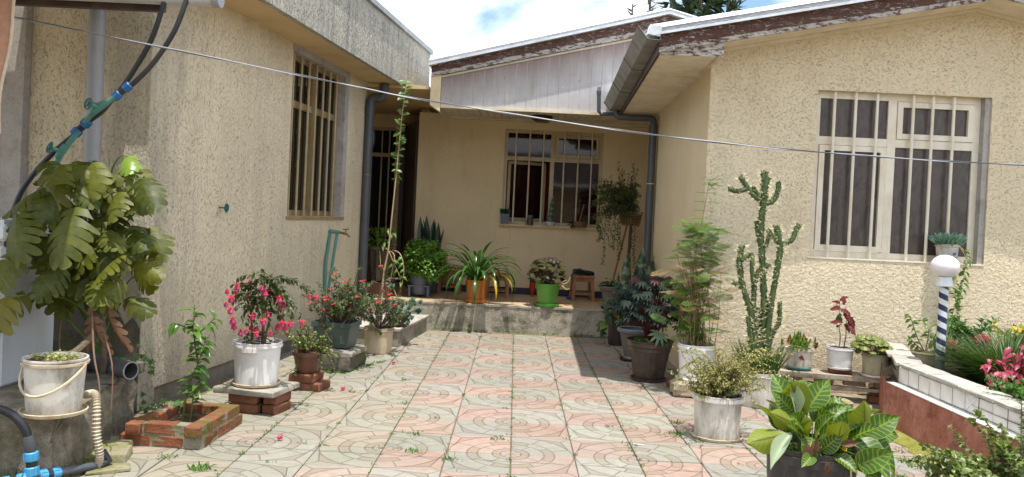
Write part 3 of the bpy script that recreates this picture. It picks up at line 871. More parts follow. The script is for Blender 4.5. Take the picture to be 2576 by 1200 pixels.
S = 0.4
def tile_mesh(seed):
    rg = random.Random(seed)
    g = 0.0032; t = 0.045
    mb = MB()
    c = [(g, g), (S - g, g), (S - g, S - g), (g, S - g)]
    b = 0.0035
    ci = [(x + (b if x < S / 2 else -b), y + (b if y < S / 2 else -b)) for x, y in c]
    vs = [(x, y, -t) for x, y in c] + [(x, y, -b) for x, y in c] + [(x, y, 0) for x, y in ci]
    fs = [(0, 1, 5, 4), (1, 2, 6, 5), (2, 3, 7, 6), (3, 0, 4, 7), (4, 5, 9, 8), (5, 6, 10, 9), (6, 7, 11, 10), (7, 4, 8, 11), (8, 9, 10, 11)]
    me = mb.add(vs, fs).mesh('paving_tile', 0)
    me.materials.append(m_tile)
    return me
tm = tile_mesh(1)
rg = random.Random(7)
X0, Y0 = 0.035, 6.70
for j in range(-8, 10):
    for i in range(-7, 9):
        x0 = X0 + i * S; y0 = Y0 + j * S
        if y0 + S > 10.55 or x0 > 3.2:
            continue
        if x0 < -2.75:
            continue
        # every medallion is four tiles; the tile's own corner sits on the medallion centre
        ox = x0 if i % 2 == 0 else x0 + S
        oy = y0 if j % 2 == 0 else y0 + S
        a = {(0, 0): 0, (1, 0): 90, (1, 1): 180, (0, 1): 270}[(i % 2, j % 2)]
        pink = (i + j) % 2 != 0
        left = x0 < -1.15
        r = rg.random()
        if left and pink and r < 0.22:
            pink = False
        if pink:
            c = (0.318, 0.220, 0.186) if not left else (0.30, 0.24, 0.195)
        else:
            c = (0.268, 0.262, 0.228) if not left else (0.275, 0.266, 0.222)
        f = rg.uniform(0.88, 1.1)
        o = part('paving_tile', tm, None, court, color=(c[0] * f, c[1] * f * rg.uniform(0.98, 1.02), c[2] * f * rg.uniform(0.95, 1.05), 1))
        o.location = (ox, oy, rg.uniform(-0.0025, 0.002))
        o.rotation_euler = (R(rg.uniform(-0.25, 0.25)), R(rg.uniform(-0.25, 0.25)), R(a + rg.uniform(-0.25, 0.25)))

# ------------------------------------------------------------------ porch platform
plat = part('porch_floor', MB().box(-3.0, 2.15, 10.505, 13.25, -0.05, 0.315), m_riser, kind='structure')
rg = random.Random(3)
pt = rough_box(0.296, 0.296, 0.022, 5, 0.0006, 0.003, 0).mesh('porch_tile', 30)
pt.materials.append(m_ptile)
for i in range(17):
    for j in range(9):
        o = part('porch_tile', pt, None, plat, loc=(-2.85 + 0.3 * i, 10.655 + 0.3 * j, 0.318 + rg.uniform(-0.001, 0.001)))
mbn = MB()
nos = rough_box(5.15, 0.03, 0.03, 8, 0.002, 0.004, 4)
part('edge_strip', nos, m_conc, plat, loc=(-0.43, 10.512, 0.312))

# ================================================================== LEFT WING OF THE HOUSE
TH = R(7.6)
lw = root('house_wing', 'cream stucco house wing on the left with thick grey eave and one narrow barred window', 'house', (-2.59, 5.69, 0), rz=-TH)
# the long wall faces local +X; build it as a panel and turn it so that its front is +X
def yz_panel(y0, y1, z0, z1, holes, th, x=0.0):
    mb = panel(y0, y1, z0, z1, holes, th)
    mb.v = [(x - q[1], q[0], q[2]) for q in mb.v]
    return mb
WY0, WY1, WZ0, WZ1 = 2.40, 3.94, 1.39, 3.06
part('wall', yz_panel(0.0, 4.72, 0.13, 3.12, [(WY0, WY1, WZ0, WZ1)], 0.24), m_st_left, lw)
part('plinth', yz_panel(0.01, 4.72, -0.05, 0.13, [], 0.22, -0.028), m_plinth, lw)
part('return_wall', panel(-0.92, -0.002, 0.0, 3.12, [], 0.2), m_st_left, lw, loc=(0, -0.004, 0))
part('pilaster', MB().box(-1.12, -0.922, -0.07, 0.2, 0, 3.12), m_plaster_grey, lw, label='smooth pinkish plaster strip of the wall')
part('return_wall', panel(-2.6, -1.122, 0.0, 3.12, [], 0.2), m_st_left, lw, loc=(0, -0.10, 0))
part('end_wall', panel(-0.9, -0.25, 0.30, 3.12, [], 0.2), m_st_back, lw, loc=(0, 4.5, 0))
bb = [(-0.92, 0.0), (-0.002, 0.0), (-0.002, 0.58), (-0.06, 0.66), (-0.12, 0.60), (-0.20, 0.74), (-0.30, 0.70), (-0.38, 0.86), (-0.50, 0.82), (-0.62, 0.95), (-0.78, 0.88), (-0.92, 0.98)]  # dark base patch: mouldy plaster plus painted deep shade behind the plant
part('mouldy_shade_base', MB().ext([(x, -0.0045, z) for x, z in bb], (0, -0.006, 0)), m_conc_dark, lw, label='dark ragged wall base, mouldy plaster with deep shade put into its colour')
# grey plaster reveal strips round the window
part('window_reveal', MB().box(-0.115, 0.006, WY1 - 0.03, WY1 + 0.10, WZ0 - 0.02, WZ1), m_plaster_grey, lw)
part('window_reveal', MB().box(-0.115, 0.008, WY0 - 0.02, WY1 + 0.10, WZ1 - 0.03, WZ1 + 0.055), m_plaster_grey, lw)
# window set into the opening: frame, bars, panes
fx = -0.13
win = part('window', MB().box(fx, fx + 0.05, WY0, WY0 + 0.05, WZ0, WZ1 - 0.03).box(fx, fx + 0.05, WY1 - 0.085, WY1 - 0.032, WZ0, WZ1 - 0.03)
           .box(fx + .002, fx + 0.048, WY0 + 0.05, WY1 - 0.085, WZ0, WZ0 + 0.06).box(fx + .002, fx + 0.048, WY0 + 0.05, WY1 - 0.085, WZ1 - 0.08, WZ1 - 0.03), m_frame_olive, lw)
part('transom', MB().box(fx, fx + 0.05, WY0 + 0.05, WY1 - 0.085, 2.50, 2.57), m_frame_olive, win)
part('mullion', MB().box(fx - 0.002, fx + 0.054, 3.12, 3.19, WZ0 + 0.06, WZ1 - 0.08), m_frame_olive, win)
for (a, b) in ((WY0 + 0.05, 3.12), (3.19, WY1 - 0.085)):
    for (c, d) in ((WZ0 + 0.06, 2.50), (2.57, WZ1 - 0.08)):
        part('pane', MB().box(fx + 0.012, fx + 0.018, a, b, c, d), m_pane_dark, win)
for q in range(7):
    y = WY0 + 0.12 + q * 0.205
    part('bar', MB().tube([(fx + 0.085, y, WZ0 + 0.005), (fx + 0.085, y, WZ1 - 0.032)], 0.014, 8), m_bar_olive, win)
part('sill', MB().box(fx + 0.05, 0.012, WY0 - 0.02, WY1 + 0.10, WZ0 - 0.035, WZ0 - 0.001), m_frame_olive, lw)
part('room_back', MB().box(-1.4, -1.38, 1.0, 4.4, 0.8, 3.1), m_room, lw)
# eave: deep plastered box, soffit, metal capping, main roof
EO = 0.46
part('fascia', MB().box(EO - 0.06, EO, -0.26, 6.08, 3.085, 3.74), m_st_fascia, lw)
part('soffit', MB().box(-0.9, EO - 0.061, -0.26, 6.06, 3.10, 3.16), m_soffit_conc, lw)
cap = MB()
cap.ext([(EO - 0.12, -0.32, 3.742), (EO + 0.035, -0.32, 3.742), (EO + 0.035, -0.32, 3.80), (EO + 0.02, -0.32, 3.815), (EO - 0.12, -0.32, 3.80)], (0, 6.42, 0))
part('capping', cap, m_zinc_grey, lw)
part('roof', MB().add([(-5, -0.3, 4.6), (EO - 0.1, -0.3, 3.79), (EO - 0.1, 6.08, 3.79), (-5, 6.08, 4.6)], [(0, 1, 2, 3)]), m_zinc_grey, lw)
# lower lean-to roof over the corner by the chest
lean = MB().ext([(-2.6, -2.2, 2.72), (0.62, -2.2, 2.72), (0.62, -1.9, 2.76), (-0.06, -0.2, 2.97), (-2.6, -0.2, 2.97)], (0, 0, 0.012))
part('lean_to_roof', lean, m_zinc_grey, lw)

# ================================================================== REAR WING WITH THE PORCH
bw = root('house_wing', 'ochre rear house wing with porch, faded panelled gable and window with red curtain', 'house', (0, 12.1, 0))
B0 = -12.1          # local y of world y=0
BX0, BX1, BZ0, BZ1 = -0.22, 1.245, 1.375, 2.785
part('wall', panel(-1.5, 2.05, 0.30, 2.97, [(BX0, BX1, BZ0, BZ1)], 0.2), m_st_back, bw)
part('side_wall', MB().box(1.96, 2.14, -1.70, -0.002, 0.30, 2.95), m_st_back, bw)
part('porch_post', MB().box(1.735, 1.84, -1.15, -1.03, 0.30, 2.90), m_trim, bw, label='pale grey square porch post')
part('skirting', MB().box(-1.19, 1.958, -0.012, -0.001, 0.335, 0.44), m_navy, bw)
part('crack', MB().tube(smooth_path([(-0.09, -0.001, 1.33), (-0.085, -0.001, 1.15), (-0.10, -0.001, 0.95), (-0.095, -0.001, 0.6)], 3), 0.004, 4), m_soffit_conc, bw)
# window
fy = 0.06
def bars4(mb, x0, x1, z0, z1, w, y0, y1):
    mb.box(x0, x0 + w, y0, y1, z0, z1).box(x1 - w, x1, y0, y1, z0, z1)
    mb.box(x0 + w, x1 - w, y0 + .001, y1 - .001, z0, z0 + w).box(x0 + w, x1 - w, y0 + .001, y1 - .001, z1 - w, z1)
    return mb
win = part('window', bars4(MB(), BX0, BX1, BZ0, BZ1, 0.05, fy, fy + 0.06), m_frame_tan, bw)
MX = 0.50; TZ = 2.33
part('mullion', MB().box(MX - 0.03, MX + 0.03, fy - 0.002, fy + 0.058, BZ0 + 0.05, BZ1 - 0.05), m_frame_tan, win)
part('transom', MB().box(BX0 + 0.05, MX - 0.03, fy, fy + 0.056, TZ, TZ + 0.06).box(MX + 0.03, BX1 - 0.05, fy, fy + 0.056, TZ, TZ + 0.06), m_frame_tan, win)
part('sash', bars4(MB(), MX + 0.035, BX1 - 0.055, TZ + 0.065, BZ1 - 0.055, 0.045, fy - 0.008, fy + 0.045), m_frame_tan, win)
part('pane', MB().box(BX0 + 0.05, MX - 0.03, fy + 0.02, fy + 0.026, TZ + 0.06, BZ1 - 0.05), m_pane_wine, win)
part('pane', MB().box(MX + 0.08, BX1 - 0.10, fy + 0.02, fy + 0.026, TZ + 0.11, BZ1 - 0.10), m_pane_wine, win)
part('pane', MB().box(MX + 0.03, BX1 - 0.05, fy + 0.02, fy + 0.026, BZ0 + 0.05, TZ), m_pane_wine, win)
# open casement swung inwards
cs = bars4(MB(), 0, 0.62, 0, TZ - BZ0 - 0.06, 0.045, -0.02, 0.02)
part('casement', cs, m_frame_tan, win, loc=(BX0 + 0.06, fy + 0.085, BZ0 + 0.055), rz=R(22))
part('pane', MB().box(0.045, 0.575, -0.003, 0.003, 0.045, TZ - BZ0 - 0.105), m_pane_wine, win, loc=(BX0 + 0.06, fy + 0.085, BZ0 + 0.055), rz=R(22))
cu = MB()
cw = [(0.28 + 0.24 * i / 16, 0.42 + 0.022 * math.sin(i * 1.9)) for i in range(17)]
for i, (x, y) in enumerate(cw):
    cu.v += [(x, y, 1.3), (x, y, 2.75)]; cu.uv += [(0, 0)] * 2
for i in range(16):
    cu.f.append((2 * i, 2 * i + 2, 2 * i + 3, 2 * i + 1)); cu.mi.append(0)
part('curtain', cu, m_curtain, win)
for x in (-0.05, 0.155, 0.36, 0.67, 0.88, 1.08):
    part('bar', MB().tube([(x, fy - 0.035, BZ0 + 0.002), (x, fy - 0.035, BZ1 - 0.002)], 0.0125, 8), m_trim, win)
part('sill', MB().box(BX0 - 0.03, BX1 + 0.02, -0.075, fy - 0.002, BZ0 - 0.022, BZ0 - 0.001), m_st_back, bw)
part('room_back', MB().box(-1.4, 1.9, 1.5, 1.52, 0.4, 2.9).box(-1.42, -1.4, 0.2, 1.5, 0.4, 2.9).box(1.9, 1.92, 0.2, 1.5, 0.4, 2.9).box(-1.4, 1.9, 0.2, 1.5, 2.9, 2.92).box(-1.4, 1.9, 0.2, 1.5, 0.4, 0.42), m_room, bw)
# recess on the left: glazed door, dark leaf, ceiling
part('recess_wall', panel(-3.0, -1.3, 0.30, 3.05, [(-2.62, -1.95, 0.36, 2.84)], 0.15), m_st_back, bw, loc=(0, 1.1, 0))
gd = part('glazed_door', bars4(MB(), -2.62, -1.95, 0.36, 2.84, 0.055, 1.12, 1.18), m_frame_tan, bw)
part('transom', MB().box(-2.565, -2.005, 1.122, 1.178, 2.36, 2.42), m_frame_tan, gd)
part('pane', MB().box(-2.565, -2.005, 1.14, 1.146, 0.415, 2.36), m_pane_dark, gd)
part('pane', MB().box(-2.565, -2.005, 1.14, 1.146, 2.42, 2.785), m_pane_dark, gd)
for x in (-2.40, -2.22, -2.10):
    part('bar', MB().tube([(x, 1.09, 0.38), (x, 1.09, 2.82)], 0.012, 8), m_frame_tan, gd)
part('door_leaf', MB().ext([(-1.50, 0.05, 0.36), (-1.80, 1.05, 0.36), (-1.84, 1.04, 0.36), (-1.54, 0.03, 0.36)], (0, 0, 2.5)), m_door_brown, bw)
part('door_post', MB().box(-1.90, -1.83, 0.98, 1.05, 0.34, 2.9), m_door_brown, bw)
part('recess_ceiling', MB().box(-3.2, -1.18, -1.75, 1.3, 3.05, 3.095), m_soffit_conc, bw)
part('recess_end', MB().box(-1.50, -1.40, 0.202, 1.098, 0.30, 3.05), m_st_back, bw)
part('recess_side', MB().box(-3.15, -3.0, -1.7, 1.25, 0.3, 3.05), m_st_back, bw)
# porch ceiling boards, front beam and lamp
x = -1.17
while x < 1.93:
    part('soffit_board', MB().box(x, x + 0.094, -1.66, -0.002, 2.93, 2.945), m_soffit, bw)
    x += 0.1
part('soffit_deck', MB().box(-1.17, 1.958, -1.66, -0.002, 2.950, 2.97), m_brown, bw)
part('beam', MB().box(-1.03, 1.95, -1.705, -1.662, 2.832, 2.872), m_trim, bw)
part('cornice', MB().box(-1.17, 1.95, -0.06, -0.003, 2.895, 2.929), m_trim, bw)
part('end_block', MB().ext([(-1.165, -1.72, 2.86), (-1.035, -1.72, 2.78), (-1.035, -1.72, 3.30), (-1.165, -1.72, 3.24)], (0, 0.3, 0)), m_st_back, bw)
# gable: tongued boards under the barge
def zb(x):   # underside of the barge board
    return 3.22 + 0.242 * (x + 1.14) if x < 1.80 else 3.22 + 0.242 * 2.94 - 0.242 * (x - 1.80)
def zt(x):   # top of the barge board
    return 3.355 + 0.262 * (x + 1.14) if x < 1.80 else 3.355 + 0.262 * 2.94 - 0.262 * (x - 1.80)
x = -1.03
rg = random.Random(5)
while x < 1.95:
    a, b = x, min(x + 0.128, 1.95)
    mb = MB().ext([(a, -1.685, 2.874), (b, -1.685, 2.874), (b, -1.685, zb(b) + 0.05), (a, -1.685, zb(a) + 0.05)], (0, 0.016, 0))
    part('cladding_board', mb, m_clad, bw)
    part('board_joint', MB().ext([(b + 0.001, -1.680, 2.874), (b + 0.007, -1.680, 2.874), (b + 0.007, -1.680, zb(b) + 0.05), (b + 0.001, -1.680, zb(b) + 0.05)], (0, 0.012, 0)), m_trim, bw)
    x += 0.136
YB = 10.35 - 12.1
part('barge_board', MB().ext([(-1.16, YB, zb(-1.16) + 0.055), (1.80, YB, zb(1.80) + 0.075), (1.80, YB, zt(1.80)), (-1.16, YB, zt(-1.16))], (0, 0.028, 0)), m_peel, bw)
part('barge_lip', MB().ext([(-1.16, YB + 0.012, zb(-1.16)), (1.80, YB + 0.012, zb(1.80)), (1.80, YB + 0.012, zb(1.80) + 0.072), (-1.16, YB + 0.012, zb(-1.16) + 0.052)], (0, 0.024, 0)), m_peel_pale, bw)
part('barge_board', MB().ext([(1.802, YB, zb(1.80)), (4.6, YB, zb(4.6)), (4.6, YB, zt(4.6)), (1.802, YB, zt(1.80))], (0, 0.028, 0)), m_peel, bw)
part('gable_batten', MB().ext([(-1.03, -1.70, zb(-1.03) - 0.03), (1.80, -1.70, zb(1.8) - 0.03), (1.80, -1.70, zb(1.8) - 0.005), (-1.03, -1.70, zb(-1.03) - 0.005)], (0, 0.014, 0)), m_trim, bw)
# corrugated sheets: a ribbed front edge throws the toothed shadow on the boards
def ribbed(x0, x1, zf, y0, y1, pitch=0.115, amp=0.016, th=0.004):
    mb = MB()
    n = int((x1 - x0) / pitch * 4)
    rows = []
    for i in range(n + 1):
        x = x0 + (x1 - x0) * i / n
        dz = amp * (0, 1, 1, 0)[i % 4]
        z = zf(x) + dz
        rows.append((x, z))
    for (x, z) in rows:
        mb.v += [(x, y0, z), (x, y1, z), (x, y0, z - th)]
        mb.uv += [(0, 0)] * 3
    for i in range(n):
        a, b = 3 * i, 3 * i + 3
        mb.f += [(a, b, b + 1, a + 1), (a + 2, b + 2, b, a)]
        mb.mi += [0, 0]
    return mb
YR = 10.27 - 12.1
rf = part('roof', ribbed(-1.19, 1.80, lambda x: zt(x) + 0.012, YR, 4.5), m_zinc, bw)
part('roof', ribbed(1.80, 5.2, lambda x: zt(x) + 0.012, YR, 4.5), m_zinc, bw)
for (a, b) in ((-1.19, 1.803), (1.803, 4.6)):
    part('verge_flashing', MB().ext([(a, YR - 0.012, zt(a) - 0.005), (b, YR - 0.012, zt(b) - 0.005), (b, YR - 0.012, zt(b) + 0.026), (a, YR - 0.012, zt(a) + 0.026)], (0, 0.01, 0)), m_zinc, rf)
    part('verge_flashing', MB().ext([(a, YR + 0.01, zt(a) + 0.027), (b, YR + 0.01, zt(b) + 0.027), (b, YR + 0.01, zt(b) + 0.062), (a, YR + 0.01, zt(a) + 0.062)], (0, 0.012, 0)), m_zinc_grey, rf)
    part('verge_flashing', MB().ext([(a, YR + 0.05, zt(a) + 0.063), (b, YR + 0.05, zt(b) + 0.063), (b, YR + 0.07, zt(b) + 0.09), (a, YR + 0.07, zt(a) + 0.09)], (0, 0.3, 0.01)), m_zinc, rf)

# ================================================================== RIGHT WING
rw = root('house_wing', 'cream worm-textured stucco house wing on the right with wide white barred window', 'house', (1.735, 7.55, 0))
ox, oy = -1.735, -7.55
def ztop(u):    # u local
    return 3.13 + 0.205 * u if u < 2.40 else 3.13 + 0.205 * 2.40 - 0.205 * (u - 2.40)
GX0, GX1, GZ0, GZ1 = 2.73 + ox, 4.335 + ox, 1.25, 2.79
fw = panel(0, 2.40, 0, 3.0, [(GX0, 2.40, GZ0, GZ1)], 0.2, ztop)
fw2 = panel(2.40, 5.6, 0, 3.0, [(2.40, GX1, GZ0, GZ1)], 0.2, ztop)
wl_ = MB().add(fw.v, fw.f).add(fw2.v, fw2.f)
# drop the faces that lie inside the opening at the split line
keep = [f for f in wl_.f if not (all(abs(wl_.v[i][0] - 2.40) < 1e-6 for i in f))]
wl_.f = keep; wl_.mi = [0] * len(keep)
part('wall', wl_, m_st_right, rw)
sd = panel(0.0, 3.0, 0, 2.95, [], 0.19)
sd.v = [(q[1] - 0.002, q[0] + 0.0015, q[2]) for q in sd.v]
part('side_wall', sd, m_st_side, rw)
fy = 0.085
win = part('window', bars4(MB(), GX0, GX1 - 0.055, GZ0, GZ1, 0.06, fy, fy + 0.06), m_frame_cream, rw)
part('window_reveal', MB().box(GX1 - 0.053, GX1 - 0.002, 0.02, fy + 0.06, GZ0, GZ1), m_plaster_grey, rw, label='grey plaster reveal on the right of the window')
MX = 3.462 + ox; TZ = 2.30
part('mullion', MB().box(MX - 0.04, MX + 0.04, fy - 0.003, fy + 0.057, GZ0 + 0.06, GZ1 - 0.06), m_frame_cream, win)
part('transom', MB().box(GX0 + 0.06, MX - 0.04, fy, fy + 0.056, TZ, TZ + 0.075).box(MX + 0.04, GX1 - 0.115, fy, fy + 0.056, TZ, TZ + 0.075), m_frame_cream, win)
part('sash', bars4(MB(), MX + 0.045, GX1 - 0.12, TZ + 0.08, GZ1 - 0.065, 0.05, fy - 0.012, fy + 0.04), m_frame_cream, win)
part('sash', bars4(MB(), GX0 + 0.065, MX - 0.045, GZ0 + 0.065, TZ - 0.005, 0.05, fy - 0.012, fy + 0.04), m_frame_cream, win)
part('pane', MB().box(GX0 + 0.06, MX - 0.04, fy + 0.02, fy + 0.026, TZ + 0.075, GZ1 - 0.06), m_pane_brown, win)
part('pane', MB().box(MX + 0.095, GX1 - 0.17, fy + 0.02, fy + 0.026, TZ + 0.13, GZ1 - 0.115), m_pane_brown, win)
part('pane', MB().box(GX0 + 0.115, MX - 0.095, fy + 0.02, fy + 0.026, GZ0 + 0.115, TZ - 0.055), m_pane_brown, win)
part('pane', MB().box(MX + 0.04, GX1 - 0.115, fy + 0.02, fy + 0.026, GZ0 + 0.06, TZ), m_pane_brown, win)
for x in (2.905, 3.10, 3.30, 3.635, 3.815, 4.01):
    part('bar', MB().tube([(x + ox, fy - 0.04, GZ0 + 0.002), (x + ox, fy - 0.04, GZ1 - 0.002)], 0.0145, 8), m_frame_cream, win)
part('sill', MB().box(GX0 - 0.03, GX1 + 0.005, -0.006, fy - 0.002, GZ0 - 0.014, GZ0 - 0.001), m_frame_cream, rw)
# eave and gable soffits in boards
SN, SF = 7.125 + oy, 10.36 + oy          # near and far ends of the eave
n = 34
for i in range(n):
    y0 = SN + 0.03 + (SF - SN - 0.03) * i / n; y1 = SN + 0.03 + (SF - SN - 0.03) * (i + 0.94) / n
    def ez(y):
        t = (y - SN) / (SF - SN)
        return 1.19 + 0.09 * t + ox, 2.975 - 0.125 * t, 2.985 - 0.115 * t
    xa, za, zb_ = ez(y0); xb, zc, zd = ez(y1)
    part('soffit_board', MB().ext([(xa, y0, za), (-0.002, y0, zb_), (-0.002, y1, zd), (xb, y1, zc)], (0, 0, 0.012)), m_soffit, rw)
part('soffit_deck', MB().ext([(1.195 + ox, SN + 0.03, 2.992), (-0.003, SN + 0.03, 3.0), (-0.003, SF, 2.885), (1.285 + ox, SF, 2.868)], (0, 0, 0.01)), m_brown, rw)
part('soffit_trim', MB().ext([(-0.03, SN + 0.03, 2.965), (0.0, SN + 0.03, 2.965), (0.0, SN + 0.03, 3.10), (-0.03, SN + 0.03, 3.0)], (0, SF - SN - 0.03, -0.105)), m_trim, rw)
n = 8
for side in (0, 1):
    for i in range(n):
        y0 = SN + 0.03 + 0.51 * i / n; y1 = SN + 0.03 + 0.51 * (i + 0.95) / n
        a, b = (0.002, 2.398) if side == 0 else (2.402, 5.7)
        part('soffit_board', MB().ext([(a, y0, ztop(a) - 0.02), (b, y0, ztop(b) - 0.02), (b, y1, ztop(b) - 0.02), (a, y1, ztop(a) - 0.02)], (0, 0, 0.012)), m_soffit, rw)
part('soffit_trim', MB().ext([(0.0, -0.022, ztop(0) - 0.055), (2.40, -0.022, ztop(2.4) - 0.055), (2.40, -0.022, ztop(2.4) - 0.022), (0.0, -0.022, ztop(0) - 0.022)], (0, 0.020, 0)), m_trim, rw)
part('soffit_trim', MB().ext([(2.402, -0.022, ztop(2.4) - 0.055), (5.6, -0.022, ztop(5.6) - 0.055), (5.6, -0.022, ztop(5.6) - 0.022), (2.402, -0.022, ztop(2.4) - 0.022)], (0, 0.020, 0)), m_trim, rw)
def xb_(x):     # barge board lines, x world
    return 2.985 + 0.203 * (x - 1.19) if x < 4.14 else 2.985 + 0.203 * 2.95 - 0.203 * (x - 4.14)
def xt_(x):
    return 3.115 + 0.207 * (x - 1.17) if x < 4.14 else 3.115 + 0.207 * 2.97 - 0.207 * (x - 4.14)
yb = SN - 0.01
for (a, b) in ((1.175, 4.139), (4.141, 7.0)):
    part('barge_board', MB().ext([(a + ox, yb, xb_(a) + 0.045), (b + ox, yb, xb_(b) + 0.045), (b + ox, yb, xt_(b) + 0.012), (a + ox, yb, xt_(a) + 0.012)], (0, 0.03, 0)), m_peel, rw)
    part('barge_lip', MB().ext([(a + ox, yb + 0.008, xb_(a)), (b + ox, yb + 0.008, xb_(b)), (b + ox, yb + 0.008, xb_(b) + 0.043), (a + ox, yb + 0.008, xb_(a) + 0.043)], (0, 0.028, 0)), m_peel_pale, rw)
part('closing_board', MB().ext([(1.192 + ox, SN + 0.021, 2.962), (1.745 + ox, SN + 0.021, 2.968), (1.745 + ox, SN + 0.021, xb_(1.745) + 0.03), (1.192 + ox, SN + 0.021, xb_(1.192) + 0.03)], (0, 0.006, 0)), m_peel_pale, rw)
part('side_fascia', MB().ext([(1.165 + ox, SN + 0.022, 2.962), (1.188 + ox, SN + 0.022, 2.962), (1.188 + ox, SN + 0.022, 3.12), (1.165 + ox, SN + 0.022, 3.12)], (0.09, SF - SN - 0.02, -0.125)), m_brown, rw)
rf = part('roof', ribbed(1.10 + ox, 4.14 + ox, lambda u: xt_(u - ox) + 0.03, SN - 0.06, SF + 0.2), m_zinc, rw)
part('roof', ribbed(4.14 + ox, 7.2 + ox, lambda u: xt_(u - ox) + 0.03, SN - 0.06, SF + 0.2), m_zinc, rw)
for (a, b) in ((1.10, 4.139), (4.141, 7.0)):
    part('verge_flashing', MB().ext([(a + ox, SN - 0.075, xt_(a) + 0.005), (b + ox, SN - 0.075, xt_(b) + 0.005), (b + ox, SN - 0.075, xt_(b) + 0.028), (a + ox, SN - 0.075, xt_(a) + 0.028)], (0, 0.012, 0)), m_zinc, rf)
    part('verge_flashing', MB().ext([(a + ox, SN - 0.055, xt_(a) + 0.029), (b + ox, SN - 0.055, xt_(b) + 0.029), (b + ox, SN - 0.055, xt_(b) + 0.066), (a + ox, SN - 0.055, xt_(a) + 0.066)], (0, 0.012, 0)), m_zinc_grey, rf)
    part('verge_flashing', MB().ext([(a + ox, SN - 0.065, xt_(a) + 0.067), (b + ox, SN - 0.065, xt_(b) + 0.067), (b + ox, SN - 0.05, xt_(b) + 0.105), (a + ox, SN - 0.05, xt_(a) + 0.105)], (0, 0.4, 0.0)), m_zinc, rf)
# gutter: folded trough hanging off the side fascia
gn = [(0.978, 3.19), (1.063, 3.08), (1.172, 3.075), (1.172, 3.155)]
gf = [(1.045, 2.985), (1.125, 2.885), (1.250, 2.875), (1.250, 2.95)]
gm = MB()
t = 0.004
for (pn, pf) in ((gn, gf),):
    for i in range(3):
        a, b = pn[i], pn[i + 1]; c, d = pf[i], pf[i + 1]
        gm.add([(a[0] + ox, SN - 0.06, a[1]), (b[0] + ox, SN - 0.06, b[1]), (d[0] + ox, SF + 0.0, d[1]), (c[0] + ox, SF, c[1])], [(0, 1, 2, 3)])
gme = gm.mesh('gutter', 0); gme.materials.append(m_gutter)
gut = part('gutter', gme, None, rw)
sm_ = gut.modifiers.new('thick', 'SOLIDIFY'); sm_.thickness = 0.004
for q in (0.0, 0.33, 0.66, 1.0):
    y = SN - 0.05 + (SF - SN) * q
    ps = [Vector((a[0] + (c[0] - a[0]) * q + ox, y, a[1] + (c[1] - a[1]) * q)) for a, c in zip(gn, gf)]
    ctr = sum(ps, Vector()) / 4
    ps = [ctr + (p - ctr) * 1.045 for p in ps]
    part('bracket', MB().tube(ps[:3], 0.007, 5), m_brown, gut)
part('end_flashing', MB().ext([(1.06 + ox, SN - 0.07, 3.12), (1.165 + ox, SN - 0.07, 3.10), (1.185 + ox, SN - 0.07, 3.19), (1.08 + ox, SN - 0.07, 3.205)], (0, 0.12, 0)), m_zinc, gut)

# ------------------------------------------------------------------ house across the yard, behind the camera (seen in the panes)
op = root('house', 'low brown-roofed house across the yard behind the viewer', 'house', (0, -6.0, 0))
part('wall', panel(-8, 8, -0.05, 2.7, [(-4.5, -3.2, 0.9, 2.2), (3.0, 4.4, 0.9, 2.2)], 0.2), m_st_back, op, rz=math.pi)
part('roof', ribbed(-8.5, 8.5, lambda x: 0.0, 0, 4.5, 0.2, 0.03), m_brown, op, M=Matrix.Translation((0, 0.6, 2.75)) @ Matrix.Rotation(R(180 - 0), 4, 'Z') @ Matrix.Rotation(R(18), 4, 'X'))

# ================================================================== THINGS
PZ = 0.342      # top of the porch tiles

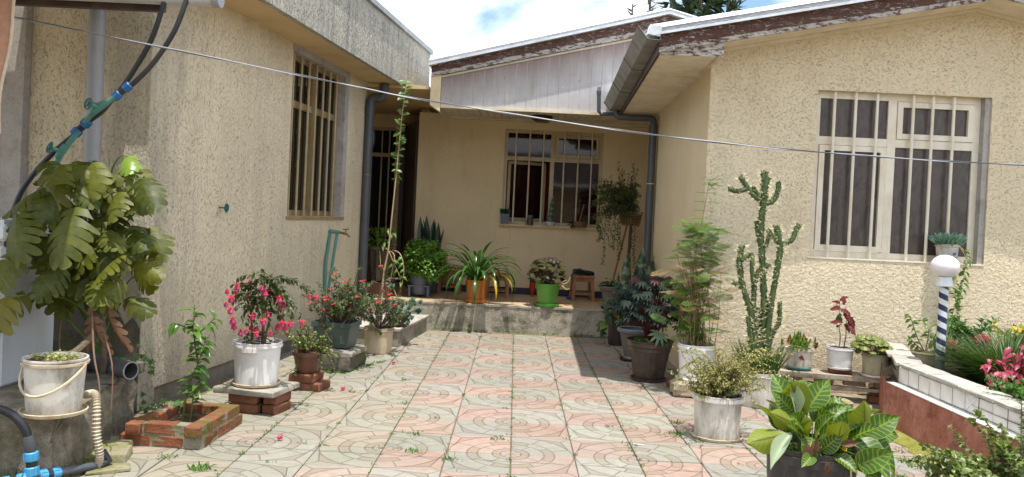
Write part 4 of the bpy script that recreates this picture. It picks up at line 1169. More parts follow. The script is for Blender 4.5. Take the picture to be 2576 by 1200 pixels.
# ------------------------------------------------------------------ generic builders
def bucket_parts(r, rt, rb, h, mat, rings=2, rim_mat=None, lugs=0, saucer=None, sr=None, sz=0.0, soil=0.88, handle=None, lid=False, seed=0):
    """plastic paint bucket used as a flower pot, with its soil and saucer"""
    mb = MB()
    prof = [(rb * 0.97, 0.0), (rb, 0.006)]
    for t in (0.3, 0.6, 0.84):
        prof.append((rb + (rt - rb) * t, h * t))
    z = 0.86
    for q in range(rings):
        rr = rb + (rt - rb) * z
        prof += [(rr, h * z), (rr + 0.007, h * (z + 0.006)), (rr + 0.007, h * (z + 0.03)), (rr, h * (z + 0.036))]
        z += 0.05
    prof += [(rt, h * 0.975), (rt + 0.006, h * 0.98), (rt + 0.006, h), (rt - 0.004, h), (rt - 0.007, h * 0.9), (rb * 0.9, h * 0.5)]
    mb.lathe(prof, 36, (0, 0, sz))
    part('bucket', mb, mat, r)
    part('rim', MB().lathe([(rb + (rt - rb) * .885, h * 0.885), (rt + 0.011, h * 0.887), (rt + 0.011, h * 0.93), (rb + (rt - rb) * .93, h * 0.932)], 36, (0, 0, sz), cap0=False), rim_mat or mat, r)
    for q in range(lugs):
        a = -1.57 + (q - (lugs - 1) / 2) * 0.22
        part('lug', MB().box(-0.018, 0.018, -0.006, 0.004, h * 0.80, h * 0.90), rim_mat or mat, r, loc=((rt + 0.008) * math.cos(a), (rt + 0.008) * math.sin(a), sz), rz=a + 1.57)
    if saucer:
        sr = sr or rb * 1.15
        part('saucer', MB().lathe([(sr * 0.9, 0.0), (sr, 0.006), (sr + 0.004, 0.022), (sr - 0.004, 0.024), (sr - 0.008, 0.010), (0.01, 0.009)], 36, (0, 0, 0.0)), saucer, r)
    rg = random.Random(seed)
    sm = MB(); n = 18; rs = rb + (rt - rb) * soil - 0.008
    sm.v = [(0, 0, sz + h * soil + 0.012)]; sm.uv = [(0.5, 0.5)]
    for ring, f in ((1, 0.5), (2, 1.0)):
        for k in range(n):
            a = 2 * math.pi * k / n
            sm.v.append((rs * f * math.cos(a), rs * f * math.sin(a), sz + h * soil + rg.uniform(-0.006, 0.012))); sm.uv.append((0.5, 0.5))
    for k in range(n):
        k2 = (k + 1) % n
        sm.f.append((0, 1 + k, 1 + k2)); sm.mi.append(0)
        sm.f.append((1 + k, 1 + n + k, 1 + n + k2, 1 + k2)); sm.mi.append(0)
    part('soil', sm, m_soil, r)
    return sz + h * soil


def round_pot(r, prof, mat, name='pot', n=36, sz=0.0, **kw):
    """thick-walled pot from an outside profile"""
    rt, h = prof[-1]
    p = list(prof) + [(rt - 0.012, h), (rt - 0.016, h * 0.86), (prof[0][0] * 0.8, h * 0.5)]
    part(name, MB().lathe(p, n, (0, 0, sz), **kw), mat, r)
    rs = rt - 0.015
    part('soil', MB().lathe([(rs, h * 0.88), (rs * 0.5, h * 0.90), (0.004, h * 0.91)], 20, (0, 0, sz), cap0=False), m_soil, r)
    return sz + h * 0.9


def saucer(r, sr, mat, z=0.0, h=0.024):
    part('saucer', MB().lathe([(sr * 0.88, 0.0), (sr, 0.006), (sr + 0.006, h), (sr - 0.004, h + 0.001), (sr - 0.01, 0.010), (0.01, 0.009)], 32, (0, 0, z)), mat, r)


def rnd_dir(rg, lo=-0.2, hi=1.0):
    a = rg.uniform(0, 2 * math.pi); z = rg.uniform(lo, hi)
    s = math.sqrt(max(0, 1 - z * z))
    return Vector((s * math.cos(a), s * math.sin(a), z))


def place_leaves(r, name, meshes, spots):
    """spots: (pos, dir, normal, scale); every leaf its own object"""
    for i, (p, d, n, s) in enumerate(spots):
        me = meshes[i % len(meshes)] if isinstance(meshes, list) else meshes
        part(name, me, None, r, M=orient(p, d, n, s))


def twigs(rg, base, n, length, spread, sub=2, up=0.7, seg=5, wig=0.12):
    """branching shoots; returns list of paths"""
    paths = []
    for i in range(n):
        d = Vector((rg.uniform(-1, 1) * spread, rg.uniform(-1, 1) * spread, up + rg.uniform(-0.2, 0.3))).normalized()
        p = Vector(base) + Vector((rg.uniform(-0.03, 0.03), rg.uniform(-0.03, 0.03), 0))
        L = length * rg.uniform(0.65, 1.1)
        path = [p.copy()]
        for k in range(seg):
            d = (d + Vector((rg.uniform(-wig, wig), rg.uniform(-wig, wig), rg.uniform(-wig, wig) * 0.8))).normalized()
            p = p + d * L / seg
            path.append(p.copy())
        paths.append(path)
        for q in range(sub):
            st = path[rg.randint(1, seg - 1)]
            dd = (d + Vector((rg.uniform(-1, 1), rg.uniform(-1, 1), rg.uniform(-0.2, 0.8)))).normalized()
            p2 = st.copy(); pp = [p2.copy()]
            L2 = L * rg.uniform(0.3, 0.55)
            for k in range(3):
                dd = (dd + Vector((rg.uniform(-wig, wig), rg.uniform(-wig, wig), rg.uniform(-wig, wig)))).normalized()
                p2 = p2 + dd * L2 / 3
                pp.append(p2.copy())
            paths.append(pp)
    return paths


def along(rg, paths, step, t0=0.15):
    """points with outward directions along shoots"""
    out = []
    for p in paths:
        tot = sum((p[i + 1] - p[i]).length for i in range(len(p) - 1))
        n = max(2, int(tot / step))
        for k in range(n):
            t = t0 + (1 - t0) * (k + rg.random() * 0.6) / n
            f = min(t, 0.999) * (len(p) - 1); i = int(f)
            pos = p[i].lerp(p[i + 1], f - i); tg = (p[i + 1] - p[i]).normalized()
            sd = tg.cross(Vector((rg.uniform(-1, 1), rg.uniform(-1, 1), rg.uniform(-1, 1))))
            if sd.length < 1e-4:
                continue
            out.append((pos, tg, sd.normalized()))
    return out


def stems(r, paths, rad, mat, name='stem', n=5, thorn=0, thorn_mat=None, rg=None):
    mb = MB()
    for p in paths:
        m = len(p)
        mb.tube(p, [rad * (1 - 0.65 * i / (m - 1)) for i in range(m)], n)
    o = part(name, mb, mat, r)
    if thorn:
        tb = MB()
        for p in paths:
            for (pos, tg, sd) in along(rg, [p], thorn, 0.05):
                L = rad * 2.6
                a = tg.cross(sd).normalized() * rad * 0.28
                tip = pos + sd * (rad + L) + tg * L * 0.3
                b = pos + sd * rad * 0.5
                tb.add([b + a, b - a * 0.5 + tg * rad * 0.28, b - a * 0.5 - tg * rad * 0.28, tip], [(0, 1, 3), (1, 2, 3), (2, 0, 3)])
        part('thorns', tb, thorn_mat or mat, o, smooth=0)
    return o


SMALL = leaf_tmpl(1.0, 0.62, (0.15, 0.8, 1.0, 0.6, 0.05), 0.15, 0.12)
OVAL = leaf_tmpl(1.0, 0.5, (0.1, 0.75, 1.0, 0.85, 0.5, 0.04), 0.25, 0.16)
ROUND = leaf_tmpl(1.0, 0.95, (0.3, 0.95, 1.0, 0.7, 0.1), 0.1, 0.10)
NEEDLE = leaf_tmpl(1.0, 0.11, (0.6, 1.0, 0.8, 0.1), 0.15, 0.1)


def foliage(r, spots, tmpl, mat, size, rg, name='foliage', jit=0.3, kind='stuff'):
    ms = [orient(p, d, n, size * rg.uniform(1 - jit, 1 + jit)) for (p, d, n) in spots]
    mb = MB().many(tmpl, ms)
    o = part(name, mb, mat, r, smooth=0, kind=kind)
    o.data.shade_smooth()
    return o


def up_mix(rg, d, u=0.6):
    return (Vector((rg.uniform(-0.5, 0.5), rg.uniform(-0.5, 0.5), u + rg.random())))


def flower_fuchsia():
    mb = MB()
    pet = leaf_tmpl(0.030, 0.016, (0.4, 1.0, 0.7, 0.05), -0.5, 0.1)
    mb.tube([(0, 0, 0), (0, 0, -0.012)], [0.003, 0.006], 6)
    ms = []
    for k in range(4):
        a = k * math.pi / 2
        ms.append(orient((0, 0, -0.012), (math.cos(a), math.sin(a), -0.35), (0, 0, 1)))
    mb.many(pet, ms)
    mb.lathe([(0.004, -0.012), (0.014, -0.022), (0.017, -0.036), (0.010, -0.042)], 9, mi=1, cap0=False)
    for k in range(3):
        mb.tube([(0.003 * k - 0.003, 0, -0.035), (0.006 * k - 0.006, 0.002, -0.062)], 0.0009, 3)
    me = mb.mesh('flower', 0); me.materials.append(m_f_pink); me.materials.append(m_f_mag)
    return me
def flower_thorn():
    mb = MB()
    rg = random.Random(4)
    pet = leaf_tmpl(0.014, 0.016, (0.4, 1.0, 0.9, 0.3), 0.1, 0.1)
    for c in range(4):
        o = Vector((rg.uniform(-0.013, 0.013), rg.uniform(-0.013, 0.013), rg.uniform(0, 0.008)))
        mb.many(pet, [orient(o, (math.cos(a), math.sin(a), 0.4), (0, 0, 1)) for a in (0.3 + c, 0.3 + c + 3.1)])
        mb.many(pet, [orient(o, (math.cos(a), math.sin(a), 0.7), (0, 0, 1), 0.7) for a in (1.9 + c, 1.9 + c + 3.1)])
    me = mb.mesh('flower', 0); me.materials.append(m_f_red)
    return me
F_FUCH = flower_fuchsia()
F_THORN = flower_thorn()

# ================================================================== LEFT CORNER
# masonry ledge
led = root('ledge', 'rough mossy masonry ledge at the foot of the left corner, carrying chest and bucket', 'ledge', (-2.9, 4.8, 0))
lm = MB()
rg = random.Random(21)
base = [(-0.75, -0.80), (0.10, -0.72), (0.52, -0.62), (0.60, -0.50), (0.52, 0.05), (0.40, 0.55), (0.33, 0.80), (-0.75, 0.80)]
top = [(-0.75, -0.70), (0.05, -0.66), (0.50, -0.60), (0.575, -0.48), (0.50, 0.02), (0.38, 0.50), (0.30, 0.80), (-0.75, 0.80)]
zs = [-0.05, 0.08, 0.2, 0.31, 0.34]
def dense(poly, k=7):
    out = []
    for i in range(len(poly)):
        a, b = poly[i], poly[(i + 1) % len(poly)]
        for q in range(k):
            out.append((a[0] + (b[0] - a[0]) * q / k, a[1] + (b[1] - a[1]) * q / k))
    return out
bd, td = dense(base, 12), dense(top, 12)
nn = len(bd)
for iz, z in enumerate(zs):
    f = iz / (len(zs) - 1)
    for a, b in zip(bd, td):
        j = 0.05 if 0 < iz < 4 else 0.014
        x = a[0] + (b[0] - a[0]) * f; y = a[1] + (b[1] - a[1]) * f
        q = mnoise.noise(Vector((x * 7, y * 7, z * 9)))
        lm.v.append((x + q * j * 1.5 + rg.uniform(-j, j) * 0.5, y + q * j * 1.5, z + rg.uniform(-0.006, 0.006))); lm.uv.append((0.5, 0.5))
for iz in range(len(zs) - 1):
    for k in range(nn):
        k2 = (k + 1) % nn
        lm.f.append((iz * nn + k, iz * nn + k2, (iz + 1) * nn + k2, (iz + 1) * nn + k)); lm.mi.append(0)
lm.f.append(tuple(range((len(zs) - 1) * nn, len(zs) * nn))); lm.mi.append(0)
part('ledge_body', lm, m_ledge, led, smooth=50)
for i, (x, y, sx, sy, sz, z, rz) in enumerate([(0.33, 0.30, 0.24, 0.28, 0.05, 0.335, 0.3), (0.38, -0.05, 0.22, 0.20, 0.045, 0.335, 0.9), (0.36, 0.58, 0.2, 0.22, 0.06, 0.335, 0.2), (-0.42, -0.74, 0.30, 0.16, 0.12, 0.16, 0.1), (-0.15, -0.78, 0.22, 0.14, 0.10, 0.02, -0.2)]):
    part('stone', rough_box(sx, sy, sz, 60 + i, 0.01, 0.012, 1), m_conc_dark if i < 3 else m_ledge, led, loc=(x, y, z), rz=rz)
# rusty angle iron on the ledge front
ai = root('angle_iron', 'short rusty angle iron let into the front of the left ledge', 'metal bracket', (-2.78, 4.02, 0.2))
part('flange', MB().box(-0.42, 0.0, -0.004, 0.0, 0.0, 0.05), m_zinc_grey, ai)
part('plate', MB().box(0.001, 0.035, -0.012, 0.0, -0.03, 0.07), m_brick_old, ai)

# white chest
ch = root('storage_chest', 'white enamelled chest with ribbed lid, half out of frame behind the monstera', 'chest', (-3.33, 4.98, 0.345))
b_ = rough_box(0.76, 0.56, 0.84, 3, 0, 0.02, 0)
part('body', b_, m_fridge, ch)
lid = rough_box(0.80, 0.60, 0.10, 4, 0, 0.018, 0)
part('lid', lid, m_fridge, ch, loc=(0, 0, 0.862))
part('seal', MB().box(-0.37, 0.37, -0.27, 0.27, 0.84, 0.862), m_pvc, ch)
part('lid_top', MB().box(-0.36, 0.36, -0.26, 0.26, 0.962, 0.985), m_fridge, ch)
for x in (-0.2, 0.0, 0.2, 0.33):
    part('rib', MB().box(x, x + 0.006, -0.284, -0.2805, 0.05, 0.80), m_fridge, ch)

# bucket with bail handle on an old lid
r = root('planted_bucket', 'dirty white bucket with loose bail handle and dry weeds, standing on the left ledge', 'bucket', (-2.385, 4.27, 0.343))
ht = bucket_parts(r, 0.150, 0.130, 0.285, m_white_old, 3, m_beige_pl, saucer=m_beige_pl, sr=0.160, sz=0.012, soil=0.93, seed=3)
hb = []
for i in range(15):
    a = math.pi * i / 14
    hb.append(Vector((-0.160 * math.cos(a) * 1.0, -0.158 * math.sin(a) * 1.02, 0.27 - 0.115 * math.sin(a) - 0.07 * (1 - i / 14) * math.sin(a))))
part('handle', MB().tube(hb, 0.0075, 6), m_beige_pl, r)
rg = random.Random(8)
sp = []
for i in range(260):
    a = rg.uniform(0, 6.28); q = 0.12 * math.sqrt(rg.random())
    sp.append(((q * math.cos(a), q * math.sin(a), ht + rg.uniform(0, 0.035)), rnd_dir(rg, 0.0, 0.7), rnd_dir(rg, 0.3, 1)))
foliage(r, sp, SMALL, m_l_wiry, 0.016, rg, name='weeds')

# monstera
mon = root('monstera_plant', 'large split-leaf monstera climbing the left wall corner above the bucket', 'plant', (-2.62, 5.05, 0.35))
O = Vector(mon.location)
def monstera_mesh(seed, mat, lobes=5, splits=0.62):
    rg = random.Random(seed)
    mb = MB()
    def edge(v):       # half-width of the heart-shaped blade
        return 0.50 * (max(0.0, math.sin(math.pi * min(1, (v + 0.12) / 1.12)) ** 0.7)) * (1 - 0.25 * v)
    def pos(u, v, dv):
        w = edge(v)
        vv = v + dv * abs(u) ** 1.3
        x = u * w
        z = -0.28 * vv * vv - 0.55 * abs(u) ** 1.8 * w - 0.02 * math.cos(vv * 20) * abs(u)
        y = vv - 0.10 * abs(u) * (1 - v) * 1.3
        return (x, y * 0.95, z + 0.04 * abs(u))
    for side in (-1, 1):
        for i in range(lobes):
            v0, v1 = i / lobes, (i + 1) / lobes
            c = (v0 + v1) / 2
            cols = [0.0, 0.22, 0.45, 0.7, 0.88, 1.0]
            vs = []; uv = []
            gap = rg.uniform(0.55, 0.82); ust = rg.uniform(0.2, 0.5); lf_ = rg.uniform(0.86, 1.06); kink = rg.uniform(-0.05, 0.03)
            for j, u in enumerate(cols):
                sh = 1.0 if u < ust else 1 - (u - ust) / (1 - ust) * (1 - gap)
                if u == 1.0: sh *= 0.5
                if i == 0: sh = max(sh, 0.9)
                hw = (v1 - v0) / 2 * sh
                dv = 0.16 + 0.05 * (1 - c)
                for s in (-1, 1):
                    q_ = pos(side * u * (lf_ if u > 0.3 else 1), max(0, c + s * hw), dv * (1 if i else 0.6))
                    vs.append((q_[0], q_[1], q_[2] + kink * u * u))
                    uv.append((0.5 + 0.5 * side * u, c + s * hw))
            fs = []
            for j in range(len(cols) - 1):
                q = (2 * j, 2 * j + 2, 2 * j + 3, 2 * j + 1)
                fs.append(q if side > 0 else q[::-1])
            mb.add(vs, fs, 0, uv)
    mb.tube([(0, 0, 0.002), (0, 0.5, -0.08), (0, 0.95, -0.30)], [0.012, 0.008, 0.003], 5)
    me = mb.mesh('leaf', 0); me.shade_smooth(); me.materials.append(mat)
    return me
MM = [monstera_mesh(s, m_l_mon, 5 + s % 2) for s in (1, 2, 3, 7, 8, 9)]
MY = monstera_mesh(4, m_l_mon_yel); MN = monstera_mesh(5, m_l_mon_new); MD = monstera_mesh(6, m_l_mon_dead)
J = [(-2.67, 1.67), (-2.52, 1.69), (-2.41, 1.75), (-2.27, 1.61), (-2.35, 1.52), (-2.50, 1.42), (-2.81, 1.37), (-2.66, 1.50), (-2.78, 1.42), (-2.79, 1.14), (-2.31, 1.30), (-2.35, 1.22), (-2.56, 1.08), (-2.43, 1.01), (-2.74, 0.92)]
T = [(-2.66, 1.37), (-2.47, 1.42), (-2.33, 1.64), (-2.08, 1.43), (-2.35, 1.36), (-2.50, 1.10), (-2.70, 1.08), (-2.64, 1.28), (-2.95, 1.30), (-2.92, 0.92), (-2.14, 1.22), (-2.35, 1.00), (-2.64, 0.90), (-2.24, 0.93), (-2.84, 0.68)]
LY = [4.78, 4.82, 5.02, 4.90, 4.80, 4.60, 4.58, 4.70, 4.75, 4.55, 4.92, 4.85, 4.62, 4.75, 4.42]
LS = [0.33, 0.30, 0.20, 0.32, 0.26, 0.42, 0.36, 0.28, 0.26, 0.34, 0.26, 0.27, 0.26, 0.28, 0.34]
pet = []
rg = random.Random(12)
for i, ((jx, jz), (tx, tz)) in enumerate(zip(J, T)):
    p = Vector((jx, LY[i], jz)); tip = Vector((tx, LY[i] - 0.10, tz))
    d = (tip - p); d.y -= 0.55 * d.length
    me = MN if i == 2 else (MY if i == 14 else MM[i % 6])
    nrm = Vector((rg.uniform(-0.55, 0.6), -0.55 + rg.uniform(-.3, .35), 0.95))
    if i == 2: nrm = Vector((0.1, -1.0, 0.35))
    part('leaf', me, None, mon, M=orient(p - O, d, nrm, LS[i] * 0.82), label='young bright green leaf at the top' if i == 2 else None)
    b = Vector((-2.62 + rg.uniform(-0.06, 0.1), 5.12, max(0.5, jz - rg.uniform(0.25, 0.5))))
    pet.append([q - O for q in bez(b, Vector((jx * 0.4 + b.x * 0.6, 5.0, jz + 0.05)), p, 7)])
# leaves deeper inside the clump
for i in range(64):
    p = Vector((-2.92 + 0.68 * rg.random(), 4.72 + 0.42 * rg.random(), 0.85 + 0.85 * rg.random()))
    a = rg.uniform(-1.1, 1.1)
    d = Vector((math.sin(a) * 1.1, rg.uniform(-0.9, -0.3), rg.uniform(-0.85, 0.1))); nrm = Vector((rg.uniform(-0.9, 0.9), -0.5 + rg.uniform(-.4, .4), 0.8))
    part('leaf', MM[i % 6], None, mon, M=orient(p - O, d, nrm, rg.uniform(0.17, 0.26)))
    b = Vector((-2.62, 5.15, max(0.5, p.z - 0.4)))
    pet.append([q - O for q in bez(b, (b + p) / 2 + Vector((0, 0, 0.12)), p, 5)])
stems(mon, pet, 0.010, m_stem_green, 'petiole', 6)
tr = [[Vector(q) - O for q in smooth_path([(-2.45, 4.55, 0.60), (-2.40, 4.72, 0.72), (-2.50, 4.95, 0.85), (-2.60, 5.1, 1.2), (-2.58, 5.15, 1.5)], 4)],
      [Vector(q) - O for q in smooth_path([(-2.68, 5.1, 0.34), (-2.66, 5.12, 0.8), (-2.60, 5.12, 1.2)], 4)],
      [Vector(q) - O for q in smooth_path([(-2.55, 5.1, 0.34), (-2.50, 5.0, 0.62), (-2.60, 5.12, 0.95)], 4)]]
stems(mon, tr, 0.022, m_bark, 'trunk', 8)
roots_ = [[Vector(q) - O for q in smooth_path(pp, 5)] for pp in ([(-2.46, 4.75, 0.95), (-2.33, 4.55, 0.62), (-2.24, 4.45, 0.45), (-2.23, 4.45, 0.2), (-2.26, 4.55, 0.01)], [(-2.40, 4.72, 0.80), (-2.25, 4.6, 0.55), (-2.22, 4.55, 0.3)], [(-2.75, 5.0, 0.9), (-2.72, 4.9, 0.6), (-2.7, 4.95, 0.35)])]
stems(mon, roots_, 0.006, m_twig, 'aerial_root', 5)
for i, (x, y, z, dx, L) in enumerate([(-2.43, 4.72, 0.86, 0.1, 0.30), (-2.36, 4.70, 0.88, 0.55, 0.26), (-2.45, 4.75, 0.82, -0.15, 0.24), (-2.40, 4.66, 0.80, 0.25, 0.26), (-2.34, 4.70, 0.84, 0.3, 0.3)]):
    part('dead_leaf', MD, None, mon, M=orient(Vector((x, y, z)) - O, (dx, -0.15, -1), (0.9 - 0.6 * i, -1, 0.1), L * 0.85, 0.22))

# drain pipe on the corner, its clamp and socket
dp = root('drain_pipe', 'grey plastic rain pipe strapped to the left wall corner above the monstera', 'pipe', (-2.935, 5.60, 1.2))
part('pipe', MB().tube([(0, 0, -0.3), (0.0, 0, 1.9)], 0.055, 20), m_pvc, dp)
part('socket', MB().tube([(0, 0, 1.60), (0, 0, 1.61), (0, 0, 1.75)], [0.056, 0.062, 0.062], 20).torus((0, 0, 1.62), (0, 0, 1), 0.060, 0.006, 20), m_pvc, dp)
cl = part('clamp', MB().torus((0, 0, 0.93), (0, 0, 1), 0.058, 0.006, 20), m_brass, dp)
part('screw', MB().tube([(0.06, -0.01, 0.93), (0.09, -0.02, 0.925)], 0.006, 6), m_brass, cl)

# pale gutter across the top and the two water hoses with valves
gt = root('roof_gutter', 'pale plastic gutter with rounded end cap at the top left edge', 'gutter', (-2.6, 5.22, 2.80))
part('trough', MB().tube([(-1.4, 0, 0), (0.60, 0, 0)], 0.062, 16), m_pvc_pale, gt)
part('end_cap', MB().tube([(0.60, 0, 0), (0.605, 0, 0), (0.65, 0, 0)], [0.062, 0.068, 0.066], 16), m_pvc, gt)
part('rafter', MB().box(-1.3, 0.25, 0.07, 0.12, -0.085, -0.02), m_brown, gt)

def valve(parent, p, axis, out):
    p = Vector(p); axis = Vector(axis).normalized(); out = Vector(out).normalized()
    v = part('valve', MB().tube([p - axis * 0.05, p - axis * 0.02, p + axis * 0.02, p + axis * 0.05], [0.016, 0.021, 0.021, 0.016], 10).tube([p, p + out * 0.055], 0.013, 8), m_teal, parent)
    c = p + out * 0.07
    hw = MB().torus(c, out, 0.034, 0.0055, 18, 6)
    u = out.orthogonal().normalized(); w = out.cross(u)
    for k in range(5):
        a = 2 * math.pi * k / 5
        hw.tube([c, c + (u * math.cos(a) + w * math.sin(a)) * 0.034], 0.004, 5)
    hw.tube([c - out * 0.01, c + out * 0.006], 0.009, 8)
    part('handwheel', hw, m_teal_dark, v)
def coupling(parent, p, axis, mat=None, s=1.0, r=0.026):
    p = Vector(p); axis = Vector(axis).normalized()
    mb = MB()
    for k in (-1, 1):
        q = p + axis * 0.042 * k * s
        mb.tube([q - axis * 0.026 * s, q - axis * 0.022 * s, q + axis * 0.022 * s, q + axis * 0.026 * s], [r * 0.86 * s, r * s, r * s, r * 0.86 * s], 12)
        u = axis.orthogonal().normalized(); w = axis.cross(u)
        for j in range(8):
            a = 2 * math.pi * j / 8
            o = (u * math.cos(a) + w * math.sin(a)) * r * s
            mb.tube([q + o - axis * 0.02 * s, q + o + axis * 0.02 * s], 0.004 * s, 4)
    o = part('coupling', mb, mat or m_blue, parent)
    part('sleeve', MB().tube([p - axis * 0.03 * s, p + axis * 0.03 * s], r * 0.8 * s, 10), m_hose_black, o)
h1 = root('water_hose', 'black water hose curving down left to the lower of the two green valves', 'hose', (-2.7, 5.2, 1.9))
O1 = Vector(h1.location)
def L1(pp): return [Vector(p) - O1 for p in pp]
part('hose', MB().tube(L1(smooth_path([(-2.27, 5.22, 2.85), (-2.30, 5.2, 2.76), (-2.38, 5.2, 2.50), (-2.52, 5.2, 2.24), (-2.63, 5.2, 2.09), (-2.68, 5.2, 2.03), (-2.755, 5.19, 1.965)], 6)), 0.0165, 10), m_hose_black, h1)
coupling(h1, Vector((-2.79, 5.18, 1.925)) - O1, (-0.7, 0, -0.72), r=0.029)
part('hose_end', MB().tube(L1(smooth_path([(-2.82, 5.18, 1.885), (-2.95, 5.18, 1.77), (-3.08, 5.18, 1.62), (-3.17, 5.18, 1.47), (-3.22, 5.18, 1.28), (-3.24, 5.2, 1.0)], 6)), 0.017, 10), m_hose_black, h1)
part('branch_pipe', MB().tube(L1([(-2.80, 5.17, 1.90), (-2.855, 5.16, 1.82), (-2.90, 5.15, 1.74), (-2.96, 5.15, 1.60), (-3.04, 5.15, 1.38), (-3.07, 5.15, 1.2)]), 0.017, 10), m_teal, h1)
valve(h1, Vector((-2.885, 5.13, 1.765)) - O1, (-0.5, 0, -0.8), (-0.62, -0.7, 0.28))
h2 = root('water_hose', 'black water hose crossing the rain pipe at the upper of the two green valves', 'hose', (-2.4, 5.18, 2.2))
O2 = Vector(h2.location)
part('hose', MB().tube([Vector(p) - O2 for p in smooth_path([(-2.13, 5.2, 2.86), (-2.155, 5.18, 2.76), (-2.22, 5.17, 2.56), (-2.34, 5.17, 2.36), (-2.45, 5.17, 2.235), (-2.485, 5.17, 2.205)], 6)], 0.0165, 10), m_hose_black, h2)
coupling(h2, Vector((-2.53, 5.16, 2.165)) - O2, (-0.72, 0, -0.66))
part('pipe', MB().tube([Vector(p) - O2 for p in ((-2.56, 5.15, 2.135), (-2.64, 5.14, 2.06), (-2.72, 5.15, 2.0), (-2.76, 5.16, 1.955))], 0.016, 10), m_teal, h2)
valve(h2, Vector((-2.655, 5.12, 2.055)) - O2, (-0.75, 0, -0.66), (-0.45, -0.8, 0.15))

# towel over the line, wire
tw = root('towel', 'salmon pink towel with cream hem hanging at the top left edge', 'towel', (-2.95, 4.42, 2.2))
tb = MB(); nu, nv = 14, 12
for j in range(nv + 1):
    for i in range(nu + 1):
        u, v = i / nu, j / nv
        wdt = 0.62 * (1 - 0.10 * v) 
        x = 0.20 - (1 - u) * wdt - 0.085 * v + 0.05 * max(0, 0.25 - v)
        tb.v.append((x + 0.012 * math.sin(v * 9 + u * 4), 0.025 * math.sin(u * 17 + v * 2) * (0.3 + v), 0.47 - 0.86 * v + 0.04 * math.sin(u * 9) * (1 - v))); tb.uv.append((u, v))
for j in range(nv):
    for i in range(nu):
        a = j * (nu + 1) + i
        tb.f.append((a, a + 1, a + nu + 2, a + nu + 1)); tb.mi.append(0)
me = tb.mesh('cloth', 0); me.shade_smooth(); me.materials.append(m_cloth)
c_ = part('cloth', me, None, tw); c_.modifiers.new('thick', 'SOLIDIFY').thickness = 0.008
hem = [Vector(tb.v[j * (nu + 1) + nu]) + Vector((0.004, -0.004, 0)) for j in range(nv + 1)]
part('hem', MB().tube(hem, 0.008, 6), m_cloth_cream, tw)
part('fold', MB().tube([Vector(tb.v[(nu + 1) + i]) + Vector((0, -0.02, 0.02 + 0.01 * math.sin(i))) for i in range(nu + 1)], [0.03] * nu + [0.022], 8), m_cloth, tw)
wi = root('clothes_line', 'twisted grey wire clothes line crossing the whole yard', 'clothes line', (0, 4.5, 2.1))
wp = smooth_path([(-3.3, 0.0, 0.44), (-2.82, 0.0, 0.36), (-1.27, 0.0, 0.12), (-0.50, 0.0, 0.005), (0.75, 0.0, -0.125), (1.74, 0.0, -0.18), (2.78, 0.0, -0.195), (4.2, 0.0, -0.17)], 14)
for ph in (0, math.pi):
    part('strand', MB().tube([p + Vector((0, math.cos(i * 0.5 + ph), math.sin(i * 0.5 + ph))) * 0.0026 for i, p in enumerate(wp)], 0.0030, 5), m_wire if ph else m_pvc_dark, wi)

# drain outlet pipe, ribbed conduit, feed pipe with blue tee
po = root('drain_outlet', 'dark grey open-ended drain pipe stub poking out beside the left bucket', 'pipe', (-2.42, 5.08, 0.43))
part('pipe', MB().tube([(-0.45, 0.22, 0), (0.07, -0.03, -0.01)], 0.056, 20, caps=False).tube([(0.07, -0.03, -0.01), (-0.45, 0.22, 0)], 0.050, 20, caps=False), m_pvc_dark, po)
part('lip', MB().torus((0.07, -0.03, -0.01), (0.52, -0.25, 0), 0.053, 0.005, 20, 6), m_pvc, po)
cd = root('ribbed_hose', 'cream ribbed drain hose bending down over the left ledge', 'hose', (-2.22, 4.4, 0.2))
pth = smooth_path([(-0.10, 0.06, 0.20), (-0.03, 0.02, 0.215), (0.005, -0.02, 0.16), (0.015, -0.03, 0.02), (0.03, -0.02, -0.10), (0.02, 0.0, -0.17)], 14)
cm = MB(); rr = [0.019 + 0.0045 * (1 if i % 2 else -1) for i in range(len(pth))]
cm.tube(pth, rr, 10)
part('conduit', cm, m_conduit, cd, smooth=0)
fp = root('feed_pipe', 'black water pipe with bright blue tee couplings lying in front of the left ledge', 'pipe', (-2.45, 4.25, 0.05))
OF = Vector(fp.location)
part('pipe', MB().tube([Vector(p) - OF for p in smooth_path([(-3.0, 4.02, 0.44), (-2.72, 4.02, 0.44), (-2.52, 4.06, 0.40), (-2.43, 4.08, 0.32), (-2.405, 4.10, 0.22)], 6)], 0.021, 12), m_hose_black, fp)
part('collar', MB().tube([Vector(p) - OF for p in ((-2.41, 4.09, 0.27), (-2.405, 4.095, 0.235), (-2.40, 4.10, 0.195))], [0.024, 0.031, 0.026], 12), m_pvc_dark, fp)
part('collar', MB().tube([Vector((-2.99, 4.0, 0.445)) - OF, Vector((-2.80, 4.02, 0.445)) - OF], 0.033, 12), m_hose_black, fp)
part('riser', MB().tube([Vector((-2.402, 4.10, 0.22)) - OF, Vector((-2.392, 4.11, 0.06)) - OF], 0.021, 12), m_pvc_dark, fp)
part('run', MB().tube([Vector(p) - OF for p in ((-2.85, 3.70, 0.02), (-2.39, 4.11, 0.055), (-2.19, 4.42, 0.035))], 0.021, 12), m_pvc_dark, fp)
coupling(fp, Vector((-2.395, 4.105, 0.125)) - OF, (0.05, 0.05, -1), m_blue_sun, 0.9, 0.036)
coupling(fp, Vector((-2.45, 4.05, 0.05)) - OF, (0.75, 0.66, 0.05), m_blue_sun, 0.8, 0.036)
coupling(fp, Vector((-2.345, 4.18, 0.05)) - OF, (0.54, 0.83, -0.05), m_blue_sun, 0.8, 0.036)
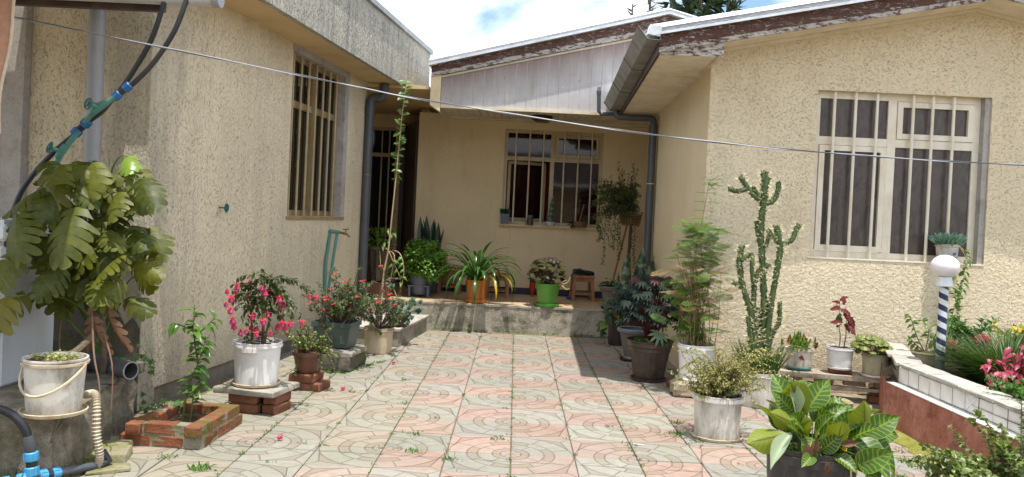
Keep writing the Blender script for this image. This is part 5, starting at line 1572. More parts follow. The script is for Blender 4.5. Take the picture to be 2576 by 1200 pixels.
part('elbow', MB().tube([Vector(p) - OF for p in ((-2.20, 4.40, 0.03), (-2.175, 4.44, 0.05), (-2.20, 4.42, 0.10))], 0.028, 10), m_hose_black, fp)

# mossy slabs on the ground by the planter
for i, (x, y, sx, sy, rz, lab) in enumerate([(-2.28, 4.62, 0.26, 0.22, 0.25, 'mossy paving slab lying in front of the brick planter'), (-2.36, 4.86, 0.24, 0.22, 0.1, 'cracked mossy slab between the ledge and the brick planter'), (-2.16, 4.42, 0.22, 0.12, 0.5, 'thin broken slab chip beside the ribbed hose foot')]):
    s_ = part('stone_slab', rough_box(sx, sy, 0.05 - 0.012 * i, 31 + i, 0.004, 0.008, 1), m_moss_slab, None, loc=(x, y, -0.002), rz=rz)
    tag(s_, lab, 'stone slab', 'loose slabs by the brick planter')

# ------------------------------------------------------------------ brick planter with citrus sapling
bp = root('brick_planter', 'square planter of mossy red bricks on the paving by the left wall', 'planter', (-2.09, 5.17, 0), rz=R(-3))
bm_ = [rough_box(0.215, 0.105, 0.066, 70 + i, 0.0035, 0.006, 1).mesh('brick', 30) for i in range(3)]
for me in bm_: me.materials.append(m_brick)
bp.scale = (0.9, 0.9, 0.95)
def brick(x, y, z, rz, i):
    part('brick', bm_[i % 3], None, bp, loc=(x, y, z), rz=rz + R(((i * 37) % 5) - 2))
k = 0
for c in range(2):
    z = 0.004 + c * 0.078
    for x in ((0.075, -0.15) if c == 0 else (0.02,)):      # front
        brick(x, -0.26, z, 0, k); k += 1
    if c:
        brick(0.255, -0.235, z, math.pi / 2, k); k += 1
        brick(-0.155, -0.235, z, math.pi / 2, k); k += 1
    for q in range(3 - c):      # right
        brick(0.257, -0.15 + q * 0.222 + (0.15 if c else 0), z, math.pi / 2, k); k += 1
    for x in (-0.02, 0.195):      # back
        brick(x - 0.06 * c, 0.295, z, 0, k); k += 1
    for q in range(2):      # left
        brick(-0.165, -0.05 + q * 0.222, z - 0.01, math.pi / 2, k); k += 1
part('mortar', MB().box(-0.205, 0.299, -0.309, -0.214, 0.0, 0.144).box(0.205, 0.306, -0.30, 0.33, 0.0, 0.1435).box(-0.12, 0.2, 0.248, 0.341, 0.0, 0.143).box(-0.212, -0.118, -0.2, 0.3, 0.0, 0.138), m_mortar, bp)
part('soil', MB().box(-0.13, 0.21, -0.215, 0.25, 0.0, 0.06), m_soil, bp)
sp_ = root('citrus_sapling', 'young citrus sapling with glossy leaves growing in the brick planter', 'plant', (-2.08, 5.2, 0.06))
O = Vector(sp_.location)
ps = [[Vector(q) - O for q in smooth_path(pp, 4)] for pp in ([(-2.08, 5.2, 0.05), (-2.06, 5.2, 0.23), (-2.04, 5.2, 0.32), (-2.01, 5.2, 0.40), (-1.99, 5.2, 0.46), (-1.96, 5.2, 0.56), (-1.95, 5.2, 0.63)], [(-2.03, 5.2, 0.05), (-2.00, 5.18, 0.26), (-1.96, 5.2, 0.36)], [(-1.99, 5.2, 0.46), (-2.02, 5.21, 0.58), (-2.03, 5.2, 0.69), (-2.03, 5.2, 0.83)], [(-2.02, 5.2, 0.62), (-1.94, 5.18, 0.70), (-1.88, 5.17, 0.76)], [(-2.03, 5.2, 0.66), (-2.10, 5.17, 0.70), (-2.15, 5.15, 0.72)], [(-2.05, 5.2, 0.26), (-2.10, 5.15, 0.31)])]
stems(sp_, ps, 0.0075, m_stem_green, 'stem', 6)
lmesh = [leaf_mesh('leaf', leaf_tmpl(1.0, 0.42, (0.05, 0.7, 1.0, 0.85, 0.45, 0.0), 0.3 + 0.2 * q, 0.2, 1, 0, 0.02), m_l_cit) for q in range(3)]
rg = random.Random(15)
sps = []
for pth, n, s in ((ps[0], 26, 0.09), (ps[1], 16, 0.085), (ps[2], 26, 0.095), (ps[3], 12, 0.085), (ps[4], 10, 0.085), (ps[5], 4, 0.06)):
    for (pos, tg, sd) in along(rg, [pth], 0.4 / n * (len(pth) / 25 + 0.35), 0.35 if pth is ps[0] or pth is ps[1] else 0.1)[:n]:
        sps.append((pos, sd + tg * 0.4 + Vector((0, 0, -0.1)), Vector((rg.uniform(-.3, .3), -0.3, 1)), s * rg.uniform(0.7, 1.25)))
place_leaves(sp_, 'leaf', lmesh, sps)
ivs = [(-2.30, 5.40, 0.02, 40, 'pale ivy sprouting at the wall foot behind the brick planter', 0.16), (-2.43, 5.32, 0.36, 26, 'dark green ivy on the mouldy dark patch above the drain stub', 0.17)]
IV = []
tpl = MB()
pts = [(0, 0), (0.22, -0.08), (0.5, 0.15), (0.24, 0.32), (0.34, 0.62), (0.12, 0.55), (0, 1.0)]
poly = pts + [(-x, y) for x, y in reversed(pts[1:-1])]
ivt = ([(x, y, -0.25 * (x * x + y * y * 0.5)) for x, y in poly] , [tuple(range(len(poly)))], [(0.5, 0.5)] * len(poly))
IV = leaf_mesh('leaf', ivt, m_l_ivy)
for (x, y, z, n, lab, sc) in ivs:
    iv = root('ivy', lab, 'plant', (x, y, z))
    rg = random.Random(n)
    vp = [[Vector((rg.uniform(-.1, .1), rg.uniform(-.05, .05), 0)), Vector((rg.uniform(-.15, .15), rg.uniform(-.08, .03), rg.uniform(0.05, 0.12))), Vector((rg.uniform(-.2, .2), rg.uniform(-.1, 0.03), rg.uniform(0.08, 0.24)))] for q in range(7)]
    stems(iv, vp, 0.0025, m_stem_green, 'stem', 4)
    place_leaves(iv, 'leaf', IV, [(pos, sd + Vector((0, -0.4, 0)), Vector((0.2, -0.6, 0.8)), rg.uniform(0.03, 0.055)) for (pos, tg, sd) in along(rg, vp, 0.06)[:n]])

# ------------------------------------------------------------------ fuchsia bucket on slab and bricks
sb = root('slab_stand', 'low stand of a grey paving slab laid on red bricks under the white fuchsia bucket', 'plant stand', (-1.83, 5.93, 0), rz=R(-12))
bo = [rough_box(0.215, 0.11, 0.066, 90 + i, 0.004, 0.008, 1).mesh('brick', 30) for i in range(2)]
for me in bo: me.materials.append(m_brick_old)
for i, (x, y, z, rz) in enumerate([(-0.02, -0.10, 0, 0.0), (-0.03, -0.10, 0.068, 0.05), (0.17, -0.02, 0, 1.5), (0.17, -0.01, 0.068, 1.55), (-0.05, 0.12, 0, 0.1), (-0.05, 0.12, 0.068, 0)]):
    part('brick', bo[i % 2], None, sb, loc=(x, y, z), rz=rz)
part('slab', rough_box(0.47, 0.40, 0.042, 95, 0.004, 0.006, 2), m_conc, sb, loc=(0, 0, 0.136))
r = root('potted_fuchsia', 'white bucket with pink flowering fuchsia on the slab stand', 'potted plant', (-1.84, 5.93, 0.180))
ht = bucket_parts(r, 0.168, 0.150, 0.305, m_white_pl, 1, m_white_pl, lugs=3, saucer=m_beige_pl, sr=0.170, sz=0.012, soil=0.86, seed=5)
rg = random.Random(33)
tps = [[Vector((-0.04, 0, ht)), Vector((-0.045, 0.0, ht + 0.12)), Vector((-0.06, -0.01, ht + 0.26)), Vector((-0.10, -0.02, ht + 0.38))], [Vector((0.03, 0.02, ht)), Vector((0.03, 0.01, ht + 0.18)), Vector((0.02, -0.02, ht + 0.34)), Vector((0.04, -0.02, ht + 0.50))], [Vector((0.05, -0.02, ht)), Vector((0.07, -0.03, ht + 0.12)), Vector((0.09, -0.03, ht + 0.22))]]
stems(r, tps, 0.012, m_twig, 'stem', 7)
br = []
for q in range(34):
    st = tps[q % 2][2].lerp(tps[q % 2][3], rg.random())
    e = Vector((rg.uniform(-0.20, 0.20), rg.uniform(-0.2, 0.12), ht + rg.uniform(0.16, 0.54)))
    br.append(bez(st, (st + e) / 2 + Vector((0, 0, 0.1)), e + Vector((0, 0, -0.02)), 6))
for q in range(8):
    e = Vector((rg.uniform(0.2, 0.40), rg.uniform(-0.15, 0.1), ht + rg.uniform(0.22, 0.46)))
    br.append(bez(tps[1][3], (tps[1][3] + e) / 2 + Vector((0, 0, 0.08)), e, 7))
stems(r, br, 0.003, m_twig, 'twig', 4)
al = along(rg, br, 0.012, 0.2)
foliage(r, [(p, sd + tg * 0.5 + Vector((0, 0, -0.5)), up_mix(rg, sd)) for p, tg, sd in al], OVAL, m_l_fuch, 0.040, rg)
foliage(r, [((rg.uniform(-.1, .1), rg.uniform(-.1, .1), ht + rg.uniform(0, 0.1)), rnd_dir(rg, -0.2, 0.6), rnd_dir(rg, 0.3, 1)) for i in range(120)], OVAL, m_l_fuch, 0.035, rg, name='undergrowth')
ends = [p[-1] for p in br]
rg.shuffle(ends)
for i, e in enumerate(ends[:36]):
    q = e + Vector((rg.uniform(-0.03, 0.03), -0.03 - rg.random() * 0.04, -0.02))
    part('flower', F_FUCH, None, r, M=orient(q, (rg.uniform(-.2, .2), 1, rg.uniform(-.2, .2)), (0, 0, 1), rg.uniform(0.95, 1.4)))
for i, (x, y) in enumerate([(-1.33, 6.66), (-1.41, 5.15), (-1.1, 7.9)]):
    f = part('fallen_flower', F_FUCH, None, None, M=orient((x, y, 0.02), (0, 0.3, 1), (1, 0, 0), 0.9))
    tag(f, ['pink fuchsia flower fallen on the paving near the terracotta pot', 'pink fuchsia flower fallen on the paving below the slab stand', 'pink fuchsia flower fallen near the mossy concrete block'][i], 'fallen flower', 'fallen fuchsia flowers')

# ------------------------------------------------------------------ terracotta pot on bricks with jade plant
sb = root('brick_stand', 'two courses of old red brick under the dark terracotta pot', 'plant stand', (-1.66, 6.68, 0), rz=R(-8))
for i, (x, y, z, rz) in enumerate([(-0.03, -0.06, 0, 0.05), (-0.03, 0.06, 0, 0), (0.0, -0.062, 0.068, 0.0), (0.0, 0.056, 0.068, 0.03), (0.11, 0.0, 0.0, 1.5)]):
    part('brick', bo[i % 2], None, sb, loc=(x, y, z), rz=rz)
r = root('potted_jade_bush', 'small-leaved jade bush spilling from a dark terracotta pot on bricks', 'potted plant', (-1.66, 6.66, 0.136))
ht = round_pot(r, [(0.07, 0), (0.078, 0.01), (0.105, 0.13), (0.110, 0.14), (0.118, 0.142), (0.120, 0.175)], m_terra)
rg = random.Random(44)
tp = twigs(rg, (0, 0, ht), 16, 0.26, 0.85, 3, 0.55)
tp += [bez((0, 0, ht), (0.12, -0.06, ht + 0.14), (rg.uniform(0.1, 0.28), rg.uniform(-0.15, 0.0), ht + rg.uniform(-0.1, 0.1)), 6) for q in range(14)]
tp += [bez((-0.02, -0.02, ht), (-0.03, -0.12, ht + 0.06), (-0.06, -0.14, ht - 0.16), 6)]
stems(r, tp, 0.005, m_twig, 'stem', 5)
foliage(r, [(p, sd + tg * 0.3, up_mix(rg, sd)) for p, tg, sd in along(rg, tp, 0.0085, 0.25)], ROUND, m_l_jade, 0.017, rg)

# ------------------------------------------------------------------ concrete block, slab and rectangular planter
cb = root('concrete_block', 'dark mossy concrete block on the paving under the rectangular planter', 'block', (-1.60, 7.66, 0), rz=R(-9))
part('block', rough_box(0.36, 0.48, 0.150, 101, 0.008, 0.015, 2), m_conc_dark, cb)
part('slab', rough_box(0.42, 0.40, 0.04, 103, 0.006, 0.008, 2), m_conc, cb, M=Matrix.Translation((-0.01, -0.02, 0.150)) @ Matrix.Rotation(R(4), 4, 'Y'))
r = root('potted_crown_of_thorns', 'sprawling crown of thorns with red flowers in a grey-green rectangular planter', 'potted plant', (-1.64, 7.66, 0.198), rz=R(-9))
pm = MB()
def ring(hw, hd, z): return [(-hw, -hd, z), (hw, -hd, z), (hw, hd, z), (-hw, hd, z)]
lay = [ring(.155, .115, 0), ring(.180, .135, .19), ring(.192, .147, .192), ring(.192, .147, .235), ring(.178, .133, .235), ring(.165, .12, .17)]
for L in lay: pm.v += L; pm.uv += [(.5, .5)] * 4
for i in range(len(lay) - 1):
    for q in range(4):
        q2 = (q + 1) % 4
        pm.f.append((4 * i + q, 4 * i + q2, 4 * i + 4 + q2, 4 * i + 4 + q)); pm.mi.append(0)
pm.f.append((3, 2, 1, 0)); pm.mi.append(0)
pt_ = part('planter_box', pm, m_greenpl, r)
for i in range(5):
    part('moulding', MB().box(-0.13 + i * 0.055, -0.09 + i * 0.055, -0.006, 0.0, 0.04 + 0.03 * (i % 2), 0.07 + 0.07 * (i % 3)), m_greenpl, pt_, loc=(0, -0.125, 0))
part('soil', MB().add(ring(.17, .125, .185), [(0, 1, 2, 3)]), m_soil, r)
rg = random.Random(55)
def thorny(r, base, n, L, spread, z0, nfl, ext=()):
    tp = twigs(rg, base, n, L, spread, 2, 0.75, 6, 0.28)
    tp += [smooth_path(e, 3) for e in ext]
    stems(r, tp, 0.0075, m_twig_grey, 'stem', 6, 0.012, m_twig_grey, rg)
    al = along(rg, tp, 0.010, 0.35)
    foliage(r, [(p, sd + tg * 0.6, up_mix(rg, sd)) for p, tg, sd in al], OVAL, m_l_thorn, 0.033, rg)
    ends = [p[-1] for p in tp if p[-1].z > z0]
    rg.shuffle(ends)
    for e in ends[:nfl]:
        part('flower', F_THORN, None, r, M=orient(e + Vector((0, -0.01, 0.012)), (rg.uniform(-.3, .3), 1, .3), (rg.uniform(-.2, .2), -0.5, 1), rg.uniform(1.0, 1.5)))
thorny(r, (0, 0, 0.19), 40, 0.46, 0.95, 0.22, 18, ext=[[(-0.08, -0.06, 0.2), (-0.12, -0.14, 0.40), (-0.08, -0.16, 0.22), (0.02, -0.18, 0.06)], [(0.1, 0, 0.2), (0.26, -0.05, 0.4), (0.42, -0.05, 0.42)], [(-0.1, 0, 0.2), (-0.22, -0.05, 0.45), (-0.3, -0.05, 0.52)]])

# ------------------------------------------------------------------ standpipe with tap
sp2 = root('standpipe', 'teal twin standpipe with an old brass tap against the left wall', 'water tap', (-2.06, 9.12, 0))
part('pipe', MB().tube([(-0.045, 0.0, 0.05), (-0.045, 0.0, 0.9), (-0.04, 0.12, 1.21)], 0.017, 10), m_teal, sp2)
part('pipe', MB().tube([(-0.02, -0.02, 0.05), (0.0, 0.0, 0.62), (0.035, 0.14, 1.20)], 0.017, 10), m_teal, sp2)
part('elbow', MB().tube([(-0.07, 0.13, 1.205), (-0.035, 0.12, 1.225), (0.02, 0.14, 1.22), (0.06, 0.14, 1.215)], [0.022, 0.024, 0.022, 0.02], 10), m_teal, sp2)
tp_ = part('tap', MB().tube([(0.06, 0.14, 1.215), (0.10, 0.14, 1.21), (0.15, 0.13, 1.20), (0.185, 0.125, 1.17)], [0.014, 0.017, 0.015, 0.012], 9), m_brass, sp2)
part('handle', MB().tube([(0.13, 0.135, 1.21), (0.135, 0.135, 1.25)], 0.007, 6).tube([(0.10, 0.135, 1.25), (0.17, 0.135, 1.26)], 0.006, 6), m_brass, tp_)
sv = root('stop_valve', 'small green handwheel sticking out of the left wall plaster', 'valve', (-2.44, 6.72, 1.45))
part('spindle', MB().tube([(-0.02, 0, 0), (0.05, -0.005, 0)], 0.007, 8), m_brass, sv)
hw = MB().torus((0.05, -0.005, 0), (1, -0.1, 0), 0.032, 0.006, 18, 6)
for k in range(4):
    a = k * math.pi / 4
    hw.tube([(0.05, -0.005 - 0.032 * math.cos(a), 0.032 * math.sin(a)), (0.05, -0.005 + 0.032 * math.cos(a), -0.032 * math.sin(a))], 0.004, 5)
part('handwheel', hw, m_teal_dark, sv)

# ------------------------------------------------------------------ beige bucket with crown of thorns
r = root('potted_crown_of_thorns', 'leggy crown of thorns in a stained beige bucket beside the low step', 'potted plant', (-1.385, 8.55, 0))
ht = bucket_parts(r, 0.152, 0.140, 0.265, m_beige_pl, 3, m_beige_pl, soil=0.93, seed=9)
rg = random.Random(66)
thorny(r, (0, 0, ht), 22, 0.40, 1.0, 0.25, 12, ext=[[(0, 0, ht), (-0.02, -0.02, ht + 0.2), (0.02, 0, ht + 0.42), (0.05, 0.02, ht + 0.56), (-0.01, 0, ht + 0.64)], [(0.03, 0.01, ht + 0.5), (0.10, 0, ht + 0.53), (0.20, 0, ht + 0.53)], [(0, 0, ht), (0.15, -0.05, ht + 0.25), (0.36, -0.05, ht + 0.30)], [(0, 0, ht), (0.08, -0.05, ht + 0.1), (0.24, -0.02, ht + 0.18)]])

# ------------------------------------------------------------------ low step in front of the recess
st_ = root('step', 'low grey concrete step with a pale worn tread in front of the porch', 'step', (-1.45, 9.6, 0), rz=-TH)
part('block', rough_box(0.62, 1.30, 0.17, 111, 0.004, 0.006, 2), m_conc, st_, loc=(0, 0, 0))
part('tread', rough_box(0.66, 1.34, 0.035, 112, 0.002, 0.006, 2), m_cap, st_, loc=(0, 0, 0.17))
r = root('potted_echeveria', 'blue-green rosette succulents trailing from a dark brown pot on the low step', 'potted plant', (-1.24, 9.10, 0.205))
ht = round_pot(r, [(0.085, 0), (0.095, 0.01), (0.115, 0.12), (0.115, 0.155)], m_brownpot)
def rosette(seed, n=22, mat=m_l_eche):
    rg = random.Random(seed)
    tm_ = leaf_tmpl(1.0, 0.55, (0.3, 0.6, 0.9, 1.0, 0.7, 0.05), -0.25, 0.22)
    ms = []
    for i in range(n):
        f = i / n
        a = i * 2.4
        el = 0.15 + 1.1 * f
        ms.append(orient((0, 0, 0.012 * f), (math.cos(a) * math.cos(el), math.sin(a) * math.cos(el), math.sin(el)), (-math.cos(a) * math.sin(el), -math.sin(a) * math.sin(el), math.cos(el)), 0.052 * (1 - 0.55 * f)))
    me = MB().many(tm_, ms).mesh('rosette', 0); me.shade_smooth(); me.materials.append(mat)
    return me
RS = [rosette(1), rosette(2, 18)]
rg = random.Random(77)
paths = []
for i, (x, y, z) in enumerate([(0.02, -0.02, 0.22), (0.10, -0.04, 0.20), (-0.04, -0.06, 0.19), (0.16, -0.03, 0.25), (0.07, -0.08, 0.14), (0.0, -0.10, 0.13), (0.20, 0.0, 0.16), (-0.08, 0, 0.24), (0.12, 0.05, 0.27), (0.14, -0.1, 0.10), (-0.09, -0.10, 0.10), (0.10, -0.12, 0.04), (0.22, -0.03, 0.27), (-0.12, 0.06, 0.42), (0.0, 0.05, 0.25)]):
    part('rosette', RS[i % 2], None, r, M=orient((x, y, z), (1, 0, 0.1), (rg.uniform(-.3, .5), -0.6, 0.9), rg.uniform(0.85, 1.25)))
    paths.append(bez((0.02, 0, ht), (x * 0.8, y * 0.5, z + 0.03), (x, y, z), 5))
stems(r, paths, 0.006, m_stem_straw, 'stem', 5)

# ------------------------------------------------------------------ slate downpipe at the end of the left wing
d2 = root('downpipe', 'dark slate downpipe with offset elbow at the far end of the left wall', 'pipe', (-1.915, 10.33, 0))
part('pipe', MB().tube([(0, 0, 0.02), (0, 0, 2.78)], 0.056, 18), m_pvc_dark, d2)
part('elbow', MB().tube(smooth_path([(0, 0, 2.76), (0.005, 0, 2.86), (0.05, 0, 2.91), (0.12, 0.0, 2.91), (0.165, 0, 2.95), (0.17, 0, 3.09)], 5), 0.057, 18), m_pvc_dark, d2)
part('socket', MB().tube([(0, 0, 2.70), (0, 0, 2.80)], 0.062, 18).tube([(0.168, 0, 2.96), (0.17, 0, 3.04)], 0.062, 18), m_pvc_dark, d2)
part('clamp', MB().torus((0, 0, 1.93), (0, 0, 1), 0.058, 0.006, 18), m_brass, d2)
part('shoe', MB().tube([(0, 0, 0.30), (0, 0, 0.32)], 0.062, 18).tube(smooth_path([(0, 0, 0.12), (0.0, -0.02, 0.05), (0.04, -0.08, 0.03)], 4), 0.06, 16), m_pvc_dark, d2)

# ------------------------------------------------------------------ tall single-stemmed vine
r = root('tall_vine', 'single tall vine shoot with paired oval leaves reaching up past the eave', 'plant', (-1.60, 9.95, 0.0))
O = Vector(r.location)
vp = smooth_path([(-1.60, 9.95, 0.20), (-1.58, 9.92, 0.71), (-1.535, 9.9, 1.0), (-1.51, 9.9, 1.4), (-1.475, 9.9, 2.0), (-1.45, 9.9, 2.5), (-1.42, 9.9, 2.9), (-1.40, 9.9, 3.08)], 6)
vp = [p - O for p in vp]
stems(r, [vp], 0.0125, m_stem_straw, 'stem', 7)
LV = [leaf_mesh('leaf', leaf_tmpl(1.0, 0.62, (0.15, 0.8, 1.0, 0.9, 0.55, 0.05), 0.25, 0.15), m) for m in (m_l_vine, m_l_vine, m_l_vine)]
LVY = leaf_mesh('leaf', leaf_tmpl(1.0, 0.55, (0.15, 0.8, 1.0, 0.9, 0.55, 0.05), 0.35, 0.2), m_l_yellow)
rg = random.Random(88)
n = len(vp)
zz = 1.86
side = 1
while zz < 3.06 + 0:
    q = min(range(n), key=lambda i: abs(vp[i].z - zz))
    for sgn in (-1, 1):
        if rg.random() < 0.14: continue
        d = Vector((sgn * rg.uniform(0.3, 1.0), rg.uniform(-0.9, 0.7), rg.uniform(-0.3, 0.8)))
        me = LVY if zz < 2.05 and rg.random() < 0.35 else LV[0]
        part('leaf', me, None, r, M=orient(vp[q] + Vector((0, 0, zz - vp[q].z)), d, (rg.uniform(-.3, .3) , -0.8, 0.8), rg.uniform(0.055, 0.115)))
    zz += rg.uniform(0.022, 0.07)

# ------------------------------------------------------------------ big fluted pot behind the downpipe
r = root('potted_arrowhead', 'pointed-leaf plant in a tall dark fluted urn behind the slate downpipe', 'potted plant', (-1.80, 10.85, PZ))
part('pedestal', rough_box(0.34, 0.34, 0.20, 120, 0.003, 0.01, 1), m_terra, r)
ht = round_pot(r, [(0.12, 0.0), (0.15, 0.02), (0.19, 0.25), (0.20, 0.40), (0.205, 0.42), (0.225, 0.43), (0.225, 0.47)], m_bronze, 'urn', 48, 0.20, flute=16, fl_amp=0.007, fl_rng=(0.03, 0.41))
rg = random.Random(99)
LG = [leaf_mesh('leaf', leaf_tmpl(1.0, 0.55, (0.35, 1.0, 0.85, 0.5, 0.2, 0.0), 0.35, 0.2), m_l_syng), leaf_mesh('leaf', leaf_tmpl(1.0, 0.5, (0.4, 1.0, 0.8, 0.45, 0.0), 0.5, 0.25), m_l_syng)]
sps = []; pts_ = []
for i in range(46):
    a = rg.uniform(0, 6.28); q = 0.24 * math.sqrt(rg.random()); z = ht + 0.04 + rg.random() * 0.26
    p = Vector((q * math.cos(a) * 1.15, q * math.sin(a), z))
    sps.append((p, (math.cos(a), math.sin(a) - 0.3, -0.25), (0.2 * math.cos(a), -0.4, 1), rg.uniform(0.09, 0.15)))
    pts_.append(bez((0, 0, ht), (p.x * 0.4, p.y * 0.4, z), p, 4))
stems(r, pts_, 0.004, m_stem_green, 'petiole', 4)
place_leaves(r, 'leaf', LG, sps)
hv = [smooth_path(pp, 4) for pp in ([(0.05, -0.1, ht), (0.15, -0.26, ht + 0.02), (0.22, -0.3, ht - 0.1), (0.32, -0.3, ht - 0.3), (0.36, -0.3, ht - 0.42)], [(0, -0.1, ht), (0.05, -0.26, ht - 0.02), (0.08, -0.3, ht - 0.25)], [(0.1, -0.05, ht), (0.24, -0.26, ht - 0.05), (0.22, -0.3, ht - 0.3), (0.20, -0.3, ht - 0.5)], [(0.1, -0.05, ht), (0.30, -0.22, ht - 0.02), (0.38, -0.3, ht - 0.25), (0.34, -0.3, ht - 0.55)])]
stems(r, hv, 0.008, m_stem_straw, 'hanging_stem', 5)
place_leaves(r, 'leaf', LG, [(p, sd + Vector((0, -0.2, -0.5)), (0.1, -0.7, 0.7), rg.uniform(0.07, 0.1)) for p, tg, sd in along(rg, hv, 0.12, 0.4)])

# ------------------------------------------------------------------ bright bush
r = root('potted_bush', 'dense bright green bush in a blue-grey pot at the left of the porch', 'potted plant', (-1.27, 11.1, PZ))
part('stand', MB().box(-0.14, -0.11, -0.12, -0.09, 0, 0.14).box(0.11, 0.14, -0.12, -0.09, 0, 0.14).box(-0.14, -0.11, 0.09, 0.12, 0, 0.14).box(0.11, 0.14, 0.09, 0.12, 0, 0.14).box(-0.15, 0.15, -0.13, 0.13, 0.142, 0.16), m_bluegrey, r)
ht = round_pot(r, [(0.10, 0), (0.11, 0.01), (0.145, 0.25), (0.150, 0.27)], m_bluegrey, sz=0.03)
rg = random.Random(110)
tp = []
for i in range(90):
    d = rnd_dir(rg, -0.75, 1.0)
    e = Vector((d.x * 0.30, d.y * 0.28, 0.50 + d.z * (0.27 if d.z > 0 else 0.33))) + Vector((0.05, 0, 0))
    tp.append(bez((0, 0, ht), (e.x * 0.6, e.y * 0.6, e.z + 0.1), e, 4))
stems(r, tp, 0.003, m_stem_green, 'stem', 4)
sps = []
for i in range(2600):
    d = rnd_dir(rg, -0.85, 1.0)
    q = rg.uniform(0.66, 1.04) * (1 + 0.34 * mnoise.noise(d * 2.2 + Vector((1.7, 0.4, 2.2))))
    p = Vector((d.x * 0.31 * q + 0.05, d.y * 0.28 * q, 0.50 + d.z * (0.28 if d.z > 0 else 0.34) * q))
    sps.append((p, Vector((d.x, d.y, -0.2)) + rnd_dir(rg, -1, 1) * 0.7, Vector((d.x, d.y, d.z + 0.9)) + rnd_dir(rg, -1, 1) * 0.4))
foliage(r, sps, ROUND, m_l_bush, 0.036, rg)

# snake plant behind the bush
def snake_leaf(L, W, mat, bend=0.05):
    mb = MB()
    n = 8
    vs = []; uv = []
    for i in range(n + 1):
        v = i / n
        w = W * (0.75 + 0.35 * math.sin(math.pi * min(1, v * 1.1))) * (1 if v < 0.75 else max(0.02, 1 - ((v - 0.75) / 0.25) ** 1.6))
        for j, u in enumerate((-1, -0.5, 0, 0.5, 1)):
            vs.append((u * w / 2, 0.25 * w * abs(u) + bend * v * v * L, L * v)); uv.append((0.5 + u / 2, v * L))
    fs = [(i * 5 + j, i * 5 + j + 1, i * 5 + j + 6, i * 5 + j + 5) for i in range(n) for j in range(4)]
    me = mb.add(vs, fs, 0, uv).mesh('leaf', 0); me.shade_smooth(); me.materials.append(mat)
    return me
SD = [snake_leaf(1.0, 0.11, m_l_snake_d, b) for b in (0.02, 0.10, -0.04)]
SBn = [snake_leaf(0.5, 0.075, m_l_snake, b) for b in (0.02, 0.08, -0.05)]
r = root('potted_snake_plant', 'dark snake plant with upright blades standing behind the bright green bush', 'potted plant', (-1.22, 11.75, PZ))
round_pot(r, [(0.12, 0), (0.13, 0.01), (0.16, 0.26), (0.17, 0.30)], m_bluegrey)
rg = random.Random(120)
for i in range(14):
    a = rg.uniform(0, 6.28)
    part('leaf', SD[i % 3], None, r, M=Matrix.Translation((rg.uniform(-.12, .16), rg.uniform(-.1, .1), 0.26)) @ Matrix.Rotation(a, 4, 'Z') @ Matrix.Rotation(R(rg.uniform(-7, 12)), 4, 'X') @ Matrix.Scale(rg.uniform(0.55, 0.92), 4))

# ------------------------------------------------------------------ wooden stools and what lies on them
def stool(x, y, w, h, lab, rz=0.0):
    s = root('wooden_stool', lab, 'stool', (x, y, PZ), 'small wooden stools on the porch', R(rz))
    k = w / 2
    part('seat', rough_box(w * 1.06, w * 0.95, 0.035, int(x * 100) + 500, 0.002, 0.004, 1), m_wood, s, loc=(0, 0, h - 0.035))
    for sx in (-1, 1):
        for sy in (-1, 1):
            part('leg', MB().hexa([(sx * (k - 0.0) - 0.022, sy * k * 0.85 - 0.022, 0), (sx * k + 0.022, sy * k * 0.85 - 0.022, 0), (sx * k + 0.022, sy * k * 0.85 + 0.022, 0), (sx * k - 0.022, sy * k * 0.85 + 0.022, 0),
                                    (sx * (k - 0.025) - 0.022, sy * (k * 0.7) - 0.022, h - 0.036), (sx * (k - 0.025) + 0.022, sy * (k * 0.7) - 0.022, h - 0.036), (sx * (k - 0.025) + 0.022, sy * k * 0.7 + 0.022, h - 0.036), (sx * (k - 0.025) - 0.022, sy * k * 0.7 + 0.022, h - 0.036)]), m_wood, s)
    for sy in (-1, 1):
        part('rail', MB().box(-k + 0.035, k - 0.035, sy * k * 0.82 - 0.012, sy * k * 0.82 + 0.012, 0.085, 0.115), m_wood, s)
        part('apron', MB().box(-k + 0.046, k - 0.046, sy * k * 0.72 - 0.010, sy * k * 0.72 + 0.010, h - 0.09, h - 0.037), m_wood, s)
    for sx in (-1, 1):
        part('rail', MB().box(sx * (k - 0.01) - 0.012, sx * (k - 0.01) + 0.012, -k * 0.6, k * 0.6, 0.135, 0.16), m_wood, s)
    return s
stool(-0.92, 11.82, 0.30, 0.36, 'wooden stool with a red bowl on it, left of the orange pot')
stool(-0.22, 11.55, 0.30, 0.33, 'wooden stool half hidden behind the orange pot plant')
stool(0.985, 11.62, 0.29, 0.36, 'wooden stool with black shoes on it, right of the lime green pot', 4)
rb = root('bowl', 'small red plastic bowl on the left stool beside the green bush', 'bowl', (-0.99, 11.80, PZ + 0.36))
part('bowl', MB().lathe([(0.04, 0), (0.05, 0.005), (0.085, 0.06), (0.082, 0.06), (0.05, 0.012), (0.01, 0.008)], 24), m_red, rb)
sh = root('shoes', 'pair of black shoes lying on the right stool', 'shoes', (1.0, 11.60, PZ + 0.361))
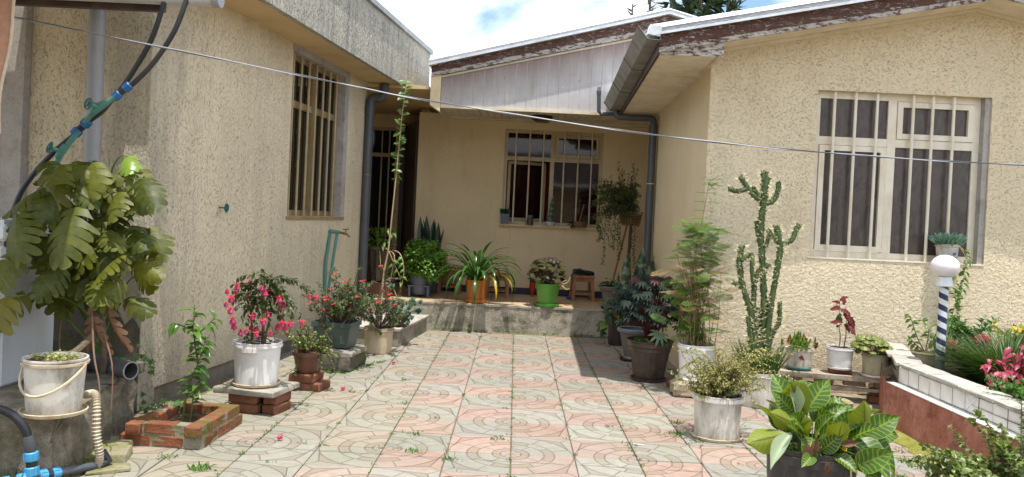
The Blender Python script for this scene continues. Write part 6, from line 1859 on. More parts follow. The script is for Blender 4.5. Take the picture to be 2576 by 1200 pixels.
for sgn, dx, rz in ((-1, -0.03, 0.15), (1, 0.03, -0.1)):
    pth = [(-0.13, 0, 0.045), (-0.10, 0, 0.05), (-0.03, 0, 0.036), (0.05, 0, 0.030), (0.10, 0, 0.026), (0.125, 0, 0.018)]
    part('shoe', MB().tube(pth, [0.030, 0.044, 0.036, 0.034, 0.030, 0.012], 12), m_black, sh, loc=(dx, sgn * 0.045, 0.0), rz=rz)
    part('sole', MB().tube([(-0.14, 0, 0.004), (-0.1, 0, 0.004), (0.0, 0, 0.004), (0.12, 0, 0.004)], [0.02, 0.034, 0.032, 0.02], 10), m_black, sh, loc=(dx, sgn * 0.045, 0.003), rz=rz)
fu = root('folded_umbrella', 'folded red umbrella leaning on the wall behind the lime green pot', 'umbrella', (0.28, 11.9, PZ))
part('canopy', MB().tube([(0, -0.12, 0.02), (0, -0.09, 0.12), (0, -0.02, 0.40)], [0.012, 0.045, 0.035], 10), m_red, fu)
part('handle', MB().tube([(0, -0.02, 0.40), (0, 0.0, 0.50)], 0.012, 8), m_wood, fu)
bc = root('bottle_cap', 'small blue plastic cap lying on the porch by the right stool', 'cap', (0.80, 11.66, PZ))
part('cap', MB().lathe([(0.032, 0), (0.034, 0.01), (0.030, 0.035), (0.004, 0.037)], 16), m_bluecap, bc)

# ------------------------------------------------------------------ orange pot with strap-leaved lily
r = root('potted_lily', 'strap-leaved lily in a cracked orange pot on the porch edge', 'potted plant', (-0.475, 10.66, PZ))
saucer(r, 0.135, m_orange, 0, 0.05)
ht = round_pot(r, [(0.105, 0.004), (0.112, 0.01), (0.118, 0.05), (0.138, 0.27), (0.142, 0.30)], m_orange)
for i, a in enumerate((-2.0, -1.2, -0.5)):
    part('crack', MB().tube([(math.cos(a + 0.05 * q) * (0.121 + 0.0035 * q), math.sin(a + 0.05 * q) * (0.121 + 0.0035 * q), 0.07 + 0.04 * q) for q in range(5)], 0.0025, 4), m_terra, r)
rg = random.Random(130)
def strap(L, W, a, e0, g, tilt=0.0):
    """arching strap leaf as a ribbon from the crown of the plant"""
    mb = MB(); n = 12
    p = Vector((0.03 * math.cos(a), 0.03 * math.sin(a), 0)); el = e0
    vs = []; uv = []
    h = Vector((math.cos(a), math.sin(a), 0)); sdv = Vector((-math.sin(a), math.cos(a), 0))
    for i in range(n + 1):
        v = i / n
        w = W * (0.55 + 0.45 * math.sin(math.pi * min(v * 1.2, 1) * 0.5)) * (1 if v < 0.72 else max(0.06, math.cos((v - 0.72) / 0.28 * math.pi / 2)))
        d = h * math.cos(el) + Vector((0, 0, math.sin(el)))
        nn = -h * math.sin(el) + Vector((0, 0, math.cos(el)))
        for u in (-1, 0, 1):
            vs.append(p + sdv * (u * w / 2) + nn * (abs(u) * w * 0.18)); uv.append((0.5 + u / 2, v))
        p = p + d * L / n
        el -= g / n * (0.5 + v * 1.1)
    fs = [(i * 3 + j, i * 3 + j + 1, i * 3 + j + 4, i * 3 + j + 3) for i in range(n) for j in range(2)]
    me = mb.add(vs, fs, 0, uv).mesh('leaf', 0); me.shade_smooth()
    return me
n = 66
for i in range(n):
    a = i * 2.399 + rg.uniform(-0.2, 0.2)
    f = i / n
    e0 = R(84 - 50 * f + rg.uniform(-6, 6)); g = R(85 + 85 * f + rg.uniform(-20, 20)); L = rg.uniform(0.58, 0.82) * (0.92 + 0.1 * f)
    if i in (52,): L *= 1.1
    me = strap(L, rg.uniform(0.036, 0.048), a, e0, g)
    yl = i in (60, 65) 
    me.materials.append(m_l_agap_y if yl else m_l_agap)
    part('leaf', me, None, r, M=Matrix.Translation((rg.uniform(-0.03, 0.03), rg.uniform(-0.03, 0.03), ht + 0.0)), label='yellowed leaf' if yl else None)

# ------------------------------------------------------------------ lime pot with begonia
r = root('potted_begonia', 'bronze-edged begonia in a lime green pot with saucer on the porch edge', 'potted plant', (0.455, 10.62, PZ))
saucer(r, 0.155, m_lime_d, 0, 0.04)
ht = round_pot(r, [(0.108, 0.006), (0.115, 0.012), (0.150, 0.23), (0.166, 0.27), (0.168, 0.30)], m_lime)
rg = random.Random(140)
def lobed_mesh(mat, n=9, amp=0.12, cup=0.25, seed=1):
    rg = random.Random(seed)
    mb = MB(); m = n * 2
    vs = [(0, 0, 0)]; uv = [(0.5, 0.4)]
    for ring, f in ((1, 0.55), (2, 1.0)):
        for k in range(m):
            a = 2 * math.pi * k / m - math.pi / 2
            rr = f * (0.5 + (amp * (1 if k % 2 else -0.4) if ring == 2 else 0)) * (1 if k else 0.45)
            vs.append((rr * math.cos(a), rr * math.sin(a) + 0.42, -cup * f * f * 0.4 + (0.05 * (1 if k % 2 else -1) * f)))
            uv.append((0.5 + 0.5 * f * math.cos(a), 0.5 + 0.5 * f * math.sin(a)))
    vs[0] = (0, 0.42, 0.03)
    fs = []
    for k in range(m):
        k2 = (k + 1) % m
        fs.append((0, 1 + k, 1 + k2)); fs.append((1 + k, 1 + m + k, 1 + m + k2, 1 + k2))
    me = mb.add(vs, fs, 0, uv).mesh('leaf', 0); me.shade_smooth(); me.materials.append(mat)
    return me
LB = [lobed_mesh(m_l_geran, 8, 0.06, 0.6, 1), lobed_mesh(m_l_geran, 7, 0.08, 0.4, 2), lobed_mesh(m_l_geran_d, 8, 0.06, 0.6, 3)]
sps = []; pp_ = []
for i in range(150):
    d = rnd_dir(rg, -0.55, 1.0)
    q = rg.uniform(0.75, 1.05)
    p = Vector((d.x * 0.21 * q - 0.02, d.y * 0.19 * q, ht + 0.20 + d.z * (0.19 if d.z > 0 else 0.2) * q))
    sps.append((p, Vector((d.x, d.y, -0.5)) + rnd_dir(rg, -1, 1) * 0.5, Vector((d.x * 0.7, d.y - 0.2, d.z * 0.6 + 0.6)), rg.uniform(0.055, 0.10)))
    if i % 3 == 0: pp_.append(bez((0, 0, ht), (p.x * 0.5, p.y * 0.5, p.z), p, 4))
for i, s in enumerate(sps):
    part('leaf', LB[2] if (s[0].z > ht + 0.30 and i % 2) or i % 9 == 0 else LB[i % 2], None, r, M=orient(*s))
stems(r, pp_, 0.006, m_twig, 'petiole', 5)
stems(r, [smooth_path(p, 4) for p in ([(0.06, -0.05, ht), (0.14, -0.08, ht + 0.05), (0.24, -0.1, ht + 0.085)], [(0.06, -0.04, ht), (0.16, -0.06, ht + 0.02), (0.25, -0.08, ht + 0.06), (0.28, -0.08, ht + 0.13)], [(0.06, -0.06, ht), (0.16, -0.09, ht + 0.02), (0.23, -0.1, ht - 0.03), (0.28, -0.1, ht - 0.02)])], 0.013, m_stem_straw, 'bare_stem', 7)

# ------------------------------------------------------------------ pots on the rear window sill
SZ = 1.375
def sill(name, lab, cat, x): return root(name, lab, cat, (x, 12.035, SZ), 'things on the rear window sill')
r = sill('potted_succulent', 'small dark square pot with a dark succulent at the left end of the rear sill', 'potted plant', -0.165)
part('pot', MB().hexa([(-.05, -.03, 0), (.05, -.03, 0), (.05, .05, 0), (-.05, .05, 0), (-.065, -.04, .13), (.065, -.04, .13), (.065, .055, .13), (-.065, .055, .13)]), m_bluegrey, r)
part('rim', MB().box(-.072, .072, -.046, .06, .131, .15), m_bluegrey, r)
rg = random.Random(150)
foliage(r, [((rg.uniform(-.045, .045), rg.uniform(-.03, .04), .15), rnd_dir(rg, 0.5, 1), rnd_dir(rg, -0.2, 0.4)) for i in range(60)], SMALL, m_l_heart, 0.075, rg, kind=None)
r = sill('glass_jar', 'cloudy glass jar on the rear window sill behind the bars', 'jar', 0.205)
part('jar', MB().lathe([(0.04, 0), (0.05, 0.008), (0.05, 0.09), (0.036, 0.112), (0.04, 0.125), (0.04, 0.14), (0.03, 0.14)], 20), m_glassjar, r)
part('lid', MB().lathe([(0.043, 0.120), (0.043, 0.145), (0.004, 0.146)], 20), m_bluegrey, r)
r = sill('potted_snake_plant', 'single snake plant blade in a pale bowl on the rear window sill', 'potted plant', 0.50)
part('bowl', MB().lathe([(0.04, 0), (0.05, 0.006), (0.075, 0.055), (0.076, 0.062), (0.066, 0.058), (0.01, 0.05)], 24), m_bowl_white, r)
part('leaf', SBn[1], None, r, M=Matrix.Translation((0, 0, 0.05)) @ Matrix.Rotation(R(5), 4, 'Y') @ Matrix.Scale(0.80, 4))
part('leaf', SBn[0], None, r, M=Matrix.Translation((-0.03, 0, 0.05)) @ Matrix.Rotation(R(-6), 4, 'Y') @ Matrix.Scale(0.3, 4))
r = sill('wicker_basket', 'round wicker basket with upright stick at the right end of the rear sill', 'basket', 0.94)
bk = MB()
for q in range(5):
    bk.torus((0, -0.02, 0.012 + q * 0.016), (0, 0, 1), 0.085 + 0.014 * math.sin(q * 0.8), 0.009, 20, 5)
part('weave', bk, m_wicker, r)
part('base', MB().lathe([(0.085, 0), (0.004, 0.003)], 20, (0, -0.02, 0.002)), m_wicker, r)
part('stick', MB().tube([(-0.02, 0, 0.02), (0.05, 0, 0.34)], 0.010, 7), m_wood, r)
foliage(r, [((rg.uniform(-.15, -.06), rg.uniform(-.06, .0), rg.uniform(0, .07)), rnd_dir(rg, -1, 0.4), rnd_dir(rg, -0.2, 1)) for i in range(40)], OVAL, m_l_heart, 0.04, rg)
lf = root('ceiling_lamp', 'dark oval lamp fitting under the porch ceiling above the window', 'lamp', (0.30, 11.55, 2.93))
part('housing', MB().lathe([(0.15, 0.0), (0.15, -0.05), (0.11, -0.075), (0.004, -0.078)], 24, cap0=False), m_lightfit, lf)
part('lens', MB().lathe([(0.10, -0.0785), (0.09, -0.09), (0.004, -0.094)], 20, cap0=False), m_brass, lf)

# ------------------------------------------------------------------ right corner of the porch
d3 = root('downpipe', 'slate downpipe with swan neck at the right corner of the porch', 'pipe', (1.665, 10.25, 0))
part('pipe', MB().tube([(0, 0, 0.02), (0, 0, 2.72)], 0.047, 18), m_pvc_dark, d3)
part('offset', MB().tube(smooth_path([(0.0, 0, 2.70), (-0.005, 0, 2.775), (-0.06, 0, 2.80), (-0.36, 0.0, 2.80), (-0.46, 0, 2.82), (-0.485, 0.0, 2.90)], 5), 0.042, 16), m_pvc_dark, d3)
part('socket', MB().tube([(0, 0, 2.62), (0, 0, 2.72)], 0.052, 18), m_pvc_dark, d3)
part('clamp', MB().torus((0, 0, 1.98), (0, 0, 1), 0.050, 0.006, 18), m_spine, d3)
vt = root('vent_pipe', 'thin slate overflow pipe with slotted top left of the galvanised gutter', 'pipe', (0.965, 10.27, 2.83))
part('pipe', MB().tube([(0.22, 0.03, 0.01), (0.04, 0, 0.0), (0.01, 0, 0.03), (0, 0, 0.27)], 0.024, 12), m_pvc_dark, vt)
part('socket', MB().tube([(0, 0, 0.24), (0, 0, 0.285)], 0.029, 12), m_pvc_dark, vt)
for sx in (-0.015, 0.0, 0.015):
    part('prong', MB().box(sx - 0.004, sx + 0.004, -0.02, 0.02, 0.286, 0.335), m_pvc_dark, vt)

r = root('hanging_basket_plant', 'shaggy trailing vine in a lattice basket on a post at the right porch corner', 'potted plant', (1.48, 10.75, PZ))
part('post', MB().tube([(0.0, 0, 0), (0.04, 0, 1.15)], 0.02, 8), m_door_brown, r)
bz = 1.10
lt = MB()
for q in range(6):
    lt.torus((0.03, 0, bz + q * 0.035), (0, 0, 1), 0.115 + 0.008 * q, 0.005, 22, 4)
for k in range(22):
    a = 2 * math.pi * k / 22
    lt.tube([(0.03 + 0.115 * math.cos(a), 0.115 * math.sin(a), bz), (0.03 + 0.155 * math.cos(a), 0.155 * math.sin(a), bz + 0.18)], 0.005, 4)
part('basket', lt, m_wicker, r)
part('soil', MB().lathe([(0.10, bz + 0.01), (0.14, bz + 0.15), (0.004, bz + 0.17)], 18, (0.03, 0, 0)), m_soil, r)
rg = random.Random(160)
tp = []
for i in range(90):
    a = rg.uniform(0, 6.28)
    o = Vector((-0.08 + rg.uniform(-0.44, 0.22), -0.05 + rg.uniform(-0.22, 0.15), bz + rg.uniform(0.05, 0.55)))
    tp.append(bez((0.03, 0, bz + 0.16), (o.x * 0.5, o.y * 0.5, o.z + 0.14), o, 5))
for (x, z, L) in [(-0.36, bz + 0.1, 0.62), (-0.42, bz + 0.12, 0.3), (-0.30, bz + 0.2, 0.5), (-0.40, bz + 0.0, 0.22), (-0.20, bz + 0.1, 0.42), (-0.12, bz + 0.05, 0.5), (0.02, bz, 0.55), (0.08, bz, 0.75), (-0.16, bz, 0.3), (-0.26, bz + 0.1, 0.3)]:
    y = rg.uniform(-0.2, -0.05)
    tp.append(smooth_path([(0.03, 0, bz + 0.16), (x * 0.6, y, bz + 0.26), (x, y, z), (x + rg.uniform(-.03, .06), y, z - L * 0.5), (x + rg.uniform(-.02, .12), y, z - L)], 4))
for q in range(14):
    e = Vector((rg.uniform(-0.35, 0.15), rg.uniform(-.15, .1), bz + rg.uniform(0.5, 0.85)))
    tp.append(bez((0.03, 0, bz + 0.16), (e.x, e.y, bz + 0.3), e, 5))
stems(r, tp, 0.003, m_twig, 'stem', 4)
al = along(rg, tp, 0.0085, 0.12)
foliage(r, [(p + Vector((rg.uniform(-.015, .015), rg.uniform(-.015, .015), rg.uniform(-.015, .015))), sd + Vector((0, 0, -0.4)), up_mix(rg, sd)) for p, tg, sd in al], OVAL, m_l_hang, 0.032, rg)
stk = root('stick', 'long wooden stick leaning in the right corner of the porch', 'stick', (1.33, 11.4, PZ))
part('pole', MB().tube([(0, 0, 0), (0.30, 0.35, 1.25)], 0.014, 7), m_wood, stk)

r = root('potted_hydrangea', 'broad-leaved green plant in a weathered grey urn on the right of the porch edge', 'potted plant', (1.28, 10.68, PZ))
saucer(r, 0.115, m_brownpot)
ht = round_pot(r, [(0.085, 0.012), (0.09, 0.03), (0.075, 0.05), (0.105, 0.15), (0.12, 0.24), (0.135, 0.265), (0.160, 0.28), (0.163, 0.30)], m_urn_grey, 'urn')
LH = [leaf_mesh('leaf', leaf_tmpl(1.0, 0.72, (0.25, 0.85, 1.0, 0.75, 0.35, 0.0), 0.3, 0.12, 1, 0, 0.02), m_l_heart), leaf_mesh('leaf', leaf_tmpl(1.0, 0.72, (0.25, 0.85, 1.0, 0.75, 0.35, 0.0), 0.4, 0.15), m_l_heart_y)]
rg = random.Random(170)
place_leaves(r, 'leaf', LH[0], [((rg.uniform(-.08, .1), rg.uniform(-.08, .05), ht + rg.uniform(0.02, 0.12)), (math.cos(a), math.sin(a), 0.15), (-.3 * math.cos(a), -.5, 1), rg.uniform(0.11, 0.17)) for a in [i * 0.9 for i in range(16)]])
r = root('potted_snake_plant', 'banded snake plant with tall blades behind the dark begonia by the downpipe', 'potted plant', (1.48, 9.75, 0))
round_pot(r, [(0.12, 0), (0.13, 0.01), (0.17, 0.33), (0.18, 0.36)], m_brownpot)
for i, (x, y, s, t, rz) in enumerate([(-0.10, -0.03, 1.75, -3, 0.2), (0.0, 0.03, 2.0, 3, -0.3), (0.09, -0.04, 1.8, 5, 0.5), (-0.04, 0.06, 1.9, -2, 1.2), (0.12, 0.05, 1.6, 8, 0.0), (-0.14, 0.03, 1.3, -10, 0.7), (0.03, -0.08, 1.35, 2, 0.1)]):
    part('leaf', SBn[i % 3], None, r, M=Matrix.Translation((x, y, 0.31)) @ Matrix.Rotation(R(t), 4, 'Y') @ Matrix.Rotation(rz, 4, 'Z') @ Matrix.Scale(s * 0.9, 4))
r = root('potted_vine', 'heart-leaved vine trailing from a plain dark pot below the porch edge', 'potted plant', (1.30, 9.86, 0))
ht = round_pot(r, [(0.105, 0), (0.115, 0.01), (0.13, 0.26), (0.135, 0.30)], m_brownpot)
rg = random.Random(180)
vps = [smooth_path(p, 4) for p in ([(0, 0, ht), (-0.1, -0.1, ht + 0.14), (-0.17, -0.13, ht + 0.05), (-0.18, -0.13, ht - 0.12)], [(0, 0, ht), (-0.04, -0.1, ht + 0.2), (-0.02, -0.12, ht + 0.38), (-0.06, -0.1, ht + 0.5)], [(0, 0, ht), (0.02, -0.1, ht + 0.2), (0.06, -0.1, ht + 0.42)], [(0, 0, ht), (-0.12, -0.05, ht + 0.22), (-0.18, -0.08, ht + 0.26)], [(0, 0, ht), (-0.14, -0.1, ht + 0.08), (-0.20, -0.1, ht - 0.05)])]
stems(r, vps, 0.004, m_stem_green, 'stem', 5)
for i, (p, tg, sd) in enumerate(along(rg, vps, 0.05, 0.25)):
    part('leaf', LH[1] if i % 6 == 0 else LH[0], None, r, M=orient(p, sd + Vector((0, -0.6, -0.5)), (rg.uniform(-.3, .3), -0.9, 0.5), rg.uniform(0.09, 0.135)))
# a curly pale plant leaning over the urn
place = [smooth_path([(0.02, 0, ht), (0.06, -0.05, ht + 0.35), (rg.uniform(-.15, .15), -0.1, ht + rg.uniform(0.42, 0.56)), (rg.uniform(-.25, .2), -0.12, ht + rg.uniform(0.36, 0.5))], 3) for q in range(9)]
stems(r, place, 0.005, m_stem_straw, 'dry_shoot', 5)
r = root('plant_urn', 'dark urn with a slate-blue rim, half hidden behind the bronze pot', 'pot', (1.32, 8.78, 0))
saucer(r, 0.13, m_brownpot)
round_pot(r, [(0.09, 0.01), (0.10, 0.03), (0.085, 0.05), (0.11, 0.14), (0.145, 0.30)], m_urn_grey, 'urn')
part('rim', MB().lathe([(0.145, 0.301), (0.172, 0.315), (0.176, 0.34), (0.165, 0.35), (0.145, 0.345)], 32, cap0=False), m_urn_rim, r)

# ------------------------------------------------------------------ dark begonia in the big bronze pot
r = root('potted_begonia', 'big dark palmate begonia in a large ribbed bronze pot at the wall corner', 'potted plant', (1.325, 7.73, 0))
saucer(r, 0.165, m_bronze, 0, 0.028)
ht = round_pot(r, [(0.135, 0.012), (0.142, 0.03), (0.155, 0.12), (0.178, 0.24), (0.190, 0.285), (0.197, 0.288), (0.195, 0.30), (0.208, 0.365), (0.224, 0.375), (0.226, 0.385)], m_bronze, 'pot', 72, flute=22, fl_amp=0.0032, fl_rng=(0.05, 0.25))
def palm_mesh(mat, seed):
    rg = random.Random(seed)
    mb = MB()
    for k in range(7):
        a = R(-100 + k * 33.3)
        L = 0.62 - 0.10 * abs(k - 3) * 0.5
        t = leaf_tmpl(L, 0.17, (0.35, 0.62, 1.0, 0.6, 0.72, 0.3, 0.0), 0.35, 0.15)
        M = Matrix.Translation((0, 0.28, 0)) @ Matrix.Rotation(-a, 4, 'Z')
        mb.many(t, [M])
    me = mb.mesh('leaf', 0); me.shade_smooth(); me.materials.append(mat)
    return me
PD = [palm_mesh(m_l_dark, 1), palm_mesh(m_l_dark, 2)]; PR = palm_mesh(m_l_dark_red, 3); PP = palm_mesh(m_l_dark_pale, 4)
rg = random.Random(190)
pp_ = []
for i in range(250):
    d = rnd_dir(rg, -0.6, 1.0)
    q = rg.uniform(0.55, 1.0)
    p = Vector((d.x * 0.34 * q, d.y * 0.30 * q, 0.74 + d.z * (0.31 if d.z > 0 else 0.32) * q))
    me = PR if (i % 17 == 0 or (p.x < -0.26 and i % 4 == 0) or (p.z > 1.0 and i % 4 == 0)) else PD[i % 2]
    part('leaf', me, None, r, M=orient(p, Vector((d.x, d.y - 0.35, -0.55)) + rnd_dir(rg, -1, 1) * 0.35, Vector((d.x * 0.4, d.y * 0.4 - 0.5, 0.8)), rg.uniform(0.10, 0.16)))
    if i % 3 == 0: pp_.append(bez((rg.uniform(-.05, .05), rg.uniform(-.05, .05), ht), (p.x * 0.3, p.y * 0.3, p.z), p, 5))
part('leaf', PP, None, r, M=orient((0.06, -0.22, 0.53), (-0.25, -0.4, -0.7), (0.0, -1, 0.4), 0.22), label='pale silvery leaf at the pot rim')
stems(r, pp_, 0.007, m_l_dark_red, 'petiole', 5)
foliage(r, [((rg.uniform(-.16, .16), rg.uniform(-.18, .05), ht + rg.uniform(0, 0.05)), rnd_dir(rg, 0, 0.7), rnd_dir(rg, 0.2, 1)) for i in range(60)], ROUND, m_l_weed, 0.03, rg, name='weeds')
ws = part('brick', rough_box(0.30, 0.14, 0.06, 201, 0.006, 0.01, 1), m_brick_old, None, loc=(1.62, 7.50, 0.0), rz=R(4)); ws.location = (1.60, 7.42, 0)
tag(ws, 'flat dull red brick lying between the bronze pot and the rough stone', 'brick')

# ------------------------------------------------------------------ asparagus fern in a white bucket on a stone
sn = part('stone_block', rough_box(0.46, 0.26, 0.135, 210, 0.014, 0.03, 2), m_stone, None, loc=(1.66, 7.12, -0.003), rz=R(-3))
tag(sn, 'rough tan stone block under the asparagus fern bucket', 'stone')
r = root('potted_asparagus_fern', 'tall half-dry asparagus fern in a white bucket on the rough stone', 'potted plant', (1.645, 7.16, 0.133))
ht = bucket_parts(r, 0.165, 0.145, 0.305, m_white_pl, 2, m_white_pl, lugs=2, saucer=m_white_pl, sr=0.168, sz=0.012, soil=0.9, seed=11)
rg = random.Random(220)
def frond(mat, seed, L=1.0, n=26):
    """flat feathery plume made of many fine needles"""
    rg = random.Random(seed)
    mb = MB()
    mb.tube([(0, 0, 0), (0, L * 0.5, 0.02), (0, L, -0.04)], [0.010, 0.007, 0.003], 4)
    ms = []
    for i in range(n):
        v = 0.12 + 0.88 * i / n
        w = 0.24 * math.sin(math.pi * (0.15 + 0.8 * v)) ** 0.8
        for s in (-1, 1):
            p = Vector((0, v * L, 0.02 - 0.05 * v * v))
            ax = Vector((s * w, w * 0.7, rg.uniform(-0.02, 0.02)))
            q = p + ax
            mb.add([p + Vector((0, 0.004, 0)), p - Vector((0, 0.004, 0)), q], [(0, 1, 2)])
            for j in range(5):
                f = 0.15 + 0.85 * j / 5
                b = p + ax * f
                for s2 in (-1, 1):
                    ms.append(orient(b, ax.normalized() * 0.7 + Vector((-s2 * ax.y, s2 * ax.x, 0)).normalized() * 0.9, (0, 0, 1), 0.115))
    mb.many((NEEDLE[0], NEEDLE[1], NEEDLE[2]), ms)
    me = mb.mesh('frond', 0); me.materials.append(mat)
    return me
FR = [frond(m_l_asp, 1, 1.0, 12), frond(m_l_asp, 2, 1.0, 10)]; FRD = frond(m_l_asp_dry, 3, 1.0, 9)
tp = []
for i in range(40):
    z = rg.uniform(0.35, 0.95); a = rg.uniform(0, 6.28)
    e = Vector((rg.uniform(-0.22, 0.14), rg.uniform(-.12, .12), ht + z))
    tp.append(smooth_path([(rg.uniform(-.09, .09), rg.uniform(-.09, .09), ht), (e.x * 0.4, e.y * 0.5, ht + z * 0.5), e], 4))
tall = smooth_path([(0.0, 0.0, ht), (-0.06, 0.03, ht + 0.5), (-0.04, 0.05, ht + 0.9), (0.01, 0.05, ht + 1.2), (0.05, 0.05, ht + 1.48)], 4)
tp.append(tall)
tp.append(smooth_path([(0.05, 0, ht), (0.02, 0.05, ht + 0.7), (0.0, 0.1, ht + 1.0), (0.05, 0.1, ht + 1.45)], 4))
for i in range(26):
    x = rg.uniform(-.16, .16)
    tp.append(smooth_path([(x, rg.uniform(-.1, .1), ht), (x + rg.uniform(-.05, .05), rg.uniform(-.1, .1), ht + 0.3), (x + rg.uniform(-.16, .16), rg.uniform(-.1, .1), ht + rg.uniform(0.5, 0.8))], 3))
stems(r, tp, 0.0042, m_twig_straw, 'stem', 4)
for i in range(290):
    t = i / 290
    z = 0.06 + 1.02 * t ** 0.9
    w = 0.20 - 0.05 * abs(t - 0.55)
    if t > 0.8: w *= 1 - 2.2 * (t - 0.8)
    p = Vector((rg.gauss(-0.02 + 0.02 * t, w * 0.5), rg.gauss(0, 0.07), ht + z))
    d = Vector((rg.choice((-1, -1, 1)) * rg.uniform(0.4, 1), rg.uniform(-0.9, 0.4), rg.uniform(-0.3, 0.35)))
    dry = 0.15 < t < 0.62 and rg.random() < 0.40
    part('frond', FRD if dry else FR[i % 2], None, r, M=orient(p, d, (rg.uniform(-.5, .5), rg.uniform(-.9, .1), 1), rg.uniform(0.09, 0.18)))
for k, p in enumerate(tall[6:]):
    for sg in (-1, 1):
        part('frond', FR[k % 2], None, r, M=orient(p, (sg, -0.3, 0.0), (0, -0.2, 1), rg.uniform(0.07, 0.12)))
for i in range(14):
    part('frond', FR[i % 2], None, r, M=orient(tall[-1] + Vector((0, 0, -0.1 * rg.random())), rnd_dir(rg, -0.3, 0.6), (0, -0.4, 1), rg.uniform(0.05, 0.08)))

# ------------------------------------------------------------------ cactus
r = root('potted_cactus', 'tall spiny branching cactus in a white bucket against the right wall', 'potted plant', (2.10, 6.86, 0))
ht = bucket_parts(r, 0.168, 0.150, 0.29, m_white_old, 1, m_white_pl, soil=0.9, seed=12)
OC = Vector(r.location)
arms = dict(
    main=([(2.11, .30), (2.11, .49), (2.12, .79), (2.09, 1.15), (2.06, 1.44), (2.07, 1.70), (2.07, 1.80), (2.07, 1.97)], .036),
    a=([(2.06, 1.72), (1.98, 1.765), (1.91, 1.85), (1.86, 1.92)], .028), b=([(1.93, 1.82), (1.85, 1.79), (1.77, 1.81)], .027), c=([(2.03, 1.75), (1.97, 1.84)], .024),
    d=([(2.07, 1.70), (2.14, 1.715), (2.18, 1.79), (2.19, 1.89)], .028), e=([(2.07, 1.84), (2.11, 1.92)], .025),
    f=([(2.14, .40), (2.16, .77), (2.17, .89), (2.20, 1.12), (2.22, 1.31), (2.21, 1.38), (2.18, 1.52)], .032), g=([(2.22, 1.36), (2.15, 1.43), (2.10, 1.48)], .026), h=([(2.225, 1.37), (2.31, 1.40), (2.34, 1.48), (2.37, 1.54)], .028),
    i=([(2.06, .35), (2.04, .64), (1.98, .85), (1.92, 1.02), (1.89, 1.20), (1.90, 1.34)], .031), j=([(1.91, .99), (1.84, 1.025)], .022), k=([(1.90, 1.21), (1.98, 1.27), (1.99, 1.14), (2.01, 1.01)], .024),
    l=([(2.05, .35), (2.03, .78), (2.03, 1.03), (2.06, 1.13), (2.15, 1.19)], .028), m=([(2.13, .40), (2.21, .63), (2.25, .72), (2.24, .88)], .024), n=([(2.05, 1.42), (2.03, 1.55)], .022), o=([(2.10, 1.32), (2.13, 1.48)], .022),
    p=([(2.10, .4), (2.07, .82)], .028), q=([(2.04, .38), (1.98, .75)], .026), s=([(2.16, .4), (2.19, .66)], .026))
rg = random.Random(230)
spn = MB()
for nm, (pp, rad) in arms.items():
    yo = rg.uniform(-0.05, 0.05) if nm not in 'abcdegh' and nm != 'main' else (0.0 if nm != 'f' else 0.03)
    if nm in ('f', 'g', 'h'): yo = -0.03
    path = smooth_path([Vector((x, 6.86 + yo, z)) - OC for x, z in pp], 7)
    m = len(path)
    rad *= 0.84
    mb = MB()
    rr = [rad * (0.86 + 0.10 * math.sin(i * 2.2) + 0.08 * rg.random()) for i in range(m)]
    rr[-1] = rad * 0.45
    mb.tube(path, rr, 10)
    # tubercles
    for (pos, tg, sd) in along(rg, [path], 0.006, 0.0):
        tip = pos + sd * rad * 1.38 + tg * rad * 0.25
        a = tg.cross(sd).normalized() * rad * 0.34
        b = pos + sd * rad * 0.72
        mb.add([b + a, b - a, b + tg * rad * 0.45, b - tg * rad * 0.35, tip], [(0, 2, 4), (2, 1, 4), (1, 3, 4), (3, 0, 4)])
        for q in range(3):
            dd = (sd + rnd_dir(rg, -1, 1) * 0.75).normalized()
            L = rg.uniform(0.02, 0.05)
            w = dd.orthogonal().normalized() * 0.0016
            spn.add([tip - sd * 0.002 + w, tip - sd * 0.002 - w, tip + dd * L], [(0, 1, 2)])
    part('arm' if nm != 'main' else 'trunk', mb, m_cactus, r, smooth=60)
part('spines', spn, m_spine, r, smooth=0, kind='stuff')
# grass and dry shoots round the foot
gs = []
for i in range(260):
    a = rg.uniform(0, 6.28); q = 0.14 * math.sqrt(rg.random())
    gs.append(((q * math.cos(a), q * math.sin(a), ht), Vector((math.cos(a) * 0.4, math.sin(a) * 0.4, 1)) + rnd_dir(rg, -1, 1) * 0.25, rnd_dir(rg, -1, 1)))
foliage(r, gs, leaf_tmpl(1.0, 0.035, (0.8, 1.0, 0.8, 0.5, 0.05), 0.2, 0.1), m_l_grass, 0.26, rg, name='grass')

# ------------------------------------------------------------------ wiry yellow shrub
r = root('potted_wiry_shrub', 'wiry yellow-green shrub in a stained white bucket on the paving, right of centre', 'potted plant', (1.485, 5.75, 0))
ht = bucket_parts(r, 0.166, 0.152, 0.30, m_white_old, 1, m_white_pl, lugs=0, saucer=m_beige_pl, sr=0.178, sz=0.010, soil=0.95, seed=13)
mbl = MB()
for k in range(44):
    if k % 3 == 2: continue
    a = 2 * math.pi * k / 44
    mbl.box(-0.008, 0.008, -0.003, 0.002, 0, 0.022)
for k in range(30):
    a = -math.pi + math.pi * k / 30 
    part('rib', MB().box(-0.007, 0.007, -0.004, 0.002, 0.262, 0.290), m_white_pl, r, loc=(0.177 * math.cos(a), 0.177 * math.sin(a), 0.01), rz=a + math.pi / 2)
rg = random.Random(240)
tp = twigs(rg, (0, 0, ht), 60, 0.30, 1.1, 5, 0.62, 6, 0.35)
for q in range(40):
    e = Vector((rg.uniform(-0.38, 0.60), rg.uniform(-0.28, 0.28), ht + rg.uniform(-0.02, 0.42)))
    tp.append(bez((rg.uniform(-.05, .05), 0, ht), (e.x * 0.4, e.y * 0.4, ht + 0.36), e, 6))
